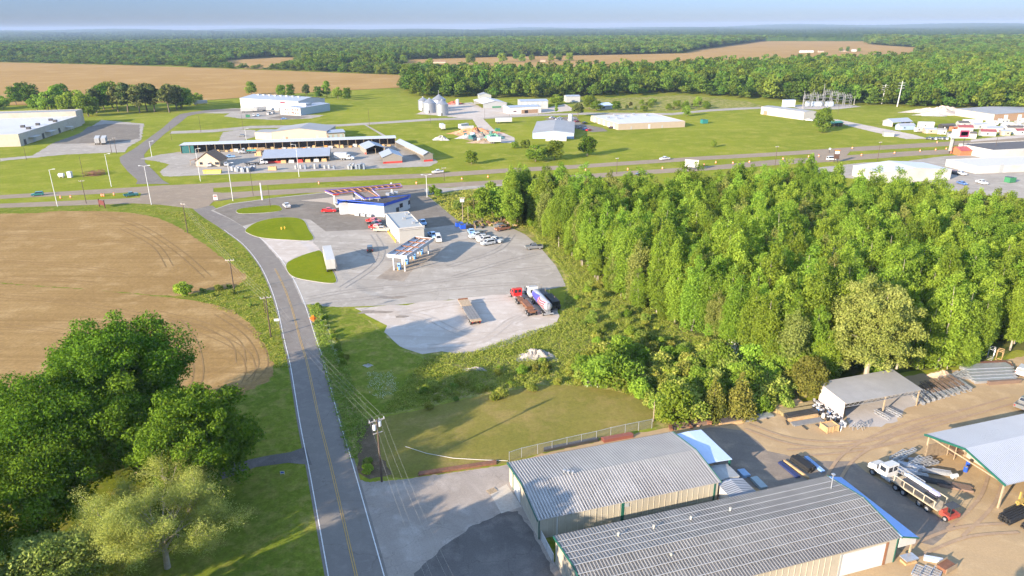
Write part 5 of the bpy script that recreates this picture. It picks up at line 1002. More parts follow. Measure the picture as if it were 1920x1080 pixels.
# ================================================================= VEHICLES
def paint(nm, c): return P('paint '+nm, c, .3, coat=.6, var=.03)
PC = {k: paint(k, c) for k, c in dict(red=(.50, .02, .02), white=(.50, .50, .50), black=(.014, .014, .016), silver=(.42, .44, .47), tan=(.40, .35, .28), blue=(.05, .12, .30), lightblue=(.22, .38, .60), grey=(.14, .145, .15), maroon=(.16, .02, .03), teal=(.02, .16, .15), green=(.03, .14, .06), rusty=(.22, .09, .05)).items()}
def wheels(t, xs, y, r, w=.24, n=12):
    for x in xs:
        for s in (-1, 1):
            wm_ = MB().tube([(x, s*(y-w), r), (x, s*y, r)], r, n).build('wheel', black, t); MB().tube([(x, s*(y-.02), r), (x, s*(y+.015), r)], r*.55, n).build('rim', steel, wm_)
VP = {}
def vehicle(kind, col):
    k = (kind, col)
    if k in VP: return VP[k]
    t = thing({'pickup': 'pickup_truck', 'car': 'parked_car', 'suv': 'parked_car', 'van': 'van'}[kind], 'x', {'pickup': 'pickup truck', 'car': 'car', 'suv': 'car', 'van': 'van'}[kind])
    m = MB(); g_ = MB(); c = PC[col]
    if kind == 'pickup':
        L = 2.8; m.prism([(-.9, .45), (2.72, .42), (2.8, .7), (2.74, 1.0), (2.5, 1.1), (1.2, 1.17), (-.9, 1.17)], -.98, .98, 'y')
        m.box(-2.8, -.98, .5, -.9, .98, .72); m.box(-2.8, -.98, .72, -.9, -.88, 1.17); m.box(-2.8, .88, .72, -.9, .98, 1.17); m.box(-2.8, -.88, .72, -2.7, .88, 1.17)
        cb = [(-.95, 1.17), (1.3, 1.17), (.62, 1.82), (-.75, 1.85)]; y0, y1 = .94, .76
        g = (-.75, 1.05); xs = (-1.75, 1.75); r = .4
    else:
        h = {'car': 1.45, 'suv': 1.75, 'van': 2.2}[kind]; b = {'car': .92, 'suv': 1.02, 'van': 1.15}[kind]
        m.prism([(-2.3, .35), (2.3, .33), (2.36, .6), (2.25, b-.15), (1.9, b-.04), (1.2, b), (-2.1, b+.02), (-2.36, b-.1)], -.92, .92, 'y')
        cb = {'car': [(-1.9, b), (1.3, b), (.45, h), (-1.0, h)], 'suv': [(-2.25, b), (1.25, b), (.5, h), (-2.0, h)], 'van': [(-2.3, b), (1.7, b), (.95, h), (-2.25, h)]}[kind]; y0, y1 = .88, .70; xs = (-1.4, 1.4); r = .34
    m.add([(x, s*(y0 if i in (0, 1) else y1), z) for s in (-1, 1) for i, (x, z) in enumerate(cb)], [(0, 1, 2, 3), (7, 6, 5, 4), (0, 4, 5, 1), (1, 5, 6, 2), (2, 6, 7, 3), (3, 7, 4, 0)])
    m.build('body', c, t)
    def lerp(a, b, u): return tuple(p+(q_-p)*u for p, q_ in zip(a, b))
    q_ = lambda i, s: (cb[i][0], s*(y0 if i in (0, 1) else y1), cb[i][1])
    def pane(a, b, c_, d, o):
        A, B, C_, D = lerp(lerp(a, b, .07), lerp(d, c_, .07), .14), lerp(lerp(a, b, .93), lerp(d, c_, .93), .14), lerp(lerp(a, b, .93), lerp(d, c_, .93), .88), lerp(lerp(a, b, .07), lerp(d, c_, .07), .88)
        o = Vector(o)*.02; mm = MB(); v = [Vector(p)+o for p in (A, B, C_, D)]; mm.add(v+[p-o*.8 for p in v], [(0, 1, 2, 3), (7, 6, 5, 4), (0, 4, 5, 1), (1, 5, 6, 2), (2, 6, 7, 3), (3, 7, 4, 0)]); mm.build('window', glass, t)
    pane(q_(1, -1), q_(1, 1), q_(2, 1), q_(2, -1), (1, 0, .6)); pane(q_(0, -1), q_(0, 1), q_(3, 1), q_(3, -1), (-1, 0, .3))
    for s in (-1, 1): pane(q_(0, s), q_(1, s), q_(2, s), q_(3, s), (0, s, .2))
    for s in (-1, 1):
        x_ = 2.79 if kind == 'pickup' else 2.31; MB().box(x_-.03, s*.62-.16, .68, x_+.03, s*.62+.16, .84).build('headlight', P('lamp glass', (.6, .6, .58), .2), t)
        x_ = -2.81 if kind == 'pickup' else -2.36; MB().box(x_-.01, s*.8-.1, .72, x_+.02, s*.8+.1, 1.0).build('tail_light', P('tail lamp', (.3, .01, .01), .3), t)
    wheels(t, xs, .96 if kind == 'pickup' else .92, r); VP[k] = t; return t
def park(kind, col, px, toward, label, group=None, s=1.):
    pr = vehicle(kind, col); c = G(*px); a = heading(px, toward) if isinstance(toward, tuple) else R_(toward)
    return place(pr, (c.x, c.y, .06), s, label, group, rz=a)
for a in [('pickup', 'red', (617, 398), (640, 397), 'bright red pickup parked left of the white station wall'), ('pickup', 'white', (634, 389), (640, 399), 'white pickup half hidden by the front corner of the white station'),
    ('pickup', 'red', (701, 418), (716, 420), 'farthest red pickup in the row at the service bay doors'), ('pickup', 'black', (703, 424), (722, 427), 'black and red pickup second in the row at the service bay doors'), ('pickup', 'red', (707, 430), (726, 432), 'nearer red pickup third in the row at the service bay doors'), ('pickup', 'tan', (716, 434), (735, 434), 'tan pickup nearest in the row at the service bay doors'),
    ('suv', 'black', (694, 470), (694, 462), 'lone dark car on the pale paving left of the service bay'), ('pickup', 'lightblue', (793, 421), (799, 430), 'pale blue pickup in the shade behind the service bay roof'), ('pickup', 'lightblue', (812, 445), (823, 452), 'pale blue pickup beside the diesel canopy'), ('van', 'white', (822, 452), (826, 462), 'white van with open back by the pale blue pickup'),
    ('suv', 'silver', (915, 459), (898, 462), 'silver car at the near end of the scrapped car row'), ('suv', 'white', (908, 453), (890, 456), 'white car behind the silver car'), ('car', 'white', (905, 448), (890, 451), 'low white car third from the near end of the scrapped row'), ('pickup', 'white', (928, 454), (940, 456), 'white pickup bed facing away at the scrapped row'), ('car', 'grey', (898, 441), (885, 443), 'dark teal car at the far end of the scrapped row'), ('pickup', 'lightblue', (884, 439), (878, 430), 'pale blue cab beside the blue skips'), ('pickup', 'silver', (895, 446), (880, 448), 'silver pickup between the white cars'),
    ('pickup', 'grey', (1001, 467), (980, 468), 'dark grey pickup alone at the edge of the brush'), ('pickup', 'rusty', (942, 432), (930, 434), 'rusty car wreck near the tall trees'), ('car', 'grey', (938, 426), (925, 426), 'dark wreck behind the rusty one'),
    ('pickup', 'white', (538, 389), (530, 382), 'white work truck with ladder rack on the station forecourt'), ('suv', 'teal', (71, 367), (60, 368), 'dark green car driving on the left end of the highway'), ('pickup', 'teal', (246, 368), (262, 366), 'dark green pickup on the median road near the junction'), ('pickup', 'white', (821, 325), (800, 327), 'white pickup driving on the highway before the lumber yard'), ('pickup', 'white', (1246, 300), (1225, 302), 'white pickup driving on the highway near the billboard'), ('van', 'white', (1558, 301), (1578, 300), 'white car beside the dark sign on the median crossing'),
    ('pickup', 'white', (393, 312), (393, 320), 'white car in front of the tan house'), ('pickup', 'lightblue', (431, 296), (445, 295), 'blue truck right of the tan house'), ('pickup', 'white', (424, 311), (430, 318), 'white and black pickup at the corner of the tan house'), ('car', 'grey', (453, 256), (445, 256), 'dark car on the pale yard left of the beige store'),
    ('suv', 'white', (476, 218), (474, 222), 'white car left of two on the warehouse lot'), ('suv', 'lightblue', (484, 218), (482, 222), 'pale blue car right of two on the warehouse lot'), ('car', 'blue', (532, 224), (545, 224), 'dark blue car on the warehouse parking'), ('van', 'white', (505, 215), (515, 213), 'white van left of the warehouse office'), ('van', 'silver', (512, 213), (520, 211), 'silver van beside the white warehouse van'),
    ('car', 'grey', (1088, 241), (1098, 240), 'dark car in the plant parking, left of three'), ('car', 'blue', (1098, 243.5), (1108, 242), 'dark blue car between two in the plant parking'), ('car', 'red', (1104, 245.5), (1114, 244), 'red car nearest in the plant parking'), ('car', 'black', (1096, 232), (1104, 231), 'black car close to the beige plant doors'), ('car', 'black', (1147, 241), (1155, 240), 'black car at the front corner of the beige plant'), ('suv', 'blue', (1063, 258.5), (1070, 258), 'dark blue car at the corner of the pale blue plant'), ('suv', 'red', (1070, 259.5), (1078, 259), 'red and white car at the corner of the pale blue plant'),
    ('pickup', 'white', (1517, 227), (1530, 228), 'white pickup at the corner of the long white building'), ('pickup', 'white', (1535, 233), (1545, 231), 'white pickup half hidden by the forked tree'), ('pickup', 'white', (1800, 328), (1815, 331), 'white pickup with rusty trailer beside the big white building'), ('suv', 'black', (1790, 327), (1800, 329), 'black car by the big white building corner'), ('pickup', 'white', (1840, 345), (1850, 348), 'white truck on the store lot above the wood'), ('car', 'blue', (1803, 346), (1810, 348), 'blue car on the store lot above the wood'), ('suv', 'black', (1200, 329), (1180, 330), 'dark car on the near highway lane behind the wood')]:
    park(*a)
for i, (x, y) in enumerate([(1035, 222), (1040, 223.5), (1046, 225), (1052, 227), (1058, 229.5), (1050, 223), (1064, 231.5), (1070, 226), (1076, 224), (1082, 229)]): park('car', ('white', 'grey', 'silver', 'white', 'maroon')[i % 5], (x, y), (x+9, y-1), 'parked car in the row beside the white storage tank lot', 'cars in the plant parking row')
for i in range(12): park(('car', 'suv')[i % 2], ('black', 'grey', 'white')[i % 3], (1738+i*3.4+rnd.uniform(-1, 1), 261.5+rnd.uniform(-1, 1)), (1738+i*3.4, 270), 'small vehicle in the row facing the highway before the sheds', 'vehicles lined up before the portable sheds', .75)
# campers and white trailer homes crowding the right end of the lot
def camper(L, W, H, lb, px, a, mt=w_white, nm='camper', cat='camper', group='white campers on the sales lot'):
    c = G(*px); t = thing(nm, lb, cat, (c.x, c.y, 0), R_(a), group)
    MB().prism([(-L/2, .6), (L/2-.3, .55), (L/2, 1.1), (L/2-.2, H-.3), (L/2-.9, H), (-L/2+.3, H), (-L/2, H-.3)], -W/2, W/2, 'y').build('body', mt, t)
    for s in (-1, 1):
        for u in (-.25, .2): MB().box(L*u-.5, s*(W/2+.01)-.02, 1.5, L*u+.5, s*(W/2+.01)+.02, 2.2).build('window', glass, t)
    MB().box(-.7, -.4, H, .4, .4, H+.25).build('roof_unit', steel, t); wheels(t, (-.5, .4), W/2, .38); return t
for i in range(26):
    x, y = rnd.uniform(1845, 1940), rnd.uniform(230, 247)
    camper(rnd.uniform(6, 9), 2.5, rnd.uniform(2.8, 3.2), 'white camper packed among others at the right end of the sales lot', (x, y), rnd.choice((-20, 10, 70, 100)), (w_white, w_white, P('light grey camper', (.5, .52, .55), .4))[i % 3])
camper(7, 2.5, 3, 'rounded white camper at the left end of the sales lot, front row', (1724, 248), 15, group=None)
camper(8, 2.5, 3, 'orange and white camper behind the tan shed on the lot', (1790, 246), 20, P('orange wall', (.5, .14, .04), .7), group=None)
# ---- box trailers and trucks
def box_trailer(px, toward, L, H, lb, mt=w_white, group=None, legs=True):
    c = G(*px); a = heading(px, toward); t = thing('box_trailer', lb, 'trailer', (c.x, c.y, .06), a, group)
    MB().box(0, -1.28, 1.15, L, 1.28, H).build('box_body', mt, t)
    m = MB()
    for i in range(int(L/.8)):
        for s in (-1, 1): m.box(.4+i*.8, s*1.28-(.03 if s < 0 else 0), 1.25, .5+i*.8, s*1.28+(.03 if s > 0 else 0), H-.1)
    m.build('side_rib', mt, t); MB().box(-.04, -1.2, 1.25, -.005, -.03, H-.15).build('rear_door', w_white, t); MB().box(-.04, .03, 1.25, -.005, 1.2, H-.15).build('rear_door', w_white, t)
    MB().box(.5, -.5, .8, L-.4, .5, 1.14).build('chassis', steel_d, t); wheels(t, (1.3, 2.6), 1.25, .5)
    if L > 8:
        for s in (-1, 1): MB().box(L-3, s*.9-.06, 0.02, L-2.85, s*.9+.06, 1.15).build('landing_leg', steel_d, t)
    return t
box_trailer((622, 512), (611, 470), 14.6, 4.0, 'long white box trailer parked beside the lower grass island')
box_trailer((183, 272), (189, 258), 14, 4, 'left white box trailer of two on the mill lot'); box_trailer((195, 272), (202, 258), 14, 4, 'right white box trailer of two on the mill lot')
for i, (p, q_, L, lb) in enumerate([((452, 211.5), (480, 210.5), 13, 'white box trailer parked before the tallest warehouse, left end'), ((500, 208), (484, 209), 11, 'grey-white box trailer behind the first at the warehouse'), ((545, 209), (528, 210), 10, 'white box trailer at the warehouse dock by the office'), ((363, 197), (382, 196), 12, 'white box trailer alone at the far street end by the grove'),
    ((832, 245), (822, 238), 9, 'white box trailer standing askew on the grass'), ((862, 244), (874, 242), 8, 'short white box trailer behind the scrap heap'), ((866, 248), (888, 247), 8, 'white box trailer beside the scrap heap'), ((929, 231.5), (955, 231), 12, 'white box trailer at the back of the pale blue plant'), ((918, 269), (933, 269), 7, 'small white trailer in front of the scrap heap')]): box_trailer(p, q_, L, 3.9, lb)
def tractor(t, x, mt, sleeper=False, frame_m=steel_d):
    """cab facing +x with its nose at x."""
    s0 = 1.6 if sleeper else 0
    MB().prism([(x-1.9, .9), (x, .75), (x+.02, 1.35), (x-.25, 1.72), (x-1.9, 1.95)], -.95, .95, 'y').build('hood', mt, t)
    cb = MB(); cb.prism([(x-3.6-s0, .9), (x-1.9, .9), (x-1.9, 1.95), (x-2.25, 2.85), (x-3.6-s0, 3.0 if not sleeper else 3.5)], -1.15, 1.15, 'y'); c_ = cb.build('cab', mt, t)
    MB().bar((x-1.87, 0, 1.98), (x-2.2, 0, 2.76), 1.9, .06).build('windscreen', glass, c_)
    for s in (-1, 1):
        MB().box(x-3.3, s*1.16-.02, 1.85, x-2.3, s*1.16+.02, 2.6).build('window', glass, c_); MB().box(x-2.1, s*1.45-.1, 1.8, x-2.0, s*1.45+.1, 2.6).build('mirror', steel_d, c_)
        MB().box(x-3.62-s0, s*.5-.38, 1.9, x-3.59-s0, s*.5+.38, 2.7).build('window', glass, c_); MB().box(x-.03, s*.7-.16, 1.0, x+.03, s*.7+.16, 1.25).build('headlight', P('lamp glass', (.6, .6, .58), .2), t)
    MB().box(x-7-s0, -.45, .7, x-3.5-s0, .45, 1.0).build('chassis', frame_m, t); MB().tube([(x-4.2-s0*.5, .75, .75), (x-2.6-s0*.5, .75, .75)], .33, 10).tube([(x-4.2-s0*.5, -.75, .75), (x-2.6-s0*.5, -.75, .75)], .33, 10).build('fuel_tank', steel, t)
    wheels(t, (x-1.1,), 1.2, .52, .32, 14); wheels(t, (x-5.4-s0, x-6.7-s0), 1.22, .52, .5, 14)
# the works lorry in the yard
f_, r_ = G(1634, 880), G(1766, 968); rz = math.atan2((f_-r_).y, (f_-r_).x); L = (f_-r_).length
t = thing('flatbed_lorry', 'white day-cab lorry with long flatbed of pipe stacks parked in the shade of the yard', 'lorry', (r_.x, r_.y, .01), rz)
tractor(t, L, PC['white'], frame_m=P('dusty frame', (.33, .29, .23), .8))
MB().box(0, -1.25, 1.18, L-4.4, 1.25, 1.36).build('deck', P('dusty deck', (.34, .28, .2), .85, var=.25, scale=2), t); MB().box(.3, -.5, .75, L-6, .5, 1.16).build('chassis', steel_d, t); wheels(t, (1.6, 2.9), 1.22, .5, .5, 14)
m = MB()
for i in range(5):
    x_ = .6+i*(L-5.6)/4
    for s in (-1, 1): m.box(x_, s*1.2-.05, 1.36, x_+.1, s*1.2+.05, 2.45)
for s in (-1, 1): m.box(.5, s*1.2-.05, 2.35, L-5, s*1.2+.05, 2.45)
m.build('stake', P('tan stake', (.42, .36, .27), .7), t)
fz = rz; cf, sf = math.cos(rz), math.sin(rz)
def on_lorry(x, y, z): return Vector((r_.x+x*cf-y*sf, r_.y+x*sf+y*cf, z))
def bundle(name, lb, cat, loc, rz_, L_, W_, H_, n, mt, rad=None, group=None, tilt=0):
    """a tied bundle of long sections lying along x."""
    m = MB(); q_ = random.Random(int(L_*100+W_*10)); rows = max(1, int(round(H_/(W_/n))))
    for i in range(n):
        for j in range(rows):
            y_ = -W_/2+(i+.5)*W_/n; z_ = (j+.5)*H_/rows; d_ = q_.uniform(-.15, .15); rr_ = min(W_/n, H_/rows)*.47
            if rad: m.tube([(-L_/2+d_, y_, z_), (L_/2+d_, y_, z_)], rr_, 8)
            else: m.box(-L_/2+d_, y_-W_/n*.47, z_-H_/rows*.46, L_/2+d_, y_+W_/n*.47, z_+H_/rows*.46)
    o = m.build(name, mt, loc=loc); o.rotation_euler = (0, 0, rz_); return tag(o, lb, cat, group)
bundle('pipe_bundle', 'bundle of black sections on the front of the flatbed lorry', 'bundle', on_lorry(L-7.6, .1, 1.37), rz, 3.6, 1.6, .95, 4, steel_d)
bundle('pipe_bundle', 'bright wrapped roll on top of the black sections behind the lorry cab', 'bundle', on_lorry(L-7.4, -.55, 2.33), rz, 4., .55, .3, 2, P('bright foil', (.6, .6, .66), .3, .3))
bundle('pipe_bundle', 'bundle of black pipes on the rear half of the flatbed lorry', 'bundle', on_lorry(3.8, .2, 1.37), rz, 4.6, 1.9, .8, 6, steel_d, True)
bundle('pipe_bundle', 'violet-white wrapped bundle on the rear half of the flatbed lorry', 'bundle', on_lorry(3.4, -.7, 2.18), rz, 3.6, .6, .35, 3, P('violet foil', (.50, .46, .70), .35, .2))
def lattice(name, lb, cat, loc, rz_, L_, W_, H_, mt, n=8, group=None, th=.1):
    m = MB()
    for y_ in (-W_/2, W_/2):
        for z_ in (.05, H_): m.bar((-L_/2, y_, z_), (L_/2, y_, z_), th)
        for i in range(n):
            x0, x1 = -L_/2+L_*i/n, -L_/2+L_*(i+1)/n; a, b = ((.05, H_) if i % 2 else (H_, .05)); m.bar((x0, y_, a), (x1, y_, b), th*.7)
    for i in range(n+1):
        x0 = -L_/2+L_*i/n; m.bar((x0, -W_/2, H_), (x0, W_/2, H_), th*.8); m.bar((x0, -W_/2, .05), (x0, W_/2, .05), th*.8)
    o = m.build(name, mt, loc=loc); o.rotation_euler = (0, 0, rz_); return tag(o, lb, cat, group)
lattice('lattice_truss', 'grey lattice truss tipped up along the far side of the flatbed lorry', 'truss', on_lorry(7.2, -1.1, 1.8), rz, 5.6, .7, .7, steel, 9)
# truck mounted forklift
k_ = G(1781, 973); t = thing('forklift', 'small red truck-mounted forklift hanging behind the flatbed lorry', 'forklift', (k_.x, k_.y, .01), rz+R_(180))
MB().box(-1., -1.1, .45, .6, 1.1, 1.0).box(-1., -1.1, 1., -.5, 1.1, 1.35).build('body', P('dull red', (.30, .045, .03), .7, var=.3, scale=3), t); MB().box(-.4, -.3, 1., .2, .3, 1.15).box(-.4, -.3, 1.15, -.25, .3, 1.7).build('seat', black, t)
m = MB()
for s in (-1, 1): m.bar((-1.05, s*.45, .3), (-1.05, s*.45, 2.4), .1); m.bar((-.9, s*.9, 1.3), (-.6, s*.9, 2.2), .06); m.bar((.5, s*.9, 1.), (.4, s*.9, 2.2), .06)
m.box(-.75, -.95, 2.2, .5, .95, 2.26); m.build('mast', steel_d, t); wheels(t, (.1,), 1.3, .42, .3)
# flatbed trailer on the white gravel
a, b = G(893, 611), G(868, 571); rz = math.atan2((b-a).y, (b-a).x); L = (b-a).length
t = thing('flatbed_trailer', 'empty flatbed trailer with grey deck and rusty ends alone on the white gravel', 'trailer', (a.x, a.y, .03), rz)
MB().box(.9, -1.3, 1.2, L*.68, 1.3, 1.36).build('deck', P('grey plank deck', (.17, .165, .16), .8, var=.25, scale=2), t); MB().box(L*.68, -1.3, 1.3, L, 1.3, 1.46).build('front_deck', P('tan plank deck', (.34, .25, .16), .85, var=.3, scale=2), t); MB().box(-.1, -1.3, 1.15, .9, 1.3, 1.4).build('rear_deck', P('tan plank deck', (.34, .25, .16), .85, var=.3, scale=2), t)
m = MB()
for y_ in (-.65, 0, .65): m.box(.9, y_-.03, 1.36, L*.68, y_+.03, 1.372)
m.build('deck_gap', steel_d, t); MB().box(.2, -.5, .75, L-.5, .5, 1.18).build('chassis', rust, t); wheels(t, (1.1, 2.3), 1.25, .5, .5)
for s in (-1, 1): MB().box(L-3.2, s*.8-.06, 0, L-3., s*.8+.06, 1.2).build('landing_leg', rust, t); MB().box(-.14, s*.9-.14, .85, -.1, s*.9+.14, 1.1).build('tail_light', P('tail lamp', (.3, .01, .01), .3), t)
MB().box(L-.3, -1.25, 1.46, L-.1, 1.25, 1.75).build('headboard', rust, t)
# tanker rig with flag colours, red rig and black trailer beside the wood
def rig(rear, front, lb, kind, name, cat):
    a, b = G(*rear), G(*front); rz = math.atan2((b-a).y, (b-a).x); L = (b-a).length; t = thing(name, lb, cat, (a.x, a.y, .03), rz)
    if kind == 'tank':
        tractor(t, L, PC['white'], True); Lt = L-6.2; blue = P('flag blue', (.06, .06, .36), .35); red_ = P('flag red', (.5, .03, .04), .35); tank = P('tank white', (.34, .34, .38), .3, .1)
        m = MB(); zs = lambda x: 2.35-.35*math.sin(math.pi*min(1, x/Lt))
        m.tube([(.2, 0, 2.5), (.6, 0, 2.45), (Lt*.35, 0, 2.25), (Lt*.65, 0, 2.25), (Lt-.5, 0, 2.5), (Lt, 0, 2.55)], [.55, 1.05, 1.2, 1.2, 1.05, .55], 20); m.build('tank', tank, t, smooth=True)
        def patch(x0, x1, a0, a1, mt, nm, r=1.215):
            mm = MB(); v = []; n1, n2 = 10, 5
            for i in range(n1+1):
                for j in range(n2+1):
                    x = x0+(x1-x0)*i/n1; an = a0+(a1-a0)*j/n2+.14*math.sin(x*1.3); rr_ = 1.09+.13*math.sin(math.pi*min(1, max(0, (x-.5)/(Lt-1)))); zc = 2.47-.22*math.sin(math.pi*min(1, max(0, (x-.2)/Lt)))
                    v.append((x, math.cos(an)*rr_*1.01, zc+math.sin(an)*rr_*1.01))
            f = [(i*(n2+1)+j, i*(n2+1)+j+1, (i+1)*(n2+1)+j+1, (i+1)*(n2+1)+j) for i in range(n1) for j in range(n2)]; mm.add(v, f); mm.build(nm, mt, t)
        for s in (1, -1):
            q_ = (lambda an: an) if s > 0 else (lambda an: math.pi-an)
            patch(Lt*.5, Lt-.7, q_(-.75), q_(1.05), blue, 'flag_panel')
            for k in range(4): patch(.7, Lt*.5, q_(-.7+k*.45), q_(-.46+k*.45), red_, 'flag_stripe')
        MB().box(.3, -.3, 3.35, Lt-.6, .3, 3.42).build('walkway', steel, t); m = MB()
        for s in (-.35, .35): m.bar((.05, s, .8), (.25, s, 3.4), .06)
        for i in range(8): m.bar((.05+.025*i, -.35, .9+i*.32), (.05+.025*i, .35, .9+i*.32), .04)
        m.build('ladder', steel, t); MB().box(.3, -.55, .8, Lt, .55, 1.15).build('chassis', steel, t); MB().box(-.1, -1.2, .6, .2, 1.2, .9).build('bumper', steel, t); wheels(t, (1., 2.2), 1.22, .5, .5)
        for s in (-1, 1): MB().tube([(L-4.9, s*1.25, 1), (L-4.9, s*1.25, 4)], .08, 7).build('exhaust_stack', steel, t)
    elif kind == 'red':
        tractor(t, L, PC['red'], False, rust); MB().box(.2, -.7, .9, L-5, .7, 1.15).build('chassis', rust, t); wheels(t, (.9, 2.1), 1.22, .5, .5)
        m = MB()
        for i in range(5): m.box(.4+i*(L-6)/5, -1.2, 1.15, .75+i*(L-6)/5, 1.2, 1.3)
        m.box(2.6, -.8, 1.3, L*.45, .8, 1.7); m.build('bolster', rust, t)
    else:
        MB().box(.2, -1.2, 1., L, 1.2, 1.25).build('deck', steel_d, t); wheels(t, (1., 2.2), 1.22, .5, .5); m = MB()
        for i in range(6): m.tube([(.8+i*(L-1.2)/5, -.9+.3*(i % 3), 1.25), (.9+i*(L-1.2)/5, -.85+.3*(i % 3), 2.3+.4*(i % 2))], .05, 6)
        m.build('stake', w_post, t); MB().box(.5, -1., 1.25, L*.5, 1., 2.3).build('black_box', black, t)
    return t
rig((1029, 594), (990, 549), 'tanker lorry painted with red white and blue flag colours next to the brush', 'tank', 'tanker_lorry', 'tanker')
rig((1000, 594), (963, 553), 'red-cabbed lorry with bare rusty chassis left of the flag tanker', 'red', 'chassis_lorry', 'lorry')
rig((1044, 583), (1012, 551), 'black trailer with upright stakes right of the flag tanker', 'blk', 'stake_trailer', 'trailer')
for lb, p, q_, nm, mt in [('white lorry with teal and orange flat load before the long lumber shed', (498, 285), (447, 289), 'flatbed_lorry', P('teal load', (.05, .38, .33), .6)), ('white lorry with dark empty flatbed before the central lumber shed', (458, 310), (503, 308), 'flatbed_lorry', steel_d)]:
    a, b = G(*p), G(*q_); t = thing(nm, lb, 'lorry', (a.x, a.y, .05), math.atan2((b-a).y, (b-a).x)); L = (b-a).length; tractor(t, L, PC['white'])
    MB().box(0, -1.25, 1.1, L-4.2, 1.25, 1.3).build('deck', rust if 'teal' in lb else steel_d, t); wheels(t, (1., 2.2), 1.22, .5, .5)
    if 'teal' in lb: MB().box(L-9.5, -1.2, 1.3, L-4.5, 1.2, 1.9).build('load', mt, t); MB().box(.2, -1.2, 1.3, L-9.8, 1.2, 2.5).build('load', w_wood, t)
    else: MB().box(L-4.6, -1.2, 1.3, L-4.3, 1.2, 2.5).build('headboard', steel, t)
a, b = G(628, 300), G(652, 300); t = thing('box_lorry', 'white box lorry beside the right end of the central lumber shed', 'lorry', (a.x, a.y, .05), math.atan2((b-a).y, (b-a).x)); tractor(t, 10.5, PC['white']); MB().box(0, -1.25, 1.1, 6.7, 1.25, 3.9).build('box_body', w_white, t); MB().box(-.03, -1.1, 1.2, -.005, 1.1, 3.7).build('rear_door', w_grey, t)
# ================================================================= POLES, LIGHTS, WIRES
TOPS = {}
def pole(px, top, kind, lb, group=None, key=None, h=None, r=None, arm=None, rz=0.):
    c = G(*px); h = h or height_of(px, top); far = max(1, c.y/250)
    nm, cat = {'wood': ('utility_pole', 'utility pole'), 'light': ('street_lamp', 'street lamp'), 'sign': ('sign_pole', 'pole'), 'bare': ('utility_pole', 'utility pole')}[kind]
    t = thing(nm, lb, cat, c, rz, group); r = r or (.15 if kind != 'light' else .13)
    mt = {'wood': P('dark pole wood', (.075, .05, .035), .9, var=.3, scale=2), 'bare': P('grey pole wood', (.24, .19, .14), .9, var=.2, scale=2), 'light': P('pale lamp post', (.55, .55, .54), .4), 'sign': door_w}[kind]
    MB().tube([(0, 0, -.1), (0, 0, h)], [r*1.15, r*.75], 9).build('pole_shaft', mt, t)
    if kind == 'light':
        for s in (arm or (1,)):
            MB().tube([(0, 0, h-.15), (s*1.4, 0, h+.15)], .06, 6).build('arm', mt, t); MB().box(min(s*1.3, s*2.2), -.18, h+.05, max(s*1.3, s*2.2), .18, h+.25).build('lamp_head', P('lamp head', (.5, .52, .55), .4), t)
    elif arm:
        MB().box(-arm, -.07, h-.42, arm, .07, h-.24).build('crossarm', P('crossarm wood', (.36, .32, .28), .8), t)
        for u in (-.92, -.3, .3, .92): MB().tube([(arm*u, 0, h-.24), (arm*u, 0, h+.02)], .06, 6).build('insulator', P('insulator', (.5, .5, .52), .3), t)
    if key: TOPS[key] = (c, h, arm or 0, rz)
    return t
lineA = heading((508, 632), (716, 903))
pm = pole((716, 903), 785, 'wood', 'tall dark utility pole with two grey transformers beside the road at the works entrance', None, 'main', arm=1.25, rz=lineA+R_(90))
h = TOPS['main'][1]
for s, z in ((-.42, -1.9), (.42, -1.5)):
    tr = MB().tube([(s, .1, h+z), (s, .1, h+z+.1), (s, .1, h+z+.85), (s, .1, h+z+.92)], [.2, .27, .27, .18], 12).build('transformer', P('transformer grey', (.52, .54, .58), .35), pm)
    MB().tube([(s, .1, h+z+.9), (s, .1, h+z+1.15)], .05, 6).build('bushing', w_cream, tr)
m = MB(); m.box(-.75, -.06, h-2.5, .75, .06, h-2.38); m.box(-.6, -.06, h-1.0, .5, .06, h-.9); m.build('bracket', P('crossarm wood', (.36, .32, .28), .8), pm)
for s in (-1, 1): MB().bar((s*.85, 0, h-.42), (0, 0, h-1.2), .05).build('brace', steel, pm)
MB().tube([(.1, .14, 2.5), (.1, .14, 7.5)], .05, 6).build('conduit', w_white, pm); MB().box(.0, .12, 4.2, .25, .3, 4.6).build('meter_box', steel_d, pm)
pole((508, 632), 556, 'wood', 'brown utility pole with crossarm on the left road verge below the bend', None, 'p2', arm=1.2, rz=lineA+R_(80)); pole((440, 550), 486, 'wood', 'dark utility pole with white cap at the tip of the ploughed field', None, 'p3', arm=1.1, rz=lineA+R_(60)); pole((352, 437), 381, 'wood', 'dark utility pole on the verge at the top of the ploughed field', None, 'p4', arm=.9, rz=lineA+R_(40))
for px, top, k, lb, arm in [((108, 387), 318, 'light', 'tall white street lamp at the left end of the near highway lane', (1,)), ((209, 350), 289, 'light', 'tall white street lamp on the grass left of the side street mouth', (1,)), ((284, 384), 311, 'light', 'double-armed white street lamp on the near side of the junction', (-1, 1)), ((376, 340), 279, 'light', 'white street lamp on the grass in front of the tan house', (1,)), ((437, 377), 306, 'light', 'white street lamp on the grass wedge right of the junction', (1,)), ((285, 294), 265, 'light', 'small white lamp post at the lumber yard mouth', (1,)), ((561, 332), 271, 'light', 'white lamp post before the central lumber shed', (-1,)), ((801, 370), 328, 'light', 'lamp post with flat head at the corner of the dark station lot', (-1, 1)), ((462, 263), 241, 'light', 'pale lamp post left of the beige store', (1,))]: pole(px, top, k, lb, arm=arm, rz=R_(10))
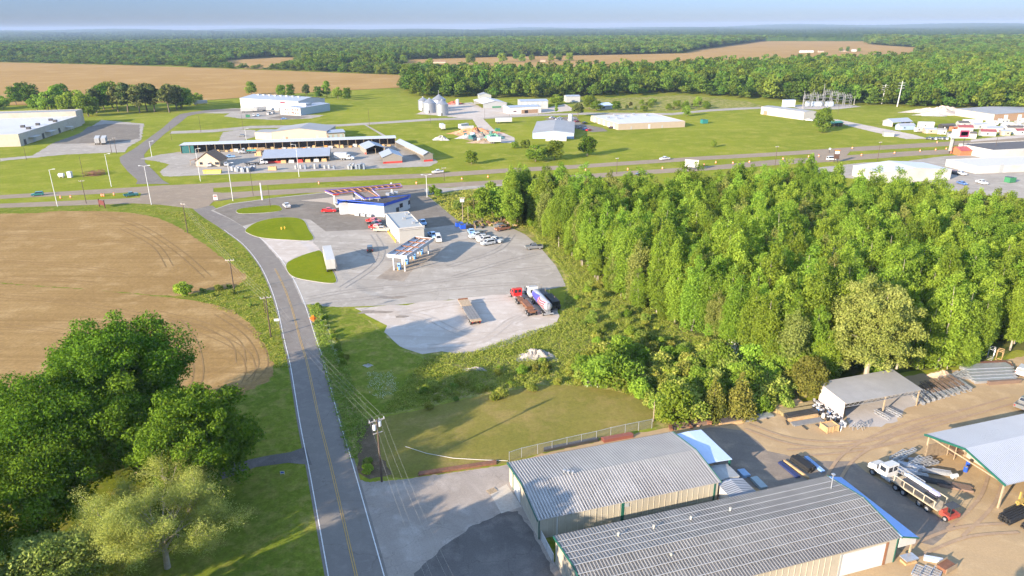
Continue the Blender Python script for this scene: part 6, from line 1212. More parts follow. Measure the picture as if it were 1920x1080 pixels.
for px, top, lb, arm in [((162, 382), 338, 'dark utility pole on the median left of the junction', 1), ((157, 333), 294, 'dark utility pole on the grass below the mill lot', 0), ((210, 288), 262, 'dark utility pole left of two beside the mill lot entrance', .8), ((219, 288), 258, 'dark utility pole right of two beside the mill lot entrance', .8), ((322, 263), 236, 'dark pole beside the side street below the cross street', 0), ((377, 248), 217, 'dark pole on the cross street near the side street', 0), ((456, 242), 215, 'dark pole on the cross street left of the beige store', 0), ((527, 233), 213, 'dark pole on the cross street before the warehouse parking', 0), ((475, 367), 319, 'thin dark utility pole on the grass wedge right of the junction', 0), ((507, 388), 347, 'brown pole on the first grass island', 0), ((833, 339), 314, 'dark utility pole by the highway before the long right shed', 1), ((693, 238), 204, 'dark pole where the gravel lane leaves the cross street', 0), ((1156, 326), 296, 'utility pole on the median behind the wood', .8), ((1453, 311), 274, 'utility pole with crossarm left of the dark sign', 1), ((1645, 302), 266, 'utility pole on the near lane left of the big white box building', 1), ((1863, 291), 254, 'leaning dark pole beside the orange hut', 0), ((909, 225), 203, 'thin pole before the white-roofed depot shed', 0), ((807, 230), 208, 'thin pole before the grain bins', 0), ((955, 218), 205, 'thin pole before the depot office', 0), ((1010, 216), 196, 'thin pole right of the depot office', 0), ((878, 416), 386, 'short grey pole beside the blue skips', 0), ((889, 412), 372, 'orange-brown pole left of the tall pale trees', 0), ((1225, 790), 753, 'thin floodlight post at the corner of the dry lawn', 0), ((498, 588), 556, 'thin pole behind the brown crossarm pole', 0), ((1790, 262), 232, 'thin dark pole among the portable sheds', 0), ((50, 300), 276, 'short pole by the mill wall corner', 0), ((1571, 214), 190, 'pole before the substation right of the white building', 0)]: pole(px, top, 'wood' if 'grey' not in lb and 'floodlight' not in lb else 'bare', lb, arm=arm or None, r=.13 if arm else .10, rz=R_(20))
t = pole((868, 415), 370, 'bare', 'grey pole carrying three white transformers by the blue skips', arm=.9); hh = height_of((868, 415), 370)
for s in (-.5, 0, .5): MB().tube([(s, -.35, hh-1.6), (s, -.35, hh-.6)], .28, 10).build('transformer', door_w, t)
t = pole((492, 375), 343, 'sign', 'plain white square post on the grass wedge by the station', r=.3)
MB().box(-.35, -.35, 0, .35, .35, .3).build('footing', conc, t)
for px, top, lb in [((1653, 195), 158, 'left transmission mast with three crossarms at the wood edge'), ((1682, 200), 152, 'right taller transmission mast with three crossarms at the wood edge')]:
    c = G(*px); h = height_of(px, top); t = thing('transmission_mast', lb, 'mast', c, R_(15)); gs = P('pale mast', (.42, .42, .41), .6)
    MB().tube([(0, 0, 0), (1.2, 0, h)], [.5, .25], 8).build('shaft', gs, t)
    for k, z in enumerate((.72, .82, .92)): MB().box(1.2*z-3.2, -.12, h*z, 1.2*z+3.2, .12, h*z+.3).build('crossarm', gs, t)
def wire(name, lb, a, b, sag, r=.022, group='power lines along the road', mt=None):
    m = MB(); pts_ = []
    for i in range(15): u = i/14; p = Vector(a).lerp(Vector(b), u); p.z -= sag*4*u*(1-u); pts_.append(p)
    m.tube(pts_, r, 5); o = m.build(name, mt or P('bare cable', (.30, .275, .235), .5, .3)); return tag(o, lb, 'cable', group)
def tip(k, u):
    c, h, arm, rz = TOPS[k]; return Vector((c.x+math.cos(rz)*arm*u, c.y+math.sin(rz)*arm*u, h+.02))
for a, b, lb in (('main', 'p2', 'wire strung over the road between the transformer pole and the verge pole'), ('p2', 'p3', 'wire between the two brown poles along the ploughed field'), ('p3', 'p4', 'wire between the two upper poles of the ploughed field')):
    for u in (-.92, -.3, .3, .92): wire('power_line', lb, tip(a, u), tip(b, u), .9, .011 if a == 'main' else .014)
for u, px in ((-.92, (818, 1130)), (-.3, (832, 1130)), (.3, (862, 1130)), (.92, (876, 1130))):
    wire('power_line', 'wire leaving the transformer pole over the concrete apron towards the viewer', tip('main', u), G(*px, 9.2), 1.6, .011, 'wires over the concrete apron')
m = MB(); pts_ = [G(760, 837, .35), G(800, 850, .12), G(850, 859, .08), G(900, 862, .08), G(952, 864, .12)]; m.tube(pts_, .05, 7); tag(m.build('hose', P('white hose', (.45, .42, .38), .6)), 'long white pipe curving over the dry lawn to the fence', 'pipe')
# ================================================================= FENCE, STACKS AND YARD CLUTTER
fp = [(955, 866), (978, 858), (1008, 851), (1035, 845), (1063, 838), (1090, 832), (1118, 826), (1145, 819), (1172, 813), (1197, 808), (1222, 803)]
t = thing('chain_link_fence', 'grey chain-link fence between the dry lawn and the first workshop', 'fence', G(*fp[0]), 0); o0 = t.location.copy(); net_m = bpy.data.materials.new('chain link')
net_m.use_nodes = True; n_ = net_m.node_tree; n_.nodes.clear(); ou = n_.nodes.new('ShaderNodeOutputMaterial'); mx = n_.nodes.new('ShaderNodeMixShader'); mx.inputs[0].default_value = .16; tp_ = n_.nodes.new('ShaderNodeBsdfTransparent'); df = n_.nodes.new('ShaderNodeBsdfDiffuse'); df.inputs[0].default_value = (.3, .3, .29, 1)
n_.links.new(tp_.outputs[0], mx.inputs[1]); n_.links.new(df.outputs[0], mx.inputs[2]); n_.links.new(mx.outputs[0], ou.inputs[0])
m = MB(); rail = MB()
for i, p in enumerate(fp):
    c = G(*p)-o0; MB().tube([(c.x, c.y, 0), (c.x, c.y, 1.9)], .05, 7).build('post', steel, t)
    if i: b = G(*fp[i-1])-o0; m.add([(b.x, b.y, .05), (c.x, c.y, .05), (c.x, c.y, 1.8), (b.x, b.y, 1.8)], [(0, 1, 2, 3)]); rail.bar((b.x, b.y, 1.82), (c.x, c.y, 1.82), .05)
m.build('wire_mesh', net_m, t); rail.build('top_rail', steel, t)
def bpx(name, lb, cat, p, q_, W_, H_, n, mt, z=0, rad=None, group=None):
    a, b = G(*p), G(*q_); L_ = (b-a).length; c = (a+b)/2; return bundle(name, lb, cat, (c.x, c.y, z+.02), math.atan2((b-a).y, (b-a).x), L_, W_, H_, n, mt, rad, group)
bpx('steel_beam_stack', 'long low stack of rusty beams along the lawn edge near the transformer pole', 'beam stack', (785, 890), (930, 868), .9, .3, 5, rust)
bpx('steel_beam_stack', 'stack of dark beams behind the first workshop roof', 'beam stack', (1020, 846), (1120, 826), .8, .5, 4, steel_d); bpx('steel_beam_stack', 'bright red-brown beams at the fence behind the first workshop', 'beam stack', (1130, 828), (1185, 818), 1., .6, 5, P('red oxide steel', (.19, .06, .04), .7))
bpx('steel_beam_stack', 'dark beams on trestles at the edge of the shaded yard', 'beam stack', (1262, 802), (1330, 791), 1.4, .55, 6, P('brown steel', (.16, .105, .075), .8))
bpx('plank_stack', 'dark plank stack with white ends under the slender cedar', 'plank stack', (1347, 793), (1392, 785), 2., .7, 6, P('dark plank', (.07, .055, .05), .8)); bpx('plank_stack', 'tan plank row in front of the dark stack', 'plank stack', (1350, 799), (1395, 792), .4, .5, 2, w_wood)
bpx('steel_section_stack', 'flat pile of pale galvanised sections beside the tan planks', 'steel stack', (1390, 789), (1446, 778), 1.5, .3, 12, steel)
for i, (p, q_, c, lb) in enumerate([((1452, 765), (1500, 757), w_wood, 'rearmost tan timber stack below the round olive cedar'), ((1452, 772), (1530, 760), P('olive timber', (.27, .21, .10), .85, var=.2), 'long olive timber stack behind the barrels'), ((1464, 778), (1528, 766), P('olive timber', (.27, .21, .10), .85, var=.2), 'second olive timber stack behind the barrels'), ((1474, 785), (1530, 775), steel_d, 'black section stack beside the barrels'), ((1478, 790), (1533, 781), w_wood, 'narrow tan timber in front of the black sections'), ((1485, 797), (1540, 788), P('wet grey planks', (.17, .165, .16), .7), 'low grey plank pile beside the wooden crate')]):
    bpx('timber_stack', lb, 'timber stack', p, q_, 1.3 if 'narrow' not in lb else .4, (.7, .6, .6, .8, .5, .25)[i], 5, c)
for i, (p, q_) in enumerate([((1412, 786), (1426, 794)), ((1432, 780), (1441, 787)), ((1474, 790), (1477, 798)), ((1504, 799), (1513, 806)), ((1528, 796), (1537, 801))]): bpx('bearer_beam', 'short dark bearer beam lying on the yard before the timber stacks', 'bearer', p, q_, .22, .2, 1, steel_d, group='bearer beams on the yard')
c = G(1554, 806); t = thing('wooden_crate', 'open tan wooden crate beside the barrels', 'crate', c, RZ1); m = MB()
for i in range(5): m.box(-1.25, -.9, .12+i*.22, 1.25, -.84, .30+i*.22); m.box(-1.25, .84, .12+i*.22, 1.25, .9, .30+i*.22); m.box(-1.25, -.84, .12+i*.22, -1.19, .84, .30+i*.22); m.box(1.19, -.84, .12+i*.22, 1.25, .84, .30+i*.22)
m.build('side_board', w_wood, t); m = MB()
for x_ in (-1.2, 0, 1.1): m.box(x_, -.98, 0, x_+.12, -.905, 1.3); m.box(x_, .905, 0, x_+.12, .98, 1.3)
m.build('upright', w_wood, t); MB().box(-1.18, -.83, .1, 1.18, .83, .95).build('filling', P('sawdust', (.38, .27, .15), .9), t)
drum_m = [P('black drum', (.02, .02, .022), .4), P('white drum', (.55, .55, .55), .4), P('blue drum', (.03, .15, .4), .4), steel]
def drum(px, mt, lb, z=0.):
    c = G(*px); t = thing('barrel', lb, 'barrel', (c.x, c.y, z), 0, 'barrels at the end wall of the grey open shed')
    MB().tube([(0, 0, 0), (0, 0, .28), (0, 0, .3), (0, 0, .32), (0, 0, .58), (0, 0, .6), (0, 0, .62), (0, 0, .88)], [.29, .29, .31, .29, .29, .31, .29, .29], 12).build('barrel_body', mt, t); MB().tube([(0, 0, .88), (0, 0, .91)], .25, 12).build('lid', drum_m[1] if mt is drum_m[0] else steel, t)
for i in range(34):
    u = i/34; px = (1528+u*45+rnd.uniform(-11, 7), 762+u*28+rnd.uniform(-9, 9)); k = rnd.choice((0, 0, 1, 1, 2, 3)); drum(px, drum_m[k], ('black', 'white', 'blue', 'steel')[k]+' barrel in the cluster at the end wall of the grey open shed')
for i, (x, y) in enumerate([(1578, 796), (1583, 800), (1575, 802)]): drum((x, y), drum_m[1], 'white barrel at the near corner of the grey open shed')
def trestle(px, a, lb, mt=steel, s=1.):
    c = G(*px); m = MB()
    for y_ in (-.5, .5): m.bar((-.45*s, y_, 0), (0, y_, .8*s), .06); m.bar((.45*s, y_, 0), (0, y_, .8*s), .06)
    m.bar((0, -.6, .8*s), (0, .6, .8*s), .08); o = m.build('trestle', mt, loc=c); o.rotation_euler = (0, 0, a); tag(o, lb, 'trestle', 'steel trestles on the yard')
for x, y in ((1600, 804), (1606, 801), (1617, 801), (1624, 798), (1612, 804), (1572, 805)): trestle((x, y), rnd.uniform(0, 3), 'small grey steel trestle standing on the dirt yard')
for i, (p, q_, lb) in enumerate([((1640, 773), (1668, 788), 'grey lattice beam lying before the open shed, left'), ((1660, 768), (1690, 783), 'grey lattice beam lying before the open shed, right')]):
    a, b = G(*p), G(*q_); c = (a+b)/2; lattice('lattice_beam', lb, 'truss', (c.x, c.y, .02), math.atan2((b-a).y, (b-a).x), (b-a).length, .6, .55, steel, 6)
tk = 0
for i in range(9):
    p = (1728+i*10, 747-i*2.6); c = G(*p); lattice('lattice_beam', 'pale lattice roof beam leaning in the long row right of the open shed', 'truss', (c.x, c.y, .02), RZ1+R_(75+rnd.uniform(-4, 4)), 3.4, .5, .75, steel, 5, 'lattice beams in the long row')
for i in range(7):
    p = (1737+i*9, 733-i*2.2); c = G(*p); lattice('lattice_beam', 'brown lattice beam in the rusty row behind the pale beams', 'truss', (c.x, c.y, .02), RZ1+R_(78), 4., .5, .9, P('brown lattice', (.15, .10, .065), .8), 5, 'brown lattice beams')
for i in range(6): bpx('steel_section_stack', ('rust-topped', 'white capped', 'pale grey', 'mottled grey', 'wide mottled', 'dark edged')[i]+' stack of long galvanised sections at the wood edge, upper right yard', 'steel stack', (1800+i*4, 690+i*5), (1890+i*2, 686+i*5), 2.2, (.8, .9, .8, .7, .6, .5)[i], 9, (rust, steel, steel, P('mottled zinc', (.34, .34, .34), .5, .5, var=.3, scale=4), steel, steel)[i])
for i in range(5):
    c = G(1778+i*9, 712-i*2+rnd.uniform(-3, 3)); lattice('lattice_beam', 'tangled grey lattice beam between the stacks and the dirt pile', 'truss', (c.x, c.y, .05), RZ1+rnd.uniform(-.4, .4), 4.5, .8, .6, steel, 7, 'tangled lattice beams')
bpx('rail_stack', 'row of upright rusty rail ends in front of the galvanised stacks', 'rail stack', (1852, 721), (1912, 717), .6, .7, 3, P('brown steel', (.16, .105, .075), .8))
def mound(name, px, rx, ry, h, mt, lb, cat, seed):
    q_ = np.random.default_rng(seed); n1, n2 = 14, 40; v = []; f = []
    for i in range(n1+1):
        for j in range(n2):
            r = i/n1; a = 2*math.pi*j/n2; lump = 1+.25*math.sin(3*a+seed)+.14*math.sin(7*a); z = h*max(0, (1-r**1.4))*(1+.35*math.sin(a*4+r*6+seed))*q_.uniform(.8, 1.2); v.append((rx*r*lump*math.cos(a), ry*r*lump*math.sin(a), z-.02))
    for i in range(n1):
        for j in range(n2): j2 = (j+1) % n2; f.append((i*n2+j, i*n2+j2, (i+1)*n2+j2, (i+1)*n2+j))
    m = MB(); m.add(v, f); c = G(*px); return tag(m.build(name, mt, loc=c, fix=False), lb, cat)
mound('rubble_pile', (1005, 668), 4.2, 2.9, 1.2, P('pale broken concrete', (.29, .262, .235), .9, var=.3, scale=1.5, bump=1., dirt=(.2, .18, .155)), 'pale heap of broken concrete in the brush below the gravel lot', 'rubble pile', 3)
mound('rubble_pile', (893, 693), 2.4, .8, .5, P('pale broken concrete', (.40, .36, .33), .9), 'small low slab of pale rubble left of the concrete heap', 'rubble pile', 4)
mound('dirt_pile', (1766, 706), 2.6, 1.3, 1., P('tan dirt', (.38, .28, .19), .95, var=.2, bump=.6), 'tan dirt pile between the wood and the lattice beams', 'dirt pile', 5); mound('dirt_pile', (690, 686), 1., .6, .4, conc, 'small pale stone heap on the mown roadside strip', 'stone heap', 6)
for i, (x, y, rx, ry, h, c, lb) in enumerate([(892, 251, 16, 7, 3, (.38, .17, .08), 'orange-brown mound of the scrap heap'), (905, 258, 14, 6, 2, (.20, .17, .15), 'grey-brown mixed mound of the scrap heap'), (880, 258, 9, 5, 1.6, (.36, .35, .34), 'pale mixed mound at the left of the scrap heap'), (925, 259, 7, 4, 2.2, (.10, .30, .19), 'green and white pile at the right of the scrap heap'), (828, 262, 5, 4, 2, (.34, .33, .31), 'small pale rubbish pile on the field left of the scrap heap'), (905, 268, 8, 2.5, 1.4, (.22, .16, .11), 'brown timber pile in front of the scrap heap'), (1765, 211, 26, 9, 3.5, (.36, .30, .25), 'tan lumber and rubble pile left of the brick-sided warehouse'), (1757, 216, 18, 6, 2, (.40, .36, .33), 'lower grey rubble pile in front of the tan one'), (851, 195.6, 9, 3, 2.2, (.30, .08, .05), 'rusty farm machinery heap beside the small white tank')]):
    mound('scrap_pile', (x, y), rx, ry, h, P('scrap %d' % i, c, .9, var=.45, scale=.7, dirt=(.25, .23, .22)), lb, 'scrap pile', i)
for i in range(24): c = G(872+i*2.6+rnd.uniform(-4, 4), 258+rnd.uniform(-7, 8)); k = rnd.choice((w_white, rust, w_blue, w_wood, steel_d, w_teal)); m = MB(); m.box(-rnd.uniform(1, 2.2), -.8, .1, rnd.uniform(1, 2.2), .8, rnd.uniform(1.2, 2.6)); m.box(-.5, -1.2, .1, 1., -.75, rnd.uniform(.6, 1.2)); o = m.build('scrap_chunk', k, loc=c); o.rotation_euler = (0, rnd.uniform(-.2, .2), rnd.uniform(0, 3)); tag(o, 'boxy chunk of scrap lying on the scrap heap', 'scrap', 'chunks of the scrap heap')
# scrapyard behind the truck stop
for i in range(26): c = G(872+i*3.9+rnd.uniform(-2, 2), 424+rnd.uniform(-5, 4)-(3 if i > 8 else 0)); k = rnd.choice((rust, steel_d, rust, P('tan scrap', (.33, .22, .13), .9), steel, w_brown)); m = MB(); m.box(-rnd.uniform(.4, 1.3), -.5, .02, rnd.uniform(.4, 1.3), .5, rnd.uniform(.5, 1.3)); m.tube([(-.5, .2, .3), (.8, .1, rnd.uniform(.8, 1.6))], .12, 6); o = m.build('scrap_chunk', k, loc=c); o.rotation_euler = (0, rnd.uniform(-.15, .15), rnd.uniform(0, 3)); tag(o, 'rusty scrap part lying under the tall trees behind the lot', 'scrap', 'scrap parts under the tall trees')
def skip(px, mt, lb, s=1., rz=.3):
    c = G(*px); t = thing('skip_bin', lb, 'skip', c, rz); m = MB(); m.prism([(-1.2*s, .15), (1.1*s, .15), (1.3*s, 1.5*s), (-1.2*s, 1.7*s)], -.9*s, .9*s, 'y'); m.build('bin_body', mt, t); MB().box(-1.22*s, -.92*s, 1.6*s, 0, .92*s, 1.72*s).build('lid', steel_d, t); return t
skip((861, 425), blue_p, 'left blue rubbish skip behind the station kerb'); skip((869, 429), blue_p, 'right blue rubbish skip nearer the scrapped cars'); skip((879, 429), black, 'black rubbish skip right of the blue ones', .9); skip((933, 246.5), P('green paint', (.03, .16, .07), .6), 'green skip on the lane beside the pale blue plant', 1.3); skip((465, 220), P('green paint', (.03, .16, .07), .6), 'green skip on the warehouse lot', 1.3)
skip((1320, 231.5), PC['teal'], 'dark green container on the pale yard right of the beige plant', 1.8); skip((1893, 342), P('green paint', (.03, .16, .07), .6), 'green skip on the store lot at the right edge', 1.5)
for i in range(22): c = G(437+i*1.9+rnd.uniform(-1, 1), 321+rnd.uniform(-2.5, 2)); tag(MB().box(-.5, -.9, .05, .5, .9, rnd.uniform(1.6, 2.4)).box(-.6, -.2, .05, .6, .2, rnd.uniform(.8, 1.2)).build('fence_panel_stack', (steel, P('grey panel', (.28, .28, .28), .6), P('slate panel', (.16, .19, .24), .6))[i % 3], loc=c), 'upright grey-white panel stack at the highway edge of the lumber yard', 'panel stack', 'panel stacks at the lumber yard edge')
for i in range(30):
    x = 640+i*1.5 if i > 8 else 555+i*9; c = G(x+rnd.uniform(-1, 1), 316+rnd.uniform(-1.5, 1.5)); tag(MB().box(-.45, -.8, .05, .45, .8, rnd.uniform(1.2, 2.6)).box(-.3, -.6, 0, .3, .6, .3).build('fence_panel_stack', (P('grey panel', (.28, .28, .28), .6), steel, P('slate panel', (.16, .19, .24), .6))[i % 3], loc=c), 'panel stack in the row before the small lumber sheds', 'panel stack', 'panel stacks at the lumber yard edge')
c = G(399, 325); t = thing('yellow_container', 'long yellow bin at the highway edge of the lumber yard', 'container', c, .05); MB().prism([(-4, .1), (4, .1), (4.3, 1.6), (-4.3, 1.6)], -.9, .9, 'y').build('bin_body', P('pale yellow paint', (.62, .50, .10), .6), t); MB().box(-4.35, -.95, 1.6, 4.35, .95, 1.75).build('rim', yellow_p, t)
for i in range(3): c = G(507+i*4.5, 319); tag(MB().box(-.9, -.9, .02, .9, .9, .15).box(-.8, -.8, .16, .8, .8, 1.9).build('pallet_stack', w_wood, loc=c), 'tan pallet stack at the highway edge of the lumber yard', 'pallet stack', 'pallet stacks at the lumber yard')
c = G(487, 292); tag(MB().box(-1.4, -1.2, 0, 1.4, 1.2, .5).box(-1.2, -1., .5, 1.2, 1., 2.4).box(-2.4, -1., 0, -1.5, 1., 1.4).build('pallet_stack', w_wood, loc=c), 'orange-tan pallet stack at the left end of the central lumber shed', 'pallet stack')
# barn surroundings
for i in range(12):
    c = F1(59.5+rnd.uniform(0, 5.5), -1.2-rnd.uniform(0, 4.)); bundle('pipe_stack', 'loose bundle of grey pipes heaped beside the pole barn', 'pipe stack', (c.x, c.y, .02+.12*(i % 4)), RZ1+R_(-35+rnd.uniform(-9, 9)), rnd.uniform(2.5, 4.5), rnd.uniform(.5, 1.), rnd.uniform(.25, .5), 4, (steel, steel, P('mottled zinc', (.34, .34, .34), .5, .5, var=.3, scale=4))[i % 3], True, 'grey pipe bundles beside the pole barn')
for i in range(9):
    c = G(1722+i*11, 752-i*3.6); bundle('pipe_stack', 'short grey section bundle lying along the lattice row', 'pipe stack', (c.x, c.y, .02), RZ1+R_(70+rnd.uniform(-8, 8)), 3., .6, .5, 3, (steel, P('mottled zinc', (.34, .34, .34), .5, .5, var=.3, scale=4))[i % 2], None, 'grey sections along the lattice row')
for i in range(8):
    c = G(1255+i*12+rnd.uniform(-3, 3), 805-i*1.8); m = MB(); m.box(-rnd.uniform(.4, 1.2), -.3, .02, rnd.uniform(.4, 1.2), .3, rnd.uniform(.2, .6)); m.bar((-1, .2, .7), (1, .1, .65), .12); o = m.build('scrap_chunk', (rust, steel_d, w_brown)[i % 3], loc=c); o.rotation_euler = (0, 0, rnd.uniform(0, 3)); tag(o, 'rusty offcut lying along the brush edge behind the blue lean-to', 'scrap', 'offcuts along the brush edge')
for i in range(7):
    c = F1(60.5+rnd.uniform(0, 5), -3.5+i*.75); o_ = lattice('lattice_beam', 'grey lattice beam piled beside the pole barn', 'truss', (c.x, c.y, .02+.28*(i % 3)), RZ1+R_(8+rnd.uniform(-10, 10)), 4.2, .6, .35, steel, 6, 'lattice beams beside the pole barn')
for i, (x, y, L_, W_, H_, mt, lb) in enumerate([(60.8, -5.4, 6, .5, .5, P('tan steel', (.36, .27, .18), .7), 'tan beam pair in front of the pole barn lattice pile'), (61.6, -6.2, 5, .9, .6, steel_d, 'black pipe stack in front of the tan beams'), (64, -8.2, 4.5, 1.6, .35, P('brown steel', (.16, .105, .075), .8), 'brown rod pile at the barn mouth'), (66.5, -16.2, 6, 1.8, 1., black, 'black pipe stack at the right edge below the barn'), (68, -18.4, 6, 1.6, .8, black, 'second black pipe stack at the right edge'), (70.2, -15.2, 7, .5, .4, P('faded yellow steel', (.36, .24, .06), .7), 'yellow beams racked under the barn eave')]): bundle('pipe_stack', lb, 'pipe stack', F1(x, y, .02 if 'eave' not in lb else 1.7), RZ1+(R_(-38) if x < 65 else R_(8)), L_, W_, H_, 5, mt, 'pipe' in lb)
for i in range(4):
    t = thing('storage_rack', 'brown timber storage rack inside the open end of the pole barn', 'rack', F1(70+i*2.4, -2.6), RZ1, 'racks inside the pole barn')
    m = MB()
    for x_ in (0, 2.1):
        for y_ in (0, 1.3): m.box(x_, y_, 0, x_+.1, y_+.1, 3.)
    m.build('upright', w_post, t)
    for z in (.6, 1.5, 2.4): MB().box(0, 0, z, 2.2, 1.4, z+.08).build('shelf', P('brown steel', (.16, .105, .075), .8), t)
t = thing('storage_rack', 'yellow steel rack under the near eave of the pole barn', 'rack', F1(67.6, -15.3), RZ1); m = MB()
for x_ in (0, 3, 6): m.box(x_, 0, 0, x_+.2, .2, 3.2); m.box(x_, -1., 1.5, x_+.15, .1, 1.65); m.box(x_, -1., .6, x_+.15, .1, .75)
m.build('upright', P('faded yellow steel', (.36, .24, .06), .7), t)
for x_, y_ in ((69, -5.6), (70.6, -4.6)): c = F1(x_, y_); t = thing('blue_barrel', 'blue barrel standing inside the pole barn', 'barrel', c, 0, 'blue barrels in the barn'); MB().tube([(0, 0, 0), (0, 0, .9)], .3, 12).build('barrel_body', blue_p, t); MB().tube([(0, 0, .9), (0, 0, .93)], .26, 12).build('lid', steel, t)
c = F1(65.6, -6.6); t = thing('gas_tank', 'small white gas tank at the mouth of the pole barn', 'tank', c, RZ1); MB().tube([(-.7, 0, .6), (-.5, 0, .6), (.5, 0, .6), (.7, 0, .6)], [.15, .35, .35, .15], 12).build('shell', door_w, t); MB().box(-.4, -.2, 0, -.3, .2, .35).box(.3, -.2, 0, .4, .2, .35).build('stand', steel, t)
# stacks between the workshop and the yard
for i, (p, q_, W_, H_, mt, lb) in enumerate([((1462, 868), (1496, 896), .8, .3, P('navy sheet', (.02, .03, .10), .5), 'navy sheet pile at the front of the shaded yard stacks'), ((1470, 866), (1515, 898), .3, .35, w_wood, 'tan timber beside the navy sheets'), ((1488, 862), (1522, 886), 1.5, .9, black, 'tall black wrapped block in the shaded yard stacks'), ((1510, 858), (1543, 886), .6, .35, P('blue sheet', (.20, .33, .55), .5), 'blue-white sheet pile right of the black block')]): bpx('material_stack', lb, 'stack', p, q_, W_, H_, 4, mt)
for i, (p, q_, mt, lb) in enumerate([((1388, 884), (1400, 896), P('pale blue panel', (.25, .38, .55), .5), 'pale blue sheets behind the small white shed'), ((1412, 898), (1432, 918), P('greenish sheet', (.28, .34, .36), .5), 'grey-green sheets right of the small white shed')]): bpx('material_stack', lb, 'stack', p, q_, 1.2, .5, 4, mt)
for i in range(3): c = F1(44.3+i*1.0, -20.6-i*.5); lattice('pipe_rack', 'bent grey pipe frame lying by the roller door end of the largest workshop', 'pipe frame', (c.x, c.y, .02), RZ1+R_(30), 2.2, .9, .25, steel, 4, 'pipe frames by the roller door')
c = F1(48.3, -21.2); t = thing('wooden_crate', 'low wooden crate of scrap at the corner of the blue lean-to', 'crate', c, RZ1+.2); m = MB()
for i in range(4): m.box(-1.2, -.7, .1+i*.2, 1.2, -.64, .26+i*.2); m.box(-1.2, .64, .1+i*.2, 1.2, .7, .26+i*.2)
m.build('side_board', P('grey brown board', (.27, .2, .13), .85), t); MB().box(-1.1, -.62, .08, 1.1, .62, .6).build('filling', rust, t)
bundle('material_stack', 'bright foil roll beside the scrap crate', 'stack', F1(47.8, -19.6, .02), RZ1-.6, 2.2, .7, .5, 2, P('bright foil', (.6, .6, .66), .3, .3)); c = F1(44.6, -18.8); t = thing('work_bench', 'grey bench with timber under the blue lean-to', 'bench', c, RZ1); MB().box(-1, -.6, .7, 1, .6, .85).build('bench_top', steel, t); MB().box(-.9, -.5, .02, .9, .5, .3).build('shelf', w_wood, t)
c = G(922, 921); t = thing('pallet', 'wooden pallet lying beside the concrete pad', 'pallet', c, RZ1+.3); m = MB()
for i in range(6): m.box(-.7+i*.25, -.5, .1, -.55+i*.25, .5, .13)
m.build('slat', w_post, t); MB().box(-.7, -.5, 0, .7, -.4, .1).box(-.7, .4, 0, .7, .5, .1).build('bearer', w_post, t)
# yellow frames and wreck at the wood edge, upper right of the yard
for i, (x, y, w_) in enumerate([(1797, 680, 2.2), (1803, 682, 2.2), (1812, 680, 2.2)]): c = G(x, y); lattice('safety_frame', 'orange-yellow upright frame on the grass at the wood edge', 'frame', (c.x, c.y, 0), RZ1+i*.2, w_, .5, 2.2, P('orange yellow steel', (.55, .28, .05), .6), 1, 'yellow frames at the wood edge', .2)
for x, y, mt, lb in [(1856, 672, steel, 'grey skeletal frame at the wood edge'), (1872, 676, w_wood, 'tan skeletal frame right of the grey one')]: c = G(x, y); lattice('safety_frame', lb, 'frame', (c.x, c.y, 0), RZ1+.5, 1.8, 1., 2.4, mt, 2, None, .1)
for p, q_, mt, lb in [((1880, 682), (1894, 683), w_wood, 'tan tarp-wrapped pack near the skeletal frames'), ((1884, 686), (1895, 687), w_white, 'white wrapped pack at the wood edge')]: bpx('material_stack', lb, 'stack', p, q_, .9, .6, 2, mt)
park('suv', 'silver', (1917, 700), (1925, 690), 'silver vehicle cut off by the right frame edge at the galvanised stacks'); park('pickup', 'grey', (1921, 762), (1930, 755), 'dark vehicle at the right frame edge beside the barn roof')
# ================================================================= SIGNS
c = G(588, 607); t = thing('road_work_sign', 'orange diamond road work sign on the right verge', 'road sign', c, R_(10)); m = MB(); m.add([(0, -.03, .55), (.85, -.03, 1.4), (0, -.03, 2.25), (-.85, -.03, 1.4), (0, .03, .55), (.85, .03, 1.4), (0, .03, 2.25), (-.85, .03, 1.4)], [(0, 1, 2, 3), (7, 6, 5, 4), (0, 4, 5, 1), (1, 5, 6, 2), (2, 6, 7, 3), (3, 7, 4, 0)]); m.build('sign_panel', P('sign orange', (.72, .17, .01), .5), t); MB().bar((0, .06, 0), (0, .06, 2.), .06).bar((-.5, .3, 0), (0, .06, 1.2), .05).bar((.5, .3, 0), (0, .06, 1.2), .05).build('stand', steel, t)
for k in range(3): MB().box(-.4, -.05, 1.12+k*.2, .4, -.035, 1.21+k*.2).build('sign_text', black, t)
c = G(520, 610); t = thing('road_sign', 'small white rectangular road sign seen from behind on the left verge', 'road sign', c, R_(5)); MB().box(-.6, -.03, 1.1, .6, .03, 1.7).build('sign_panel', door_w, t); MB().box(-.03, .04, 0, .03, .09, 1.6).build('post', steel, t); MB().box(-.4, -.05, 1.3, .4, -.035, 1.45).build('sign_mark', w_grey, t)
c = G(530, 891); t = thing('yard_sign', 'tiny white and blue yard sign on the shaded lawn', 'sign', c, R_(5)); MB().box(-.35, -.02, .25, .35, .02, .75).build('sign_panel', door_w, t); MB().box(-.25, -.035, .4, .25, -.025, .65).build('sign_mark', blue_p, t); MB().box(-.3, .03, 0, -.26, .05, .5).box(.26, .03, 0, .3, .05, .5).build('stake', steel, t)
c = G(192, 389); t = thing('town_sign', 'dark maroon wooden sign on two posts at the junction edge', 'sign', c, R_(-35)); MB().prism([(-1.9, 1.0), (1.9, 1.0), (1.9, 2.6), (1., 2.9), (-1., 2.9), (-1.9, 2.6)], -.1, .1, 'y').build('sign_panel', P('maroon board', (.10, .02, .02), .6), t)
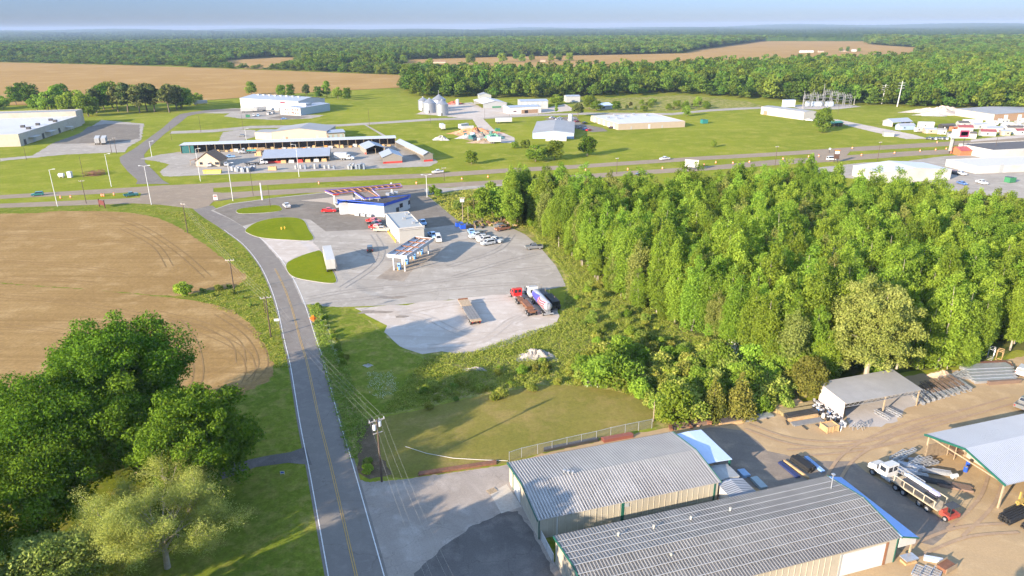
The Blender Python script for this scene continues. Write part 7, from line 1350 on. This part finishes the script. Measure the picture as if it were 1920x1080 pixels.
for s in (-2.1, 2.1): MB().box(s-.14, -.14, 0, s+.14, .14, 3.2).build('post', P('maroon board', (.10, .02, .02), .6), t)
def panel_sign(px, lb, W_, z0, z1, mt, rz=0., posts=(-.3, .3), name='billboard', mark=None):
    c = G(*px); t = thing(name, lb, 'sign', c, rz); MB().box(-W_/2, -.15, z0, W_/2, .15, z1).build('sign_panel', mt, t)
    for u in posts: MB().box(W_*u-.12, .17, 0, W_*u+.12, .4, z1-.3).build('post', steel_d, t)
    if mark:
        for (u0, u1, v0, v1, mm) in mark: MB().box(-W_/2+W_*u0, -.19, z0+(z1-z0)*v0, -W_/2+W_*u1, -.16, z0+(z1-z0)*v1).build('sign_mark', mm, t)
    return t
panel_sign((1296, 319), 'white billboard beside the near highway lane, above the wood', 6.5, 1.5, 5., door_w, R_(-20), mark=[(.15, .8, .6, .68, steel), (.2, .7, .4, .48, steel)])
panel_sign((1567, 305), 'dark sign with orange stripe and white panel beside the median crossing', 2.6, 2., 6.5, P('dark brown sign', (.06, .03, .02), .5), R_(-10), mark=[(.1, .9, .55, .85, door_w), (.05, .95, .88, .97, orange)])
panel_sign((1793, 289), 'tall double billboard with white and maroon panels before the diner', 9.5, 8.5, 13.2, door_w, R_(0), (-.25, .3), mark=[(.45, .97, .1, .9, P('maroon panel', (.22, .03, .07), .5)), (.52, .9, .3, .72, door_w), (.55, .87, .38, .64, P('maroon panel', (.22, .03, .07), .5))])
panel_sign((1780, 288), 'tall narrow grey sign left of the double billboard', 1.6, 1.5, 9, w_grey, R_(0), (0,)); panel_sign((405, 377), 'small white and red lit sign at the junction wedge', 1.6, .5, 2.6, door_w, 0, (0,), 'road_sign', [(.1, .9, .6, .9, w_red)])
panel_sign((1555, 287), 'small white stop sign back on the highway grass', 1., 1.8, 2.8, door_w, 0, (0,), 'road_sign')
for i, (x, y) in enumerate([(114, 372), (133, 371), (191, 368), (195, 368), (214, 366), (1098, 320.5), (1177, 319), (1320, 311), (1342, 306), (1374, 307), (1405, 305), (1468, 299), (1516, 295), (1535, 294), (1615, 292), (1677, 288), (1725, 284), (1754, 282), (1774, 280), (1821, 277), (1757, 268), (1598, 279), (1242, 317), (781, 345), (598, 345), (866, 337), (915, 333)]):
    c = G(x, y); t = thing('traffic_drum', 'small orange and white traffic drum beside the highway', 'traffic drum', c, 0, 'traffic drums along the highway'); MB().tube([(0, 0, 0), (0, 0, .45)], .34, 8).tube([(0, 0, .75), (0, 0, 1.1)], [.3, .27], 8).build('orange_band', orange, t); MB().tube([(0, 0, .45), (0, 0, .75)], .33, 8).build('white_band', door_w, t)
for x, y in ((528, 431), (534, 430)): c = G(x, y); t = thing('hydrant', 'small yellow hydrant post on the large grass island', 'hydrant', c, 0, 'yellow hydrant posts'); MB().tube([(0, 0, 0), (0, 0, .9), (0, 0, 1.1)], [.18, .16, .05], 8).build('hydrant_body', yellow_p, t); MB().tube([(-.3, 0, .65), (.3, 0, .65)], .08, 7).build('nozzle', yellow_p, t)
c = G(116, 333); t = thing('storage_tank', 'small white tank on the grass below the mill lot, left of two', 'tank', c, 0); MB().tube([(-1.3, 0, 1.2), (-1.1, 0, 1.2), (1.1, 0, 1.2), (1.3, 0, 1.2)], [.4, .95, .95, .4], 12).build('shell', door_w, t); MB().box(-.9, -.5, 0, -.7, .5, .5).box(.7, -.5, 0, .9, .5, .5).build('stand', steel, t)
c = G(132, 333); t = thing('storage_tank', 'upright white box tank on the grass right of the small white tank', 'tank', c, 0); MB().box(-.9, -.8, .15, .9, .8, 2.9).build('shell', door_w, t); MB().tube([(0, 0, 2.9), (0, 0, 3.1)], .3, 8).build('lid', steel, t)
for i in range(8): c = G(166+i*3.6, 327+rnd.uniform(-3, 3)); lattice('pipe_rack', 'rusty pipe frame lying on the grass below the mill lot', 'pipe frame', (c.x, c.y, .02), rnd.uniform(0, 3), 5, 2, 1.4, rust, 3, 'rusty pipe frames on the grass', .1)
c = G(126, 245); t = thing('metal_awning', 'white awning on posts before the mill door', 'awning', c, .2); MB().box(-4, -2, 2.6, 4, 2, 2.8).build('roof', door_w, t)
for x_, y_ in ((-3.8, -1.8), (3.8, -1.8), (-3.8, 1.8), (3.8, 1.8)): MB().box(x_-.08, y_-.08, 0, x_+.08, y_+.08, 2.6).build('post', steel, t)
# ================================================================= SUBSTATION
gs = P('pale lattice steel', (.22, .22, .22), .6, .2)
for i in range(7):
    x = 1512+i*12.5; c = G(x, 201-(i % 2)*3); h_ = 9.5+2.5*(i in (3, 4)); m = MB()
    for sx in (-1, 1):
        for sy in (-1, 1): m.bar((sx*3.2, sy*1.2, 0), (sx*3.2, sy*1.2, h_), .2)
        for k in range(4): m.bar((sx*3.2, -1.2, h_*k/4), (sx*3.2, 1.2, h_*(k+1)/4), .18)
    for z in (h_*.55, h_*.8, h_): m.bar((-3.4, -1.2, z), (3.4, -1.2, z), .2); m.bar((-3.4, 1.2, z), (3.4, 1.2, z), .2)
    for k in range(4): m.tube([(-2.6+k*1.7, 0, h_*.8), (-2.6+k*1.7, 0, h_+1.6)], .22, 6)
    o = m.build('switchgear_frame', gs, loc=c); o.rotation_euler = (0, 0, .25); tag(o, 'pale steel switchgear frame in the row of the substation', 'switchgear', 'switchgear frames of the substation')
for i, x in enumerate((1514, 1524, 1531, 1539, 1551, 1558)): c = G(x, 199.5); t = thing('power_transformer', 'pale grey transformer block in the row under the substation frames', 'transformer', c, .2, 'transformers of the substation'); MB().box(-1.6, -1.2, .2, 1.6, 1.2, 4).build('casing', P('pale transformer', (.42, .48, .55), .5), t); MB().tube([(-.6, 0, 4), (-.6, 0, 5.2)], .2, 7).tube([(.6, 0, 4), (.6, 0, 5.2)], .2, 7).build('bushing', gs, t)
for px, top, lb in [((1541, 200), 157, 'tallest thin mast in the middle of the substation'), ((1505, 203), 170, 'thin dark mast at the left of the substation'), ((1523, 196), 168, 'thin pale mast behind the left substation frames'), ((1601, 196), 169, 'thin pale mast at the right end of the substation')]:
    c = G(*px); h_ = height_of(px, top); t = thing('lightning_mast', lb, 'mast', c, 0); MB().tube([(0, 0, 0), (0, 0, h_)], [.35, .16], 7).build('shaft', gs, t); MB().box(-.6, -.6, 0, .6, .6, .4).build('footing', conc, t)
c = G(1478, 201); t = thing('cooling_unit', 'white box unit behind the roof of the long white building', 'unit', c, .2); MB().box(-5, -2, .3, 5, 2, 6).build('casing', door_w, t); MB().box(-5.1, -2.1, 6, 5.1, 2.1, 6.3).build('cap', steel, t)
# ================================================================= AIR
hb = MB().box(-16500, -60, -1, 16500, 18000, 120).build('haze', bpy.data.materials.new('haze air')); tag(hb, kind='stuff')
hm = hb.data.materials[0]; hm.use_nodes = True; t_ = hm.node_tree; t_.nodes.clear(); ou = t_.nodes.new('ShaderNodeOutputMaterial'); pv_ = t_.nodes.new('ShaderNodeVolumePrincipled')
pv_.inputs['Color'].default_value = (.40, .52, .74, 1); pv_.inputs['Density'].default_value = 6.5e-5; pv_.inputs['Anisotropy'].default_value = .0; t_.links.new(pv_.outputs[0], ou.inputs['Volume'])
